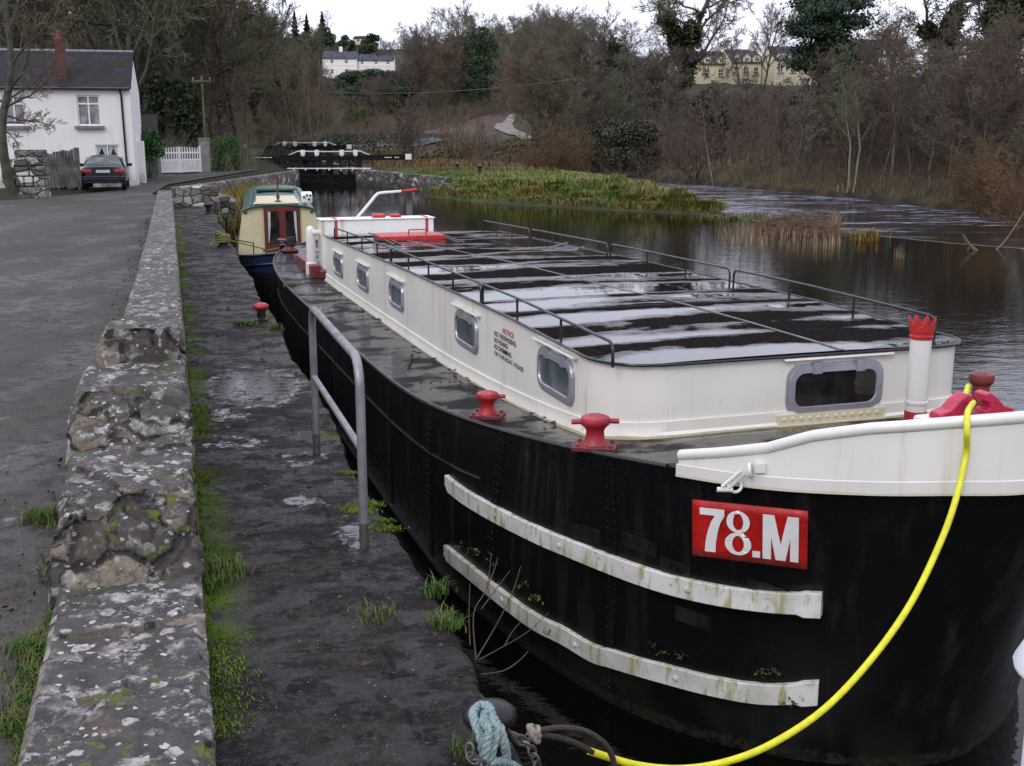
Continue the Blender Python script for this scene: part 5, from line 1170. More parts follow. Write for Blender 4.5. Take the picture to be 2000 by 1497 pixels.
# rough stone pier, board fence and stacked logs at the roadside
p = at(68, 388, 1.15); e = empty('stone_pier', (p.x, p.y, 1.1), R(6), 'rough sandstone gate pier beside the leaning bare tree', 'pier')
m = MB(); random.seed(8)
for i, (n, h) in enumerate(((1, .5), (3, .38), (2, .36), (2, .34), (2, .24))):
    z = sum([.5, .38, .36, .34, .24][:i]); ws = [1 / n + rnd(-.06, .06) for _ in range(n)]; ws = [w_ / sum(ws) for w_ in ws]; x = -.52
    for w_ in ws: m.box((x + w_ * .52, rnd(-.03, .03), z + h / 2), (w_ * 1.04 - .035, .8 + rnd(-.06, .06), h - .035), rnd(-.03, .03)); x += w_ * 1.04
m.build('stone', X['pier'], e, .05, 3); m = MB(); m.box((0, .02, .92), (.96, .70, 1.84)); m.build('mortar_core', X['rubble'], e)
pf0, pf1 = at(97, 379, 1.15), at(157, 377.5, 1.15); pf0.z += .28; e = empty('board_fence', pf0, math.atan2(pf1.y - pf0.y, pf1.x - pf0.x), 'weathered grey upright board fence behind the parked car', 'fence'); Lf = (pf1 - pf0).length + .05
m = MB(); k = 11
for i in range(k): m.box(((i + .5) * Lf / k, rnd(-.02, .02), .62 + .12 * i / k + rnd(-.05, .05)), (Lf / k - .012, .05, 1.35 + .25 * i / k))
m.build('board', X['board'], e); m = MB(); m.box((Lf - .08, .13, .6), (.14, .14, 1.3)); m.build('post', X['board'], e); m = MB(); m.box((.1, .13, .5), (.14, .14, 1.1)); m.build('post', X['board'], e)
random.seed(11)
lg0 = at(92, 324, Y=50.5)
for i, (dx, dz) in enumerate(((0, 0), (.3, -.05), (.6, .0), (.9, .06), (.75, .24), (.15, .2))):
    r_ = rnd(.12, .17); m = MB(); m.lathe([(r_, -.5), (r_ * 1.03, 0), (r_, .5)], (0, 0, 0), 14); o = m.build('sawn_log', X['log']); o.location = (lg0.x + .1 + dx, 50.5, lg0.z + dz); o.rotation_euler = (R(90), 0, R(rnd(-12, 25)))
    tag(o, 'sawn orange-brown log in the stack behind the board fence', 'log', 'logs stacked behind the board fence')
m = MB(); hh_ = lg0.z - .2 - 1.15
for i in range(5): m.box((i * .45 - .2, 0, hh_ / 2), (.06, .9, hh_))
m.box((.7, 0, hh_ - .04), (2.0, .9, .05)); o = m.build('log_rack', X['board']); o.location = (lg0.x - .1, 50.5, 1.15); tag(o, 'low timber rack carrying the stacked logs', 'rack')
# ---------------------------------------------------------------- parked car
cp = at(194, 375, 1.21); e = empty('parked_car', (cp.x, cp.y + .6, 1.21), R(16), 'dark teal saloon car parked by the white cottage, seen from behind', 'car')
SEC = [(-.05, .42, .78, .30, .96), (0.02, .30, .84, .86, .99), (.12, .22, .87, .90, 1.0), (.55, .20, .875, .91, 1.02), (1.1, .20, .88, .93, 1.36), (1.5, .2, .88, .94, 1.42), (2.4, .2, .88, .94, 1.42), (3.0, .2, .88, .93, 1.30), (3.5, .2, .875, .90, .98), (4.1, .22, .86, .82, .86), (4.4, .3, .80, .66, .68), (4.5, .4, .7, .5, .55)]
def csec(y, zb, hw, zw, zt):
    tw = hw * (.66 if zt > 1.1 else .86); zw = min(zw, zt - .03)
    half = [(hw * .82, zb), (hw * .97, zb + .10), (hw, (zb + zw) / 2), (hw * .985, zw - .05), (hw * .93, zw), ((hw * .93 + tw) / 2, (zw + zt) / 2 + .01), (tw, zt - .04), (tw * .85, zt), (0, zt + .025)]
    return [(-x, y, z) for x, z in half] + [(x, y, z) for x, z in half[::-1][1:]]
m = MB(); rows = [csec(*s_) for s_ in SEC]; m.grid(rows, True, True); n = len(rows[0]); m.add(rows[0], [tuple(range(n))]); m.add(rows[-1], [tuple(range(n))[::-1]]); body = m.build('body', X['car'], e)
sd = body.modifiers.new('Subsurf', 'SUBSURF'); sd.levels = 1; sd.render_levels = 2
m = MB(); m.add([(-.68, .60, 1.015), (.68, .60, 1.015), (.54, 1.09, 1.335), (-.54, 1.09, 1.335)], [(0, 1, 2, 3)]); 
m.v = [(x, y - .035, z + .035) for x, y, z in m.v]; m.build('rear_window', X['cglass'], e)
m = MB()
for sg in (-1, 1): m.add([(sg * .80, 1.0, .99), (sg * .80, 3.0, .99), (sg * .655, 2.75, 1.31), (sg * .655, 1.35, 1.34)], [(0, 1, 2, 3)]); 
m.v = [(x * 1.025, y, z + .01) for x, y, z in m.v]; m.build('side_window', X['cglass'], e)
m = MB(); m.box((0, -.05, .50), (1.72, .16, .22)); m.box((0, -.04, .36), (1.5, .1, .1)); m.build('rear_bumper', X['car'], e, .05, 3)
m = MB(); m.box((0, -.135, .57), (1.66, .02, .03)); m.build('bumper_strip', X['black'], e)
for sg in (-1, 1):
    m = MB(); m.box((sg * .64, -.02, .82), (.40, .10, .15)); m.build('tail_light', X['lamp'], e, .03)
    m = MB(); m.box((sg * .98, 2.35, 1.0), (.2, .1, .13)); m.build('door_mirror', X['car'], e, .03)
m = MB(); m.box((0, -.045, .80), (.54, .02, .11)); m.build('number_plate', X['plate'], e)
m = MB(); m.tube([(.42, -.03, .30), (.42, .2, .30)], .035, 8); m.build('exhaust_pipe', X['iron'], e)
for y in (.85, 3.55):
    for sg in (-1, 1):
        w_ = empty('wheel', (sg * .76, y, .31)); w_.parent = e
        m = MB(); m.lathe([(.2, -.09), (.29, -.095), (.31, -.07), (.31, .07), (.29, .095), (.2, .09)], (0, 0, 0), 20); m.v = [(z, x, yy) for x, yy, z in m.v]; m.build('tyre', X['tyre'], w_)
        m = MB(); m.lathe([(.2, -.07), (.19, .02), (.05, .05)], (0, 0, 0), 16); m.v = [(sg * z, x, yy) for x, yy, z in m.v]; m.build('rim', X['galv'], w_)
# ---------------------------------------------------------------- villa, hill house, cream terrace
p = gh(702, 150); VY = p.y; e = empty('white_villa', (p.x, VY, p.z), R(4), 'large white hillside villa with blue slate roof and blue arched door', 'house')
k_ = VY / 2250 / 1.035
def vx(px): return (px - 702) * k_
m = MB(); hs = []; 
for a, b, c, d in ((752, 765, 141, 135), ):pass
holesR = [(vx(x) - .45, vx(x) + .45, z, z + 1.1) for x in (708, 735) for z in (4.0,)] + [(vx(708) - .45, vx(708) + .45, .9, 2.1), (vx(734) - .45, vx(734) + .45, .9, 2.1), (vx(758) - .6, vx(758) + .6, .8, 2.2), (vx(758) - .45, vx(758) + .45, 4.0, 5.0), (vx(722) - .75, vx(722) + .75, -.1, 2.3)]
holesL = [(vx(678) - .6, vx(678) + .6, .7, 2.2), (vx(678) - .5, vx(678) + .5, 4.1, 5.2), (vx(650) - .5, vx(650) + .5, 4.1, 5.2), (vx(650) - .5, vx(650) + .5, .8, 2.2)]
facade(m, vx(699), vx(771), -1, 5.2, holesR); gable_walls(m, vx(699), vx(771), 0, 8, -1, 5.2, 7.2); facade(m, vx(632), vx(698.5), -1, 5.7, holesL, -1.2); gable_walls(m, vx(632), vx(698.5), -1.2, 8, -1, 5.7, 8.0)
m.box((vx(735), -.04, 3.4), (vx(771) - vx(699), .1, .16)); m.box((vx(665), -1.24, 3.6), (vx(698) - vx(632), .1, .16)); m.build('wall', X['villa'], e)
for h in holesR[:-1]: house_window(e, *h, 0, [('v', .5), ('h', .5)], False, False, 'glassd')
for h in holesL: house_window(e, *h, -1.2, [('v', .5), ('h', .5)], False, False, 'glassd')
m = MB(); a, b, c, d = holesR[-1]; m.box(((a + b) / 2, .1, (c + d) / 2), (b - a, .06, d - c)); m.build('door', X['bluedoor'], e)
gable_roof(e, vx(699), vx(768), 0, 8, 5.2, 7.2, X['bslate'], .15, .35); gable_roof(e, vx(632), vx(698.5), -1.2, 8, 5.7, 8.0, X['bslate'], .15, .35)
m = MB(); m.box((vx(666), 3.4, 8.6), (1.1, .8, 2.0)); m.build('chimney', X['villa'], e)
p = gh(708, 92); p = at(708, 84, Y=p.y); e = empty('hilltop_bungalow', (p.x, p.y, p.z), R(-12), 'low pale bungalow on the skyline of the hill', 'bungalow')
m = MB(); facade(m, -5, 5, -1.5, 2.1, [(-3, -1.4, .7, 1.7), (1, 2.6, .7, 1.7)]); gable_walls(m, -5, 5, 0, 6, -1.5, 2.1, 3.4); m.build('wall', X['cream'], e); gable_roof(e, -5, 5, 0, 6, 2.1, 3.4, X['slate'], .12, .3)
house_window(e, -3, -1.4, .7, 1.7, 0, [('v', .5)], False, False, 'glassd'); house_window(e, 1, 2.6, .7, 1.7, 0, [('v', .5)], False, False, 'glassd')
def cream_house(px0, px1, Y, zbase_px, ridge_px, rz, label, ndorm):
    p = at(px0, zbase_px, Y=Y); p1 = at(px1, zbase_px, Y=Y); W = (p1.x - p.x); zr_ = at((px0 + px1) / 2, ridge_px, Y=Y + 3.5).z - p.z; ze_ = zr_ * .56
    e = empty('cream_house', (p.x, Y, p.z), rz, label, 'house', 'cream houses on the terrace'); holes = []
    for k in range(ndorm):
        x = W * (k + .5) / ndorm; holes.append((x - .45, x + .45, .7, 1.9))
    m = MB(); facade(m, 0, W, -3.5, ze_, holes); gable_walls(m, 0, W, 0, 7, -3.5, ze_, zr_); m.build('wall', X['cream'], e)
    for h in holes: house_window(e, *h, 0, [('v', .5), ('h', .5)], False, True, 'glassd')
    r_ = gable_roof(e, 0, W, 0, 7, ze_, zr_, X['bslate'], .12, .3)
    for k in range(ndorm):
        x = W * (k + .5) / ndorm; m = MB(); z0 = ze_ - .1; m.add([(x - .7, -.06, z0), (x + .7, -.06, z0), (x + .7, -.06, z0 + .95), (x, -.06, z0 + 1.55), (x - .7, -.06, z0 + .95), (x - .7, 1.6, z0 + .95), (x + .7, 1.6, z0 + .95), (x, 2.4, z0 + 1.55)], [(0, 1, 2, 3, 4), (0, 4, 5), (1, 6, 2)]); d = m.build('dormer', X['cream'], e)
        m = MB()
        for sg in (-1, 1): m.add([(x + sg * .82, -.2, z0 + .88), (x, -.2, z0 + 1.62), (x, 2.6, z0 + 1.62), (x + sg * .82, 1.7, z0 + .88)], [(0, 1, 2, 3)])
        m.build('dormer_roof', X['bslate'], d)
        m = MB(); m.box((x, -.09, z0 + .55), (.8, .06, .75)); m.build('dormer_window', X['upvc'], d); m = MB(); m.box((x - .18, -.13, z0 + .55), (.26, .02, .55)); m.box((x + .18, -.13, z0 + .55), (.26, .02, .55)); m.build('pane', X['glassd'], d)
    m = MB(); m.box((W * .93, 3.5, zr_ + .35), (.8, .7, 1.5)); m.build('chimney', X['cream'], r_)
    m = MB()
    for dx in (-.18, .18): m.lathe([(.11, 0), (.09, .3)], (W * .93 + dx, 3.5, zr_ + 1.1), 10)
    m.build('chimney_pot', X['pot'], r_); return e
cream_house(1256, 1292, 206, 158, 116, R(12), 'small cream house at the left end of the terrace, left of the ivy-clad tree', 2)
cream_house(1330, 1362, 209, 158, 101, R(12), 'cream house right of the ivy-clad tree, half hidden by twigs', 1)
cream_house(1366, 1425, 206, 157, 101, R(12), 'cream house with two dormers behind the olive brown shrub', 2)
cream_house(1428, 1490, 204, 154, 98, R(12), 'cream house with tall chimney left of the dark pine', 3)
cream_house(1512, 1640, 200, 150, 92, R(10), 'cream house partly hidden behind the dark pine', 5)
cream_house(1655, 1790, 196, 145, 78, R(8), 'long cream house under pale chimney right of the pine', 5)
cream_house(1842, 1990, 190, 138, 80, R(6), 'cream house furthest right, behind reddish alder crowns', 5)
# ---------------------------------------------------------------- fences, poles, court
def white_fence(px0, py0, px1, py1, Y0, Y1, label, n=5, mat='white'):
    a, b = at(px0, py0, Y=Y0), at(px1, py1, Y=Y1); e = empty('paddock_fence', a, 0, label, 'fence'); d = b - a; m = MB()
    for i in range(n + 1): q = d * i / n; m.box((q.x, q.y, q.z - .5), (.14, .14, 1.2))
    m.build('post', X[mat], e); m = MB()
    for z in (.05, -.25, -.5): m.bar(Vector((0, 0, z)), d + Vector((0, 0, z)), .05, .16)
    m.build('rail', X[mat], e); return e
white_fence(1169, 170, 1219, 163, 186, 190, 'pale post and rail fence on the slope left of the cream houses')
white_fence(1221, 163, 1262, 157, 190, 194, 'brown post and rail fence running on toward the cream houses', 4, 'board')
def pole(px, pyb, pyt, Y, r, mat, label, arms):
    b = at(px, pyb, Y=Y); t = at(px, pyt, Y=Y); zb_ = tz(b.x, b.y) - .3; e = empty('utility_pole', (b.x, b.y, zb_), 0, label, 'pole'); h = t.z - zb_
    m = MB(); m.lathe([(r, 0), (r * .75, h)], (0, 0, 0), 10); m.build('shaft', mat, e); m = MB(); m.box((0, -.1, h - .35), (arms, .1, .12))
    m.build('cross_arm', mat, e); m = MB()
    for x in (-.42, 0, .42): m.lathe([(.04, 0), (.06, .06), (.05, .14), (.02, .16)], (x * arms, -.1, h - .29), 8)
    m.build('insulator', X['conc'], e); return Vector((b.x, b.y - .1, zb_ + h - .12))
w1 = pole(1122, 262, 152, 104, .16, X['pole'], 'dark utility pole standing on the far bank above the orange willow', 1.6)
w0 = pole(401, 275, 147, 71, .085, X['barkm'], 'mossy utility pole standing behind the right gate pillar', 1.2)
q0 = at(556, 176, Y=112)
m = MB(); pts = []
for i in range(25): t = i / 24; q = q0.lerp(w1, t); q.z -= .7 * 4 * t * (1 - t); pts.append(q)
m.tube(pts, .032, 5); tag(m.build('overhead_wire', X['wire']), 'thin greenish overhead wire sagging across the valley to the far pole', 'wire')
cc = [gh(px, py, 100) for px, py in ((640, 291), (815, 288), (884, 274), (700, 274))]
cz_ = min(c.z for c in cc) + .05
o = conform('tennis_court', [(c.x, c.y) for c in cc], .08, X['court'], 2.0); tag(o, 'dark green sports court surface beyond the lock', 'court')
e = empty('court_fence', (cc[0].x, cc[0].y, cz_), 0, 'green mesh fence around the sports court beyond the lock', 'fence')
ring_ = [c - cc[0] for c in cc]; m = MB(); mm = MB()
for i in range(4):
    a, b = Vector((ring_[i].x, ring_[i].y, 0)), Vector((ring_[(i + 1) % 4].x, ring_[(i + 1) % 4].y, 0)); n = max(2, int((b - a).length / 3))
    for k in range(n): q = a.lerp(b, k / n); m.tube([q, q + Vector((0, 0, 1.9))], .05, 6)
    for k in range(int((b - a).length / .22)):
        q = a.lerp(b, k * .22 / (b - a).length); mm.bar(q, q + Vector((0, 0, 1.8)), .02, .02)
    for k in range(9): mm.bar(a + Vector((0, 0, k * .22)), b + Vector((0, 0, k * .22)), .02, .02)
m.build('post', X['mesh'], e); mm.build('mesh_panel', X['mesh'], e)
pp = [gh(x, y, 100) for x, y in ((1034, 276), (1006, 268), (980, 260), (966, 253), (968, 246), (982, 241), (990, 232), (996, 226), (1007, 226), (1006, 236), (1000, 244), (1004, 254), (1022, 263), (1050, 272))]
tag(conform('hill_path', [(p.x, p.y) for p in pp], .15, X['path'], 3.0), kind='structure')
# ---------------------------------------------------------------- trees
def seg_mesh(name, P0, P1, R0, R1, k=3):
    P0, P1 = np.array(P0, float), np.array(P1, float); R0, R1 = np.array(R0)[:, None], np.array(R1)[:, None]
    d = P1 - P0; L = np.linalg.norm(d, axis=1, keepdims=True); d /= np.maximum(L, 1e-9)
    ref = np.where(np.abs(d[:, 2:3]) < .9, np.array([[0, 0, 1.]]), np.array([[1., 0, 0]])); a = np.cross(d, ref); a /= np.linalg.norm(a, axis=1, keepdims=True); b = np.cross(d, a)
    n = len(P0); V = np.zeros((n, 2 * k, 3))
    for j in range(k):
        t = 2 * math.pi * j / k; u = a * math.cos(t) + b * math.sin(t)
        V[:, j] = P0 + u * R0; V[:, k + j] = P1 + u * R1
    base = (np.arange(n) * 2 * k)[:, None, None]
    q = np.array([[j, (j + 1) % k, k + (j + 1) % k, k + j] for j in range(k)])[None]
    return np_mesh(name, V.reshape(-1, 3), (base + q).reshape(-1, 4), True)
def leaf_mesh(name, C, size, rs, flat_=.0, out=None):
    """one small bent leaf face per point"""
    C = np.array(C, float); n = len(C); g = np.random.default_rng(rs)
    a = g.normal(size=(n, 3)); a[:, 2] *= (1 - flat_); a /= np.linalg.norm(a, axis=1, keepdims=True)
    r = g.normal(size=(n, 3)); b = np.cross(a, r); b /= np.linalg.norm(b, axis=1, keepdims=True)
    s = size * g.uniform(.55, 1.3, (n, 1)); w = s * .55
    V = np.stack([C - a * s, C + b * w, C + a * s, C - b * w], 1)
    return np_mesh(name, V.reshape(-1, 3), np.arange(n * 4).reshape(n, 4))
class Tree:
    def __init__(s, seed): s.r = random.Random(seed); s.seg = []; s.tips = []
    def rv(s, k=1): return Vector((s.r.gauss(0, k), s.r.gauss(0, k), s.r.gauss(0, k)))
    def branch(s, p, d, L, r, lev, P):
        n = P['n'][min(lev, len(P['n']) - 1)]; kids = P['kids'][lev] if lev < len(P['kids']) else 0
        rm = P['rmin']; path = [(p.copy(), r)]
        for i in range(n):
            t = (i + 1) / n; d = (d + s.rv(P['wob'][min(lev, len(P['wob']) - 1)]) + Vector((0, 0, P['up'][min(lev, len(P['up']) - 1)]))).normalized()
            q = p + d * L / n; r2 = max(r * (1 - P['tap'] * t / 1.0 * (1 if lev else .85)), rm) if i < n - 1 or kids == 0 else max(r * (1 - P['tap']), rm)
            s.seg.append((p, q, path[-1][1], r2, lev)); p = q; path.append((p.copy(), r2))
        if kids == 0: s.tips.append(p.copy()); return
        lo = P['lo'][min(lev, len(P['lo']) - 1)]
        for c in range(kids):
            t = lo + (1 - lo) * (c + s.r.random()) / kids; f = t * n; i = min(int(f), n - 1); a, b = path[i], path[i + 1]; q = a[0].lerp(b[0], f - i); rr = a[1] + (b[1] - a[1]) * (f - i)
            dd = (b[0] - a[0]).normalized(); az = c * 2.4 + s.r.uniform(-.5, .5); o_ = dd.orthogonal().normalized(); o2 = dd.cross(o_); side = o_ * math.cos(az) + o2 * math.sin(az)
            an = P['ang'][min(lev, len(P['ang']) - 1)] + s.r.gauss(0, .13); nd = dd * math.cos(an) + side * math.sin(an)
            LL = L * P['len'][min(lev, len(P['len']) - 1)] * s.r.uniform(.7, 1.15) * (1 - P.get('cone', .45) * (t - lo) / (1.001 - lo) if lev == 0 else 1 - .3 * t)
            s.branch(q, nd, LL, max(min(rr * P['rr'], rr), rm), lev + 1, P)
    def meshes(s, nm, tl=1):
        out = []
        for nm2, fl, k in ((nm + '_trunk', lambda l: l <= tl, 6), (nm + '_crown', lambda l: l > tl, 3)):
            q = [x for x in s.seg if fl(x[4])]; out.append(seg_mesh(nm2, [x[0] for x in q], [x[1] for x in q], [x[2] for x in q], [x[3] for x in q], k))
        return out
def grow(seed, H, r, P, trunks=1, spread=.0):
    t = Tree(seed)
    for i in range(trunks):
        a = 6.28 * i / max(trunks, 1) + t.r.random(); d = Vector((math.cos(a) * spread, math.sin(a) * spread, 1)).normalized() if trunks > 1 else Vector((t.r.gauss(0, spread * .3), t.r.gauss(0, spread * .3), 1)).normalized()
        t.branch(Vector((math.cos(a) * .12 * (trunks > 1), math.sin(a) * .12 * (trunks > 1), -.2)), d, H * (1 if trunks == 1 else t.r.uniform(.75, 1.1)), r, 0, P)
    return t
ALD = dict(n=[10, 5, 4, 3, 2], kids=[24, 8, 6, 4], wob=[.05, .10, .16, .2], up=[.03, .06, .03, .0], tap=.8, rmin=.0085, lo=[.16, .15, .2], ang=[1.0, .75, .7, .7], len=[.34, .48, .5, .55], rr=.55, cone=.6)
RND = dict(n=[7, 7, 5, 4, 3], kids=[13, 9, 8, 8], wob=[.06, .12, .16, .2], up=[.02, .07, .05, .03], tap=.75, rmin=.024, lo=[.28, .25, .2], ang=[.72, .62, .6, .6], len=[.62, .52, .5, .5], rr=.62, cone=.25)
OAK = dict(n=[7, 8, 6, 4, 3], kids=[11, 9, 8, 7], wob=[.08, .24, .28, .26], up=[.0, .03, .03, .02], tap=.75, rmin=.024, lo=[.3, .3, .2], ang=[1.0, .75, .7, .65], len=[.55, .5, .48, .5], rr=.6, cone=.3)
SCR = dict(n=[6, 4, 3, 2], kids=[10, 6, 4], wob=[.12, .18, .2], up=[.02, .03, .02], tap=.8, rmin=.0085, lo=[.15, .15, .2], ang=[.7, .7, .7], len=[.42, .5, .55], rr=.6, cone=.4)
SPR = dict(n=[9, 5, 3], kids=[16, 6, 3], wob=[.04, .1, .15], up=[.02, .08, .03], tap=.85, rmin=.010, lo=[.3, .2, .2], ang=[.7, .6, .6], len=[.25, .45, .5], rr=.45, cone=.5)
BR = {}
for k in range(4): BR['alder%d' % k] = grow(20 + k, 6.6, .085 + .015 * (k % 2), ALD, 1 + (k % 3 == 2), .2).meshes('alder')
for k in range(3): BR['round%d' % k] = grow(40 + k, 15, .30, RND, 1, .15).meshes('broad_tree')
for k in range(2): BR['oak%d' % k] = grow(60 + k, 15, .42, OAK, 1, .15).meshes('oak')
for k in range(3): BR['scrub%d' % k] = grow(80 + k, 2.6, .022, SCR, 9, .55).meshes('shrub', 0)
BR['birch'] = grow(96, 8.2, .085, ALD | dict(kids=[13, 7, 5, 4], wob=[.085, .14, .18, .2], rmin=.0085, len=[.30, .5, .5, .5], lo=[.42, .2, .2], ang=[.7, .7, .7, .7]), 1, .1).meshes('birch', 0)
for k in range(2): BR['sap%d' % k] = grow(97 + k, 8, .06, SPR, 4, .16).meshes('sapling', 0)
def tree_obj(name, variant, loc, s, rz, trunk, crown, label, group=None, cat='tree', sz=None, names=('trunk', 'crown'), lean=None):
    e = empty(name, loc, rz, label, cat, group); e.scale = (s, s, sz or s)
    if lean: e.rotation_euler = (lean[0], lean[1], rz)
    for nm, me, mt in zip(names, BR[variant], (trunk, crown)):
        key = (me.name, mt.name)
        if key not in BRC:
            c = me.copy(); c.materials.append(mt); BRC[key] = c
        o = bpy.data.objects.new(nm, BRC[key]); col.objects.link(o); o.parent = e
    return e
BRC = {}
def gx(px, Y): return Y * (px - 1000) / 2250 / 1.025
def plant(px, Y, *a, dz=-.1, name='bare_tree', **k):
    x = gx(px, Y); return tree_obj(name, a[0], (x, Y, tz(x, Y) + dz), *a[1:], **k)
BH = {}
for k_, v_ in BR.items():
    z_ = 0
    for me_ in v_:
        a_ = np.zeros(len(me_.vertices) * 3, np.float32); me_.vertices.foreach_get('co', a_); z_ = max(z_, float(np.percentile(a_[2::3], 99.5)))
    BH[k_] = z_
def plant_top(px, Y, toppy, variant, *a, **k):
    x = gx(px, Y); top = at(px, toppy, Y=Y).z; return plant(px, Y, variant, max(.15, (top - tz1(x, Y)) / BH[variant]), *a, **k)
random.seed(21)
# -- thicket along the far bank, row upon row up the slope
FB = [Vector((x, y, 0)) for x, y in [(36, 33), (34, 36), (27, 45), (22.9, 51.7), (21.4, 57), (19.8, 66), (17.8, 73), (14.6, 81)]]
fbc = catmull(FB, 12); n_al = 0
for row, (off, step, s0) in enumerate(((2.2, 2.9, 1.05), (6.5, 2.9, 1.2), (11.5, 3.1, 1.25), (17, 3.3, 1.2), (24, 3.6, 1.15), (33, 4.2, 1.15), (44, 5.0, 1.2), (56, 5.6, 1.2))):
    acc = 0; nxt = rnd(0, step)
    for i in range(1, len(fbc)):
        a, b = fbc[i - 1], fbc[i]; acc += (b - a).length
        if acc > nxt:
            nxt += step * rnd(.7, 1.3); d = (b - a).normalized(); nr = Vector((d.y, -d.x, 0)); q = b + nr * (off + rnd(-1.2, 1.2)); s = s0 * rnd(.8, 1.12)
            if q.x < 30 or q.y > 40: pass
            tree_obj('alder_tree', 'alder%d' % random.randrange(4), (q.x, q.y, tz(q.x, q.y) - .1), s, rnd(0, 6.28), X['bark'] if row else X[random.choice(['bark', 'barkm', 'bark', 'barkp'])], X[random.choice(['twr', 'twr', 'twb', 'twr', 'twm', 'twg'])], 'bare reddish-brown alder in the thicket along the far river bank', 'bare alders in the thicket on the far bank'); n_al += 1
# pale stemmed trees that stand out at the water's edge
for px, Y, v, s, lab in ((1662, 67.5, 'birch', .9, 'pale mossy twin-stem tree at the water edge, tallest on the far bank'), (1674, 67.2, 'birch', .86, 'slimmer pale stem right beside the tall mossy bank tree'), (1730, 68, 'birch', .92, 'slim reddish stem right of the mossy twin stems on the bank'), (1746, 68.5, 'birch', 1.0, 'pale speckled stem in the middle of the bank thicket'), (1786, 66, 'birch', .95, 'dark leaning stem near the right bank grass'), (1910, 61, 'alder1', .9, 'pale grey stem behind the orange bush on the right bank'), (1398, 80, 'birch', .85, 'pale stem rising from the undercut bank left of the thicket'), (1925, 60.5, 'birch', .74, 'thin pale stem farthest right on the bank')):
    plant(px, Y, v, s, rnd(0, 6), X['barkp'] if 'pale' in lab else X['bark'], X['twm'] if 'mossy' in lab else X['twr'], lab, name='bank_tree', lean=(rnd(-.04, .04), rnd(-.05, .05)))
# leaning bush over the water
x, y = 13.2, 85; tree_obj('leaning_shrub', 'scrub1', (x, y, .5), 1.5, 1.0, X['bark'], X['twr'], 'reddish shrub leaning over the water at the bend of the far bank', cat='shrub', names=('stems', 'twigs'), lean=(0, -.35))
# orange willows
for px, Y, s, lab in ((1085, 100, 1.9, 'orange willow scrub left of the dark utility pole'), (1128, 98, 1.7, 'orange willow scrub around the foot of the dark utility pole'), (1050, 102, 1.5, 'low orange willow scrub beside the gravel path'), (1960, 52, 1.25, 'orange-brown shrub at the water edge, far right'), (1915, 55.5, 1.0, 'lower orange-brown shrub left of the far right one'), (2030, 47, 1.4, 'orange-brown shrub cut by the right edge'), (900, 104, 1.25, 'brown willow scrub behind the lock island')):
    plant(px, Y, 'scrub%d' % random.randrange(3), s, rnd(0, 6), X['two'], X['two'], lab, name='willow_shrub', cat='shrub', names=('stems', 'twigs'), sz=s * 1.15)
# dark evergreen bush on the slope
def leaf_ball(seed, n, R_, H, size, clumps=26, low=.0):
    g = np.random.default_rng(seed); cs = []
    for i in range(clumps):
        a = g.uniform(0, 6.28); z = g.uniform(low, 1); r = R_ * math.sqrt(max(.05, 1 - (2 * z - .8) ** 2 * .7)) * g.uniform(.3, .95); cs.append((r * math.cos(a), r * math.sin(a), z * H, g.uniform(.25, .5) * R_))
    P = []
    for k in range(n):
        c = cs[k % clumps]; v = g.normal(size=3); v /= np.linalg.norm(v); rr = c[3] * g.uniform(.6, 1.0) ** .5; P.append((c[0] + v[0] * rr, c[1] + v[1] * rr, max(.02, c[2] + v[2] * rr * .8)))
    return P
LB = {}
def lb(key, *a, size=.1):
    if key not in LB: LB[key] = leaf_mesh(key, leaf_ball(*a), size, a[0])
    return LB[key]
def bush(name, px, Y, key, s, mat, label, group=None, sz=None, loc=None, cat='bush'):
    x = gx(px, Y) if loc is None else loc[0]; Y = Y if loc is None else loc[1]; z = tz(x, Y) if loc is None else loc[2]
    kk = (key, mat.name)
    if kk not in BRC: c = LB[key].copy(); c.materials.append(mat); BRC[kk] = c
    o = bpy.data.objects.new(name, BRC[kk]); col.objects.link(o); o.location = (x, Y, z - .1); o.scale = (s, s, sz or s); o.rotation_euler = (0, 0, rnd(0, 6.28)); return tag(o, label, cat, group)
lb('bush_a', 1, 11000, 1.0, 1.6, .075, 40, size=.05); lb('bush_b', 2, 4200, 1.0, 1.3, .08, size=.085); lb('bush_c', 3, 3600, 1.0, 2.2, .1, size=.1)
bush('evergreen_bush', 1240, 97, 'bush_a', 2.9, X['olive'], 'large dark evergreen bush behind the far bank, left of the alders', sz=2.4)
bush('evergreen_bush', 1195, 101, 'bush_a', 2.2, X['olive'], 'dark bush behind the orange willows right of the pole', sz=2.6)
def bush_at(px, py, *a, name='bush', **k):
    p = gh(px, py, 90); return bush(name, 0, 0, *a, loc=(p.x, p.y, p.z), **k)
for px, py, s, lab in ((690, 180, 6.0, 'dark laurel hedge mass under the white villa, left end'), (735, 182, 6.5, 'dark laurel mass under the middle of the white villa'), (778, 182, 6.0, 'dark laurel mass under the right end of the white villa'), (822, 185, 6, 'dark laurel mass right of the white villa'), (690, 208, 5, 'dark evergreen mass on the slope below the villa hedge'), (745, 212, 5.5, 'broad evergreen mass lower on the slope below the villa'), (800, 208, 5, 'evergreen mass at the right of the slope below the villa'), (640, 190, 5, 'evergreen mass left of the villa hedge')):
    bush_at(px, py, 'bush_a', s, X['laurel'], lab, 'dark laurels below the villa', sz=s * .55, name='laurel_bush')
for px, py, s, lab in ((715, 248, 3.0, 'bright green bush on the brown slope above the court'), (760, 222, 2.8, 'yellow-green bush above and right of the court bush'), (850, 212, 2.6, 'yellow-green bush near the ploughed field'), (905, 205, 3.0, 'green bush at the top edge of the ploughed field'), (690, 240, 2.4, 'low green bush left of the bright court bush')):
    bush_at(px, py, 'bush_a', s, X['gorse'], lab, sz=s * .7, name='green_bush')
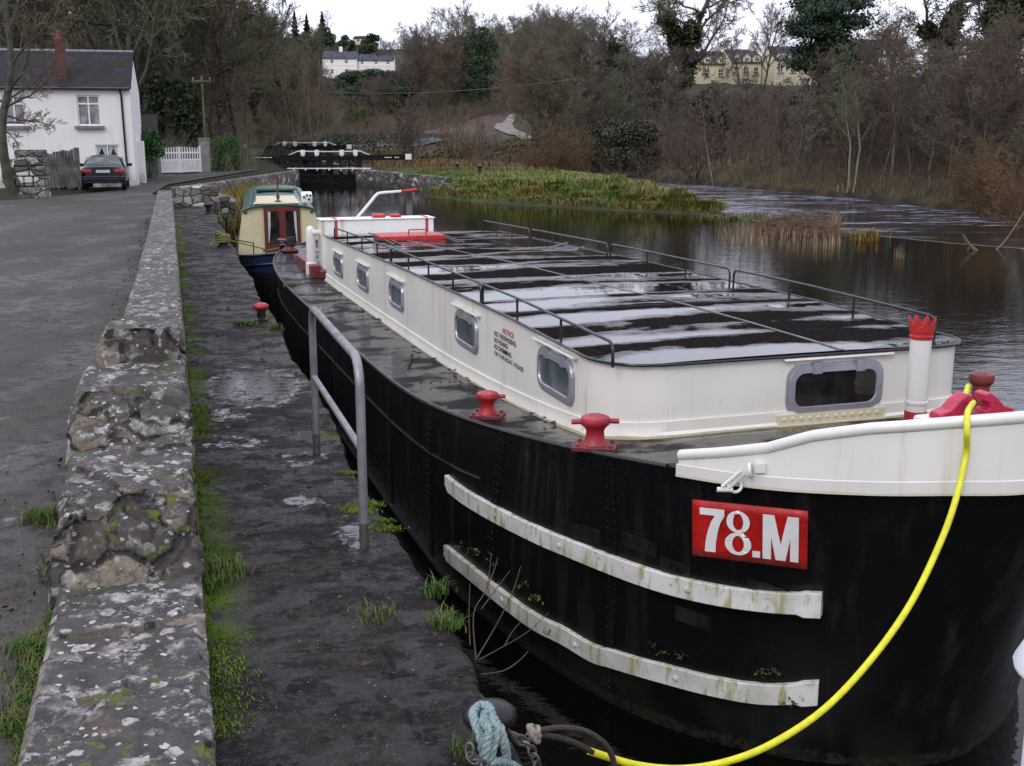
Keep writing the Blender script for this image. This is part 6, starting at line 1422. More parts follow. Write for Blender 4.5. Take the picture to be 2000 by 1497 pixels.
# -- hedge by the road
hp0 = at(443, 334, 1.2)
for i, (dx, dy, s, sz) in enumerate(((-.5, 0, .78, 1.12), (.0, 1.0, .75, 1.2))):
    bush('clipped_hedge', 0, 0, 'bush_a', s, X['hedge'], 'clipped green hedge right of the pale pillar, nearer half' if i == 0 else 'clipped green hedge right of the pale pillar, farther half', loc=(hp0.x + dx, hp0.y + dy, 1.25), sz=sz, cat='hedge')
bush('garden_bush', 0, 0, 'bush_b', 1.0, X['hedge'], 'round green bush against the outbuilding beside the cottage', loc=(at(283, 300, Y=59).x, 59, 2.2), sz=1.1)
bush('garden_bush', 0, 0, 'bush_b', .7, X['hedge'], 'low green bush behind the white gate', loc=(at(375, 300, Y=72).x, 72, 1.3), sz=.7)
# -- big individual trees
def leafy(name, px, Y, P, size, mat, label, trunk=None, seed=5, cat='tree', sc=1.0):
    x = gx(px, Y); z = tz(x, Y) - .2; e = empty(name, (x, Y, z), 0, label, cat); e.scale = (sc, sc, sc)
    link_mesh('crown', leaf_mesh('crown', P, size, seed), mat, e)
    if trunk: m = MB(); m.tube(*trunk); m.build('trunk', X['bark'], e)
    return e
def cone(seed, H, R_, n, lo=.06):
    g = np.random.default_rng(seed); P = []
    for k in range(n):
        t = g.uniform(0, 1) ** .65; z = H * (lo + (1 - lo) * (1 - t)); tier = .75 + .25 * math.sin(z * 9 / H * 6.28 + 1); r = R_ * t * tier * g.uniform(.45, 1) ** .5; a = g.uniform(0, 6.28); r *= .8 + .2 * math.sin(a * 5 + z); P.append((r * math.cos(a), r * math.sin(a), z - r * .25))
    return P
for px, Y, H, R_, lab in ((583, 520, 15, 3.6, 'pointed dark conifer on the skyline, leftmost of the three'), (606, 525, 14.0, 4.0, 'pointed dark conifer on the skyline, middle of the three'), (636, 515, 16.5, 5.0, 'broad pointed dark conifer on the skyline, rightmost of the three')):
    leafy('conifer_tree', px, Y, cone(int(px), H, R_, 2600), .42, X['conifer'], lab, ([(0, 0, 0), (0, 0, H * .9)], [.25, .05], 6))
plant(657, 520, 'birch', 2.1, 1, X['bark'], X['twb'], 'thin open tree standing beside the skyline conifers')
leafy('round_tree', 729, 560, leaf_ball(9, 1800, 2.6, 4.6, .3), .38, X['conifer'], 'small dark rounded tree on the skyline beside the bungalow', ([(0, 0, 0), (0, 0, 3)], .2, 6), sc=1.5)
leafy('round_tree', 520, 470, leaf_ball(10, 1800, 3.2, 7.5, .3), .42, X['laurel'], 'dark rounded tree on the skyline left of the conifers', ([(0, 0, 0), (0, 0, 5)], .25, 6), sc=1.7)
leafy('ivy_tree', 938, 225, leaf_ball(77, 6500, 3.8, 14.5, .3, 44), .26, X['laurel'], 'dark ivy-green conifer among bare trees right of the villa', ([(0, 0, 0), (0, 0, 13)], [.3, .05], 6))
leafy('ivy_column', 1205, 142, leaf_ball(78, 5000, 1.7, 11.0, .3, 40), .17, X['olive'], 'tall ivy column right of the broad bare trees', ([(0, 0, 0), (0, 0, 11)], [.3, .05], 6))
leafy('ivy_column', 1252, 150, leaf_ball(79, 4000, 2.3, 8.0, .3, 34), .17, X['olive'], 'rounded ivy-covered tree left of the small cream house', ([(0, 0, 0), (0, 0, 7)], [.3, .05], 6))
def ivy_tree(px, Y, variant, s, n, label, ht=.75, spread=1.5, mat='ivy', rz=0.0):
    x = gx(px, Y); e = tree_obj('ivy_clad_tree', variant, (x, Y, tz(x, Y) - .3), s, rz, X['bark'], X['twm'], label)
    me = BR[variant][0]; k = 6; co = np.zeros(len(me.vertices) * 3, np.float32); me.vertices.foreach_get('co', co); co = co.reshape(-1, 3); g = np.random.default_rng(int(px))
    zmax = co[:, 2].max() * ht; r_ = np.hypot(co[:, 0], co[:, 1]); ok = co[(co[:, 2] < zmax) & (r_ < .55 + co[:, 2] * .13)]
    sel = ok[g.integers(0, len(ok), n)] ; nx_ = ok[g.integers(0, len(ok), n)]
    P = sel + g.normal(size=(n, 3)) * np.array([.5, .5, .45]) * spread * (.75 - .35 * sel[:, 2:3] / zmax)
    link_mesh('ivy', leaf_mesh('ivy', P, .19, int(px)), X[mat], e); return e
ivy_tree(1322, 150, 'oak0', 1.25, 15000, 'tall bare tree thickly clad in ivy in front of the cream houses', .62, 1.3, rz=.6)
ivy_tree(1822, 140, 'oak1', 1.35, 11000, 'spreading ivy-clad tree on the right skyline', .62, 1.2, rz=2.0)
ivy_tree(1955, 130, 'oak0', 1.05, 24000, 'dark ivy-smothered tree at the upper right corner', .8, 2.6, rz=4.0)
def ivy_small(px, Y, variant, top, lab, n=4500):
    x = gx(px, Y); s = (at(px, top, Y=Y).z - tz1(x, Y)) / BH[variant]; ivy_tree(px, Y, variant, s, n, lab, .62, .9, rz=px % 6)
for px, Y, v, top, lab in ((1092, 168, 'round1', 40, 'ivy-trunked bare tree left of the far utility pole'), (1160, 172, 'oak1', 30, 'ivy-trunked tree right of the far utility pole'), (1020, 190, 'round2', 55, 'ivy-trunked tree at the top of the gravel path'), (560, 150, 'oak0', 62, 'ivy-trunked tree on the slope left of the villa'), (505, 125, 'round0', 48, 'ivy-trunked tree above the towpath hedge'), (250, 88, 'oak1', -60, 'ivy-trunked tree behind the cottage gable end'), (1395, 95, 'alder1', 150, 'ivy-trunked alder in the bank thicket left of the pine'), (1700, 88, 'alder2', 140, 'ivy-trunked alder in the bank thicket right of the pine'), (1880, 84, 'alder0', 120, 'ivy-trunked alder in the right part of the thicket')):
    ivy_small(px, Y, v, top, lab, 4500 if 'alder' not in v else 2600)
# pine: clumped shelves of needles on bare limbs
def pine(px, Y, H, label):
    x = gx(px, Y); z = tz(x, Y) - .3; e = empty('pine_tree', (x, Y, z), 0, label, 'tree'); rg = random.Random(12); m = MB(); tr = [(0, 0, 0), (.2, 0, H * .3), (-.15, .1, H * .6), (.1, 0, H * .98)]; c = catmull(tr, 8); m.tube(c, [.42 - .34 * i / len(c) for i in range(len(c))], 8); P = []; g = np.random.default_rng(4)
    for i in range(26):
        t = rg.uniform(.32, 1.0); b = c[int(t * (len(c) - 1))]; a = rg.uniform(0, 6.28); L = (1.15 - .6 * t) * H * .34 * rg.uniform(.55, 1.1); q = [b, b + Vector((math.cos(a) * L * .5, math.sin(a) * L * .5, L * .10)), b + Vector((math.cos(a) * L, math.sin(a) * L, L * .25))]
        m.tube(catmull(q, 4), [.12, .11, .1, .09, .07, .06, .05, .04, .03], 6)
        for k in range(5):
            f = rg.uniform(.45, 1.05); cc_ = q[0].lerp(q[2], f) + Vector((rg.gauss(0, .5), rg.gauss(0, .5), .35 + rg.gauss(0, .2))); n = 230; v = g.normal(size=(n, 3)) * np.array([.85, .85, .38]); P += [(cc_.x + a_[0], cc_.y + a_[1], cc_.z + a_[2]) for a_ in v]
    m.build('trunk', X['bark'], e); link_mesh('crown', leaf_mesh('crown', P, .2, 3), X['pine'], e)
    ivp = g.normal(size=(7500, 3)) * np.array([.95, .95, 0]); zz = g.uniform(.5, H * .62, 7500); ivp[:, 2] = zz; link_mesh('ivy', leaf_mesh('ivy', ivp, .2, 6), X['ivy'], e); return e
pine(1612, 135, 15.5, 'tall dark pine with flat needle shelves before the cream houses')
leafy('evergreen_tree', 1388, 118, leaf_ball(31, 3500, 3.0, 5.5, .3), .2, X['barkm'] and X['bramble'], 'olive brown rounded shrub right of the ivy-clad tree', ([(0, 0, 0), (0, 0, 4)], .2, 6))
# broad bare trees of the middle skyline
for px, Y, v, top, tw, lab in ((898, 250, 'round0', 2, 'twg', 'broad bare tree with rounded grey crown above the villa lawn, tallest there'), (845, 255, 'round1', 42, 'twg', 'open bare tree left of the broad rounded one'), (795, 262, 'oak1', 48, 'twg', 'spindly pale tree right of the villa'), (1045, 205, 'round2', 8, 'twg', 'bare tree with fan-shaped grey crown at the centre skyline'), (1125, 170, 'round1', 34, 'twb', 'wide brown bare tree left of the ivy column'), (1085, 180, 'oak0', 28, 'twb', 'brown bare tree behind the wide one at centre'), (1000, 215, 'oak1', 38, 'twm', 'mossy bare tree above the gravel path'), (1180, 160, 'round0', 18, 'twg', 'grey bare tree just left of the ivy column'), (868, 232, 'round2', 75, 'twr', 'reddish bare tree in front of the broad rounded crown'), (930, 235, 'oak0', 55, 'twb', 'brown bare tree beside the dark ivy tree'), (1490, 190, 'round2', 6, 'twg', 'bare grey tree behind the cream houses left of the pine'), (1440, 200, 'oak1', 50, 'twg', 'thin grey tree behind the chimneyed cream house'), (1730, 160, 'oak0', -5, 'twb', 'bare twisted tree between the pine and the right ivy tree'), (1265, 185, 'oak1', 72, 'twg', 'small bare tree behind the small cream house')):
    plant_top(px, Y, top, v, rnd(0, 6), X['bark'], X[tw], lab)
for px, Y, top, R0_, mt, lab in ((1640, 92, 165, 1.5, 'ivy', 'ivy-smothered stem standing behind the tall mossy bank trees'), (1838, 88, 150, 1.6, 'olive', 'olive ivy mass behind the bank alders right of the pine'), (1560, 100, 175, 1.5, 'olive', 'dull green ivy mass under the left side of the pine')):
    x = gx(px, Y); h = at(px, top, Y=Y).z - tz1(x, Y); leafy('ivy_clad_tree', px, Y, leaf_ball(int(px), 4200, R0_, h, .3, 40), .15, X[mt], lab, ([(0, 0, 0), (0, 0, h)], [.2, .05], 6))
plant(803, 92, 'alder2', .80, 2.2, X['bark'], X['twr'], 'small reddish bare tree on the island beside the right beam end')
for px, Y, v, s, lab in ((612, 108, 'sap0', 1.0, 'clump of slim pale saplings behind the lock gates'), (575, 112, 'sap1', .9, 'thin brown saplings left of the pale ones behind the lock'), (640, 116, 'sap1', .85, 'thin saplings right of the pale clump behind the lock'), (890, 100, 'sap0', .6, 'short thin saplings beyond the island grass'), (952, 108, 'sap1', .7, 'thin saplings by the river bend')):
    plant(px, Y, v, s, rnd(0, 6), X['barkp'] if 'pale' in lab else X['bark'], X['twb'], lab, name='sapling_clump', names=('stems', 'twigs'))
plant(545, 100, 'alder0', .8, 1, X['bark'], X['twm'], 'dark thin tree behind the upper lock gates')
leafy('ivy_stump', 550, 101, leaf_ball(55, 1500, .9, 3.4, .3), .14, X['ivy'], 'ivy covered stump behind the upper lock gates', None, cat='stump')
# leaning tree at the left edge, in front of the cottage
LT = Tree(141); PL = OAK | dict(n=[7, 6, 5, 4], kids=[5, 7, 6, 5], rmin=.0085, len=[.55, .5, .5, .5], lo=[.1, .2, .2]); q = at(38, 380, 1.2)
# built from limbs traced out in metres
b0 = Vector((-.05, 0, -.1))
def limb(pts, r0, r1, lev, P=None):
    c = catmull(pts, 5); n = len(c)
    for i in range(n - 1): LT.seg.append((c[i], c[i + 1], r0 + (r1 - r0) * i / n, r0 + (r1 - r0) * (i + 1) / n, lev))
    return c
px2 = lambda px, py, dy=0: at(px, py, Y=q.y + dy) - q
c = limb([px2(25, 384), px2(12, 330), px2(4, 270), px2(6, 225), px2(14, 190), px2(22, 130), px2(16, 60), px2(6, -20), px2(0, -90)], .20, .08, 0)
TW = dict(n=[6, 4, 3, 2], kids=[9, 5, 4], wob=[.10, .16, .2], up=[.02, .02, .02], tap=.8, rmin=.008, lo=[.2, .2, .2], ang=[.6, .6, .6], len=[.45, .5, .55], rr=.6, cone=.4)
for a, b, L, r in ((px2(14, 208), px2(90, 182), 2.2, .055), (px2(10, 225), px2(100, 232), 2.0, .05), (px2(8, 240), px2(75, 228), 1.6, .04), (px2(5, 255), px2(60, 268), 1.4, .04), (px2(18, 180), px2(100, 90), 2.8, .06), (px2(22, 130), px2(95, 30), 3.2, .06), (px2(20, 90), px2(-60, 10), 3.0, .06), (px2(14, 195), px2(120, 165), 2.4, .05), (px2(16, 60), px2(75, -60), 3, .06), (px2(14, 205), px2(-60, 150), 2.5, .06)):
    LT.branch(a, (b - a + Vector((0, -.4, 0))).normalized(), L, r, 1, TW | dict(n=[6, 6, 4, 3, 2], kids=[0, 9, 5, 4], len=[.45, .45, .5, .55]))
me = LT.meshes('edge_tree', 1); e = empty('leaning_tree', q, 0, 'bare leaning tree at the left edge before the white cottage', 'tree'); link_mesh('trunk', me[0], X['bark'], e); link_mesh('crown', me[1], X['twb'], e)
plant(28, 53, 'scrub2', .42, 1, X['bark'], X['twb'], 'thin bare rose bush behind the stone pier', name='rose_bush', cat='shrub', names=('stems', 'twigs'))
bush('garden_bush', 0, 0, 'bush_b', .5, X['gorse'], 'yellow-green bush behind the leaning tree', loc=(at(34, 340, Y=49).x, 49, 1.2), sz=.9)
# dark trees behind the cottage and gate
leafy('yew_tree', 335, 84, leaf_ball(71, 5200, 2.6, 6.0, .3, 40), .2, X['ivy'], 'dark ivy-choked tree behind the white gate, its top bare', ([(0, 0, 0), (0, 0, 5)], .5, 8))
plant(330, 85, 'oak0', 1.05, .4, X['bark'], X['twb'], 'large twisted bare tree rising above the white gate')
plant(412, 88, 'round1', .82, 2.4, X['barkm'], X['twm'], 'mossy bare tree over the hedge right of the white gate')
plant(462, 100, 'oak1', .62, 1.4, X['bark'], X['twb'], 'bare tree beside the towpath left of the lock')
for px, Y, v, s, lab in ((240, 76, 'round0', .95, 'bare tree directly behind the cottage gable'), (120, 80, 'round2', 1.0, 'bare tree behind the cottage chimney'), (10, 82, 'oak1', 1.0, 'bare tree behind the left end of the cottage roof'), (180, 92, 'oak0', 1.1, 'tall bare tree farther behind the cottage roof'), (60, 96, 'round1', 1.15, 'tall bare tree behind the cottage at the upper left')):
    plant(px, Y, v, s, rnd(0, 6), X['bark'], X['twm'], lab)
random.seed(52)
for i in range(22):
    px = rnd(1000, 1310); Y = rnd(106, 168); v = random.choice(['round0', 'round1', 'round2', 'oak1', 'alder0', 'alder3']); 
    plant_top(px, Y, rnd(75, 165), v, rnd(0, 6), X['bark'], X[random.choice(['twr', 'twb', 'twg', 'twm'])], 'bare tree on the slope between the gravel path and the cream houses', 'bare trees of the middle slope')
for i, (px, py, s) in enumerate(((1150, 205, 2.6), (1215, 215, 3.0), (1265, 235, 3.0), (1100, 195, 2.4), (1300, 225, 2.6), (1060, 190, 2.4), (1180, 240, 2.6))):
    bush_at(px, py, 'bush_a', s, X['olive'] if i % 2 else X['bramble'], 'dull green bush on the slope below the pale paddock fence', 'dull bushes of the middle slope', sz=s * .7, name='slope_bush')
# the hanging wood on the hill
random.seed(33); nn = 0
WL_ = 'bare brown tree in the dense wood on the hillside'
for i in range(260):
    if i < 120: Y = rnd(98, 300); px = rnd(-80, 640)
    elif i < 190: Y = rnd(260, 560); px = rnd(300, 860)
    else: Y = rnd(215, 480); px = rnd(790, 1160)
    x = gx(px, Y); zt = tz(x, Y); pyb = CY - FPX * math.tan(math.atan2(zt - CAMZ, Y) + TH)
    if px > 470 and Y < 130: continue
    s = rnd(.55, .95) if px < 470 else rnd(.42, .75)
    if Y > 300: s *= rnd(.75, .95)
    top = pyb - 2250 * 15 * s / Y
    if 600 < px < 790 and Y < VY + 4 and top < 150: continue
    if 430 < px < 800 and top < (30 if px < 480 else 55 if px < 640 else 92): continue
    if 640 < px < 1030 and Y < 215: continue
    if px > 780 and top < 45: s *= (pyb - 45) / (pyb - top)
    tree_obj('wood_tree', random.choice(['round0', 'round1', 'round2', 'oak0', 'oak1']), (x, Y, zt - .3), s, rnd(0, 6.28), X['bark'], X[random.choice(['twb', 'twm', 'twm', 'twr', 'twg', 'twg'])], WL_, 'bare trees of the hillside wood'); nn += 1
for px, Y, s in ((500, 180, 3.5), (560, 200, 3.8), (450, 150, 3.5), (600, 215, 3.6), (380, 140, 3.2), (560, 260, 5), (640, 480, 4.5), (680, 470, 4), (600, 450, 4.5), (550, 420, 4.5), (720, 440, 4)):
    bush('evergreen_bush', px, Y, 'bush_c', s, X['laurel'] if s > 3.4 else X['ivy'], 'dark evergreen bush among the hillside trees', 'evergreen bushes in the hillside wood')
# scrub cover as masses nobody could count
def scrub_mass(name, n, fn, h, mat, label, seed, rad=.012, k=4, cat='scrub'):
    g = random.Random(seed); P0, P1, R0, R1 = [], [], [], []
    for i in range(n):
        x, y, sc = fn(g); z = tz1(x, y); p = Vector((x, y, z - .05)); a = g.uniform(0, 6.28); d = Vector((math.cos(a) * .45, math.sin(a) * .45, 1)).normalized(); L = h * sc * g.uniform(.5, 1.2); r = rad * g.uniform(.7, 1.3)
        for j in range(k):
            d = (d + Vector((g.gauss(0, .22), g.gauss(0, .22), -.06 * j))).normalized(); q = p + d * L / k; P0.append(p); P1.append(q); R0.append(r); R1.append(r * .75); r *= .75
            if j > 0:
                for b in range(2):
                    e_ = (d + Vector((g.gauss(0, .6), g.gauss(0, .6), g.gauss(.1, .4)))).normalized(); P0.append(q); P1.append(q + e_ * L * .28); R0.append(r * .8); R1.append(r * .4)
            p = q
    o = link_mesh(name, seg_mesh(name, P0, P1, R0, R1, 3), mat); return tag(o, label, cat, kind='stuff')
def f_bank(g):
    i = g.randrange(1, len(fbc)); a, b = fbc[i - 1], fbc[i]; d = (b - a).normalized(); nr = Vector((d.y, -d.x, 0)); o_ = abs(g.gauss(0, 9)) + .3; q = a.lerp(b, g.random()) + nr * o_; return q.x, q.y, 1.0 if o_ > 4 else .55
scrub_mass('bank_scrub', 9000, f_bank, 1.7, X['twr'], 'tangled reddish undergrowth below the alders on the far bank', 3, .011)
def f_slope(g):
    Y = g.uniform(88, 185); px = g.uniform(1180, 2150); return gx(px, Y), Y, 1.5 if Y < 150 else 1.1
scrub_mass('slope_scrub', 9500, f_slope, 1.9, X['twr'], 'dense purple-brown scrub on the slope below the cream houses', 4, .022)
def f_hill(g):
    Y = g.uniform(104, 300) if g.random() < .6 else g.uniform(300, 580); px = g.uniform(-100, 1130)
    if 640 < px < 1030 and 128 < Y < 200 and g.random() < .8: Y = g.uniform(200, 480)
    x = gx(px, Y)
    if Y < 150 and px > 600: Y = 160 + g.random() * 60; x = gx(px, Y)
    if 830 < px < 1040 and Y < 205: Y = 210; x = gx(px, Y)
    return x, Y, 1.5
scrub_mass('hill_scrub', 12000, f_hill, 2.3, X['twb'], 'brown scrub and bramble covering the hillside', 5, .035)
def f_left(g):
    Y = g.uniform(70, 110); return gx(g.uniform(-150, 500), Y), Y, 1.0
scrub_mass('garden_scrub', 3500, f_left, 2.0, X['twm'], 'dark undergrowth behind the cottage and the white gate', 6, .018)
# leafy brown bramble mounds
g = np.random.default_rng(5); P = []
for i in range(26000):
    Y = g.uniform(100, 190); px = g.uniform(500, 1150) if Y < 150 else g.uniform(600, 1120)
    x = gx(px, Y)
    if 640 < px < 890 and 126 < Y < 162: continue
    if 820 < px < 1040 and Y > 140: continue
    P.append((x, Y, tz1(x, Y) + abs(g.normal(0, .45)) * (1 + .8 * math.sin(x * .7) * math.sin(Y * .5))))
tag(link_mesh('bramble_cover', leaf_mesh('bramble_cover', P, .17, 9), X['bramble']), 'low brown-green brambles over the slope beyond the lock', 'brambles', kind='stuff')
# ---------------------------------------------------------------- grasses
def blades(name, pts, h, w, mat, seed, bend=.5, kind=None, label=None, cat=None, parent=None, loc=None):
    g = np.random.default_rng(seed); C = np.array(pts, float); n = len(C); a = g.uniform(0, 6.28, n); hh = h * g.uniform(.45, 1.25, n) if np.isscalar(h) else np.array(h) * g.uniform(.6, 1.2, n); dx, dy = np.cos(a), np.sin(a); be = bend * g.uniform(.2, 1.3, n) * hh
    ww = w * g.uniform(.6, 1.3, n); px_, py_ = -dy * ww, dx * ww; V = np.zeros((n, 5, 3))
    V[:, 0] = C - np.stack([px_, py_, np.zeros(n)], 1); V[:, 1] = C + np.stack([px_, py_, np.zeros(n)], 1)
    M_ = C + np.stack([dx * be * .35, dy * be * .35, hh * .62], 1); V[:, 2] = M_ + np.stack([px_ * .7, py_ * .7, 0 * hh], 1); V[:, 3] = M_ - np.stack([px_ * .7, py_ * .7, 0 * hh], 1); V[:, 4] = C + np.stack([dx * be, dy * be, hh * np.clip(1 - bend * .25, .3, 1)], 1)
    F = (np.arange(n) * 5)[:, None, None] + np.array([[0, 1, 2], [0, 2, 3], [3, 2, 4]])[None]
    o = link_mesh(name, np_mesh(name, V.reshape(-1, 3), F.reshape(-1, 3)), mat, parent)
    if loc is not None: o.location = loc
    return tag(o, label, cat, kind=kind)
g = np.random.default_rng(8)
def scatter(poly, n, dmin=0.0, dmax=1e9):
    P = np.array(poly); out = []
    lo, hi = P.min(0), P.max(0)
    while len(out) < n:
        q = g.uniform(lo, hi, (4000, 2)); d = sdist(q[:, 0], q[:, 1], poly); out += list(q[(d > dmin) & (d < dmax)])
    q = np.array(out[:n]); return q[:, 0], q[:, 1]
ISL_N = [(-3.2, 71), (-5.0, 66.4), (-2.5, 62), (0, 58.4), (2.2, 56.5), (4.7, 54.3), (7.0, 52.6), (8.9, 51.1), (9.4, 52.3), (8.8, 60), (7.4, 71), (5.5, 80), (-6, 80), (-9, 80)]
x, y = scatter(ISL_N, 46000, .02); z = terrain(x, y); d = sdist(x, y, ISLE); keep = (y < 66) | (g.random(len(x)) < .8); lump = np.array([mnoise.noise((a_ * .8, b_ * .8, 0)) + .5 * mnoise.noise((a_ * 2.2, b_ * 2.2, 4)) for a_, b_ in zip(x, y)]); tall = np.where((y < 69) & (d < 5), .30, .13) * np.clip(1 + 1.3 * lump, .25, 2.2); tall = np.where((y >= 69) & (x > 3.2), .34, tall)
blades('island_grass', np.stack([x, y, z - .03], 1), tall, .014, X['isl'], 1, 1.25, 'stuff', 'tussocky green and straw-yellow grass on the island below the lock', 'grass')
x, y = scatter(ISL_N, 5200, .0, .9); z = np.maximum(terrain(x, y), -.05)
blades('shore_sedge', np.stack([x, y, z - .03], 1), .42, .018, X['sedge'], 2, 1.1, 'stuff', 'yellowing sedge hanging over the island water edge', 'sedge')
x, y = scatter([(-9.2, 79.6), (-3.4, 71.8), (-1, 67), (4, 66), (6.5, 74), (3, 86), (-5, 84)], 9000, .05); z = terrain(x, y)
blades('mown_grass', np.stack([x, y, z - .02], 1), .13, .02, X['grass'], 13, .7, 'stuff', 'bright short grass on the island beside the lock wall', 'grass')
tq, th_ = [], []
rg = random.Random(77)
for i in range(90):
    t = rg.random(); a_, b_ = [(-5.0, 66.4), (0, 58.4), (4.7, 54.3), (8.9, 51.1)][min(int(t * 3), 2)], [(0, 58.4), (4.7, 54.3), (8.9, 51.1)][min(int(t * 3), 2)]; k = t * 3 - int(t * 3); cx__, cy__ = a_[0] + (b_[0] - a_[0]) * k + rg.uniform(-.1, 1.6), a_[1] + (b_[1] - a_[1]) * k + rg.uniform(0, 2.2); s_ = rg.uniform(.5, 1.1); cz__ = max(tz(cx__, cy__), -.02) - .03
    for j in range(110): x_, y_ = cx__ + rg.gauss(0, .16) * s_, cy__ + rg.gauss(0, .16) * s_; tq.append((x_, y_, cz__)); th_.append(.62 * s_)
blades('island_tussocks', np.array(tq), np.array(th_), .014, X['isl'], 12, 1.35, 'stuff', 'arching green and straw tussocks along the island shore', 'grass')
bp = [(3.6, 90.5), (-4.6, 108), (-16, 128), (-24, 146), (30, 152), (34, 100), (40, 40), (34.3, 36.3), (27.2, 45.2), (23.1, 51.9), (21.6, 57), (20, 66), (18, 73), (14.4, 82), (11.8, 90), (9.5, 100), (2.7, 114)]
x, y = scatter(RIGHT[2:15] + [(-25, 156), (40, 156), (46, 60), (60, 25)], 26000, .05, 15); z = terrain(x, y)
blades('bank_dead_grass', np.stack([x, y, z - .03], 1), .55, .028, X['dead'], 3, .9, 'stuff', 'straw-coloured dead grass along the far river bank', 'grass')
x, y = scatter([(3.3, 90), (-5, 108), (-18, 133), (-14, 106), (-9, 84), (-6, 81), (5.4, 80.5)], 9000, .1); z = terrain(x, y)
blades('island_dead_grass', np.stack([x, y, z - .03], 1), np.where(y < 88, .12, .5), .024, X['dead'], 4, .8, 'stuff', 'brown dead grass on the island behind the lock', 'grass')
x, y = scatter([(-10.6, 38.2), (-14.2, 52), (-14.4, 66), (-12.9, 62), (-11.8, 50), (-8.9, 38.4), (-9.0, 36.8)], 5200); 
blades('reed_bed', np.stack([x, y, x * 0 - .05], 1), 1.15, .020, X['sedge'], 5, .55, 'stuff', 'yellow-green reeds in the water beyond the end of the quay', 'reeds')
# verge and weeds along the road side of the parapet
vx_, vy_ = [], []
for i in range(5200):
    s_ = abs(g.normal(0, 2.6)) if i < 3800 else g.uniform(0, 30); w_ = interp(s_, WID); off = abs(g.normal(0, .055)) * (1.2 if mnoise.noise((s_ * 1.3, 2, 0)) > -.05 else .25); q = qw(-w_ - .005 - off, s_); vx_.append(q.x); vy_.append(q.y)
blades('verge_grass', np.stack([np.array(vx_), np.array(vy_), np.full(len(vx_), 1.2)], 1), .075, .0035, X['grass'], 6, .9, 'stuff', 'short grass and weeds along the road side of the parapet wall', 'grass')
q_, n_ = [], 0
for i in range(24000):
    s_ = g.uniform(.2, 20) if i % 3 else g.uniform(.2, 7); off = abs(g.normal(0, .05)) * (1.8 if mnoise.noise((s_ * .8, 5, 0)) > 0 else .25); p = qw(off + .005, s_, 1.25); q_.append(p)
blades('moss_strip', np.array([tuple(p) for p in q_]), .016, .0035, X['moss'], 7, .6, 'stuff', 'green moss along the foot of the parapet wall on the quay', 'moss')
def tuft(px, py, n, rad, h, label, zz=1.25, seed=1, mat='grass', w=.0035, bend=.8, name='grass_tuft'):
    c = at(px, py, zz); rg = np.random.default_rng(seed); pts = np.stack([rg.normal(0, rad, n), rg.normal(0, rad, n), np.zeros(n)], 1)
    return blades(name, pts, h, w, X[mat], seed, bend, None, label, 'grass', None, (c.x, c.y, zz))
tuft(425, 1120, 520, .075, .10, 'dense green grass tuft against the foot of the parapet wall', seed=11); tuft(405, 1150, 200, .05, .08, 'smaller grass tuft just nearer than the dense one by the wall', seed=12)
tuft(738, 1205, 150, .06, .055, 'sparse grass sprigs in the middle of the wet quay', seed=13, w=.003); tuft(852, 1160, 90, .04, .09, 'bright grass tuft on the quay edge, farther of two', seed=14); tuft(870, 1222, 170, .045, .08, 'bright grass tuft on the quay edge, nearer of two', seed=15)
tuft(478, 634, 420, .07, .06, 'round green grass tuft left of the red capped bollard', seed=16, w=.005); tuft(570, 560, 60, .05, .1, 'small leafy weed on the quay edge beside the barge stern', seed=17, w=.006); tuft(912, 1478, 60, .03, .10, 'thin grass tuft left of the foreground bollard', seed=18)
tuft(88, 1015, 420, .055, .09, 'grass tuft on the road beside the stepped wall', 1.21, 19); tuft(65, 1270, 300, .05, .07, 'grass along the near wall foot on the road side', 1.21, 20); tuft(30, 1420, 300, .05, .07, 'grass at the lower left corner beside the wall', 1.21, 21)
tuft(538, 646, 110, .05, .10, 'trailing weeds behind the red capped bollard', seed=22, w=.006); tuft(63, 384, 160, .18, .22, 'grass tuft at the foot of the sandstone pier', 1.16, 23, w=.012)
# moss cushions by the hand rail
P = []; rg = np.random.default_rng(5)
for px, py, r_ in ((697, 992, .035), (722, 985, .03), (752, 1033, .03), (745, 1018, .02), (676, 925, .02), (700, 998, .03)):
    c = at(px, py, 1.25); v = rg.normal(size=(420, 2)) * r_; P += [(c.x + a_[0] * 1.6, c.y + a_[1], 1.25) for a_ in v]
blades('moss_cushion', P, .014, .004, X['moss'], 5, .6, 'stuff', 'yellow-green moss in patches at the foot of the hand rail', 'moss')
# twiggy plant growing out of the quay edge
c = at(936, 1292, 1.1); c.z = .95; T = Tree(7)
for pts, r in (([(930, 1290), (925, 1200), (950, 1150), (960, 1080)], .0038), ([(932, 1285), (970, 1220), (1000, 1160), (1017, 1106)], .0036), ([(934, 1290), (980, 1265), (1030, 1235), (1072, 1197)], .003), ([(940, 1318), (985, 1310), (1015, 1290), (1032, 1272)], .004), ([(918, 1260), (916, 1200), (918, 1140)], .003), ([(950, 1150), (965, 1115), (972, 1090)], .003), ([(940, 1190), (970, 1150), (996, 1115)], .003), ([(985, 1263), (1000, 1235), (1020, 1212)], .003)):
    cc2 = catmull([rp(a, b, 5.05 + .25 * i / len(pts)) for i, (a, b) in enumerate(pts)], 5)
    for i in range(len(cc2) - 1): T.seg.append((cc2[i], cc2[i + 1], r * (1 - .6 * i / len(cc2)), r * (1 - .6 * (i + 1) / len(cc2)), 2))
me = seg_mesh('twig_plant', *[[x[j] for x in T.seg] for j in range(4)], 5); tag(link_mesh('twig_plant', me, simple('plant_stems', (.055, .028, .024), (.035, .02, .017), 10, .7)), 'bare reddish twiggy plant growing from the quay edge', 'plant')
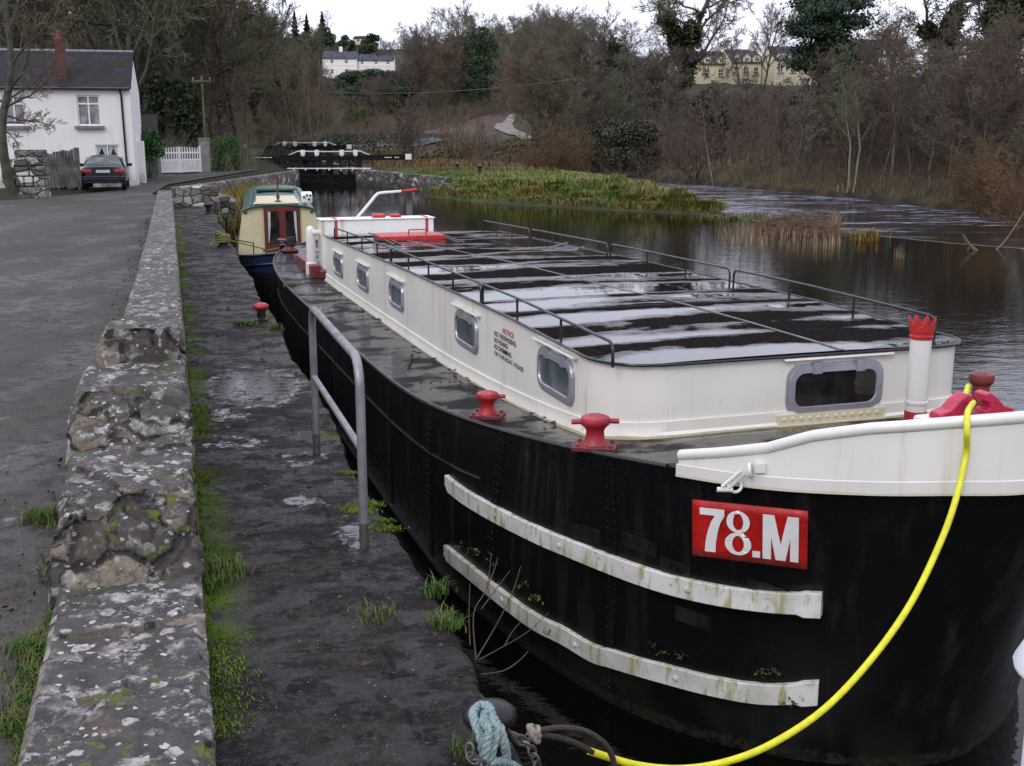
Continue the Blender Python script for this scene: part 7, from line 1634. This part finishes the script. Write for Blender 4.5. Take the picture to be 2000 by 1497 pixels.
# weeds on the barge rails
def weeds(name, spots, mat, label, size=.02, n=14):
    P = []; rg = np.random.default_rng(3)
    for px, py in spots:
        p = on_hull(px, py, .035)
        if p is None: continue
        w_ = bw(p.x, p.y, p.z)
        for v in rg.normal(size=(n, 3)) * .022: P.append((w_.x + v[0], w_.y + v[1], w_.z + .02 + abs(v[2])))
    return tag(link_mesh(name, leaf_mesh(name, P, size, 2), mat), label, 'weeds', kind='stuff')
weeds('rail_weeds', [(1055, 1178), (1062, 1172), (1078, 1242), (1280, 1274), (1300, 1280), (1335, 1288), (1490, 1318), (1510, 1318), (940, 1085), (960, 1100), (905, 1072), (925, 1080), (975, 1110), (1030, 1150), (1530, 1378), (1550, 1375)], X['gorse'], 'small green weeds sprouting along the lower rubbing rail', .016, 12)
# brush-covered islet, reeds and driftwood along the weir
wq = []
for i in range(420):
    px = g.uniform(1398, 1642); yt = np.interp(px, [1398, 1500, 1642], [440, 448, 468]); yb = np.interp(px, [1398, 1500, 1600, 1642], [474, 486, 492, 484]); c = at(px, yt + (yb - yt) * g.random(), 0); wq.append((c.x, c.y, -.05))
blades('weir_reeds', np.array(wq), .46, .009, X['reed'], 31, .22, 'stuff', 'dry brown reed stalks standing in the calm water by the weir', 'reeds')
mk = MB(); P0, P1, R0, R1 = [], [], [], []; rg = random.Random(9); cc_ = at(1556, 458, 0)
for i in range(700):
    a = rg.uniform(0, 6.28); r_ = rg.random() ** .5; bx_, by_ = cc_.x + 1.55 * r_ * math.cos(a) * .95, cc_.y + 1.1 * r_ * math.sin(a) * .5 + (-.5 * r_ * math.cos(a) * 1.5); zz = (.52 + .22 * math.cos(a * 2 + 1)) * (1 - r_ * r_) + rg.uniform(-.08, .08); b = rg.uniform(-.5, .5) + (3.14 if rg.random() < .5 else 0); L = rg.uniform(.2, .8); d = Vector((math.cos(b) * L, math.sin(b) * L * .7, rg.gauss(0, .2))); P0.append(Vector((bx_, by_, zz))); P1.append(Vector((bx_, by_, zz)) + d); r0 = rg.uniform(.006, .014); R0.append(r0); R1.append(r0 * .5)
tag(link_mesh('brushwood_pile', seg_mesh('brushwood_pile', P0, P1, R0, R1, 4), X['brush']), 'rust-brown heap of flood brushwood caught on the weir', 'brushwood')
def clump(px, py, n, rad, h, mat, label, seed, w=.012, bend=.6, name='reed_clump'):
    c = at(px, py, 0); rg = np.random.default_rng(seed); return blades(name, np.stack([rg.normal(0, rad, n), rg.normal(0, rad * .7, n), np.full(n, -.05)], 1), h, w, X[mat], seed, bend, None, label, 'reeds', None, (c.x, c.y, 0))
clump(1455, 428, 420, .5, .22, 'grass', 'bright green grass clump on the weir left of the brushwood', 41, .016, .9, 'grass_clump'); clump(1475, 424, 220, .35, .3, 'dead', 'brown grass behind the bright green weir clump', 42, .016, .8, 'grass_clump')
clump(1634, 447, 60, .14, .75, 'reed', 'thin tall reed clump standing in the rough river', 43, .012, .4); clump(1690, 470, 170, .22, .55, 'sedge', 'bushy yellow reed clump right of the brushwood', 44, .014, .7); clump(1756, 505, 26, .08, .45, 'reed', 'few thin reed stalks in the calm water right of the weir', 45, .010, .3); clump(1410, 425, 120, .5, .3, 'dead', 'dry grass at the tip of the island', 46, .016, .9, 'grass_clump')
T = Tree(3)
def branchy(name, lst, label, dist, r0):
    P0, P1, R0, R1 = [], [], [], []
    for pts, r in lst:
        c_ = catmull([at(a, b, Y=dist + dy) for a, b, dy in pts], 6); n = len(c_)
        for i in range(n - 1): P0.append(c_[i]); P1.append(c_[i + 1]); R0.append(r * (1 - .6 * i / n)); R1.append(r * (1 - .6 * (i + 1) / n))
    return tag(link_mesh(name, seg_mesh(name, P0, P1, R0, R1, 6), X['twb']), label, 'driftwood')
branchy('dead_branch', [([(1925, 506, 0), (1905, 490, 0), (1890, 475, 0), (1880, 458, 0)], .09), ([(1925, 506, 0), (1955, 480, .3), (1978, 450, .5), (2005, 408, .8), (2030, 370, 1)], .035), ([(1925, 506, 0), (1900, 515, -.2), (1873, 528, -.4)], .035), ([(1893, 482, 0), (1888, 500, 0), (1895, 505, 0)], .03), ([(1930, 508, 0), (1945, 530, -.5), (1950, 548, -.8)], .02), ([(1975, 515, 0), (1990, 495, .2), (2010, 478, .4)], .05), ([(1925, 506, 0), (1960, 512, 0), (2000, 508, 0)], .05)], 'dead branch stranded upright on the weir at the right edge', 36, .06)
# loose stones, leaves on quay and road
P = []; rg = np.random.default_rng(14)
m = MB(); rr = random.Random(2)
for i in range(420):
    q = qw(rr.uniform(.03, 1.08), abs(rr.gauss(0, 4.5)) - .8, 1.255); s_ = rr.choice([.003, .003, .004, .006]); m.add([q + Vector((math.cos(t) * s_ * rr.uniform(.6, 1.2), math.sin(t) * s_ * rr.uniform(.6, 1.2), 0)) for t in (0, 1.3, 2.5, 3.8, 5)] + [q + Vector((0, 0, s_ * .6))], [(0, 1, 5), (1, 2, 5), (2, 3, 5), (3, 4, 5), (4, 0, 5)])
tag(m.build('quay_grit', simple('pale_grit', (.2, .17, .13), (.07, .06, .05), 40, .8)), 'loose pale grit scattered over the quay', 'grit', kind='stuff')
P = []
for i in range(900):
    s_ = rr.uniform(.5, 30); q = qw(-interp(s_, WID) - abs(rr.gauss(0, .22)) - .03, s_, 1.225); P.append(tuple(q))
for i in range(160): q = qw(rr.uniform(.05, 1.1), rr.uniform(-.5, 16), 1.262); P.append(tuple(q))
tag(link_mesh('fallen_leaves', leaf_mesh('fallen_leaves', P, .022, 4, .85), X['leafdry']), 'wet brown leaves drifted against the wall and over the quay', 'leaves', kind='stuff')
# ---------------------------------------------------------------- camera, sky, sun
cd = bpy.data.cameras.new('camera'); cam = bpy.data.objects.new('camera', cd); col.objects.link(cam)
cam.location = (0, 0, CAMZ); cam.rotation_euler = (R(90) - TH, 0, 0); cd.sensor_width = 36; cd.lens = 36 * FPX / 2000; cd.clip_start = .05; cd.clip_end = 3000
scene.camera = cam
SUN_EL, SUN_AZ = R(38), R(205)                       # azimuth clockwise from straight ahead (+Y)
w = bpy.data.worlds.new('World'); scene.world = w; w.use_nodes = True; nt = w.node_tree; bg = nt.nodes['Background']
sky = nt.nodes.new('ShaderNodeTexSky'); sky.sky_type = 'NISHITA'; sky.sun_disc = False; sky.sun_elevation = SUN_EL; sky.sun_rotation = SUN_AZ; sky.air_density = 1.2; sky.dust_density = 2
tc = nt.nodes.new('ShaderNodeTexCoord'); sp = nt.nodes.new('ShaderNodeSeparateXYZ'); nt.links.new(tc.outputs['Generated'], sp.inputs[0])
# overcast deck: dim toward the horizon, brighter overhead, with soft cloud texture
mr = nt.nodes.new('ShaderNodeMapRange'); mr.inputs[1].default_value = 0; mr.inputs[2].default_value = 1; mr.inputs[3].default_value = 9.4; mr.inputs[4].default_value = 20; pw = nt.nodes.new('ShaderNodeMath'); pw.operation = 'POWER'; pw.use_clamp = True; nt.links.new(sp.outputs[2], pw.inputs[0]); pw.inputs[1].default_value = .5; nt.links.new(pw.outputs[0], mr.inputs[0])
mp = nt.nodes.new('ShaderNodeMapping'); mp.inputs['Scale'].default_value = (1.2, 1.2, 5); nt.links.new(tc.outputs['Generated'], mp.inputs[0])
nz = nt.nodes.new('ShaderNodeTexNoise'); nz.inputs['Scale'].default_value = 1.6; nz.inputs['Detail'].default_value = 5; nt.links.new(mp.outputs[0], nz.inputs['Vector'])
m2 = nt.nodes.new('ShaderNodeMapRange'); m2.inputs[1].default_value = .3; m2.inputs[2].default_value = .7; m2.inputs[3].default_value = .86; m2.inputs[4].default_value = 1.12; nt.links.new(nz.outputs[0], m2.inputs[0])
mu = nt.nodes.new('ShaderNodeMath'); mu.operation = 'MULTIPLY'; nt.links.new(mr.outputs[0], mu.inputs[0]); nt.links.new(m2.outputs[0], mu.inputs[1])
vm = nt.nodes.new('ShaderNodeVectorMath'); vm.operation = 'SCALE'; vm.inputs[0].default_value = (.905, .92, 1.09); nt.links.new(mu.outputs[0], vm.inputs['Scale'])
mx = nt.nodes.new('ShaderNodeMix'); mx.data_type = 'RGBA'; mx.inputs[0].default_value = .85; nt.links.new(sky.outputs[0], mx.inputs[6]); nt.links.new(vm.outputs[0], mx.inputs[7])
nt.links.new(mx.outputs[2], bg.inputs[0]); bg.inputs[1].default_value = .10
sd_ = bpy.data.lights.new('sun', 'SUN'); sd_.energy = .9; sd_.angle = R(18); sd_.color = (1, .96, .9); so_ = bpy.data.objects.new('sun', sd_); col.objects.link(so_)
so_.rotation_euler = (R(90) - SUN_EL, 0, math.pi - SUN_AZ)
scene.view_settings.view_transform = 'Standard'; scene.view_settings.look = 'None'; scene.view_settings.exposure = 0
scene.cycles.max_bounces = 6; scene.cycles.transparent_max_bounces = 8
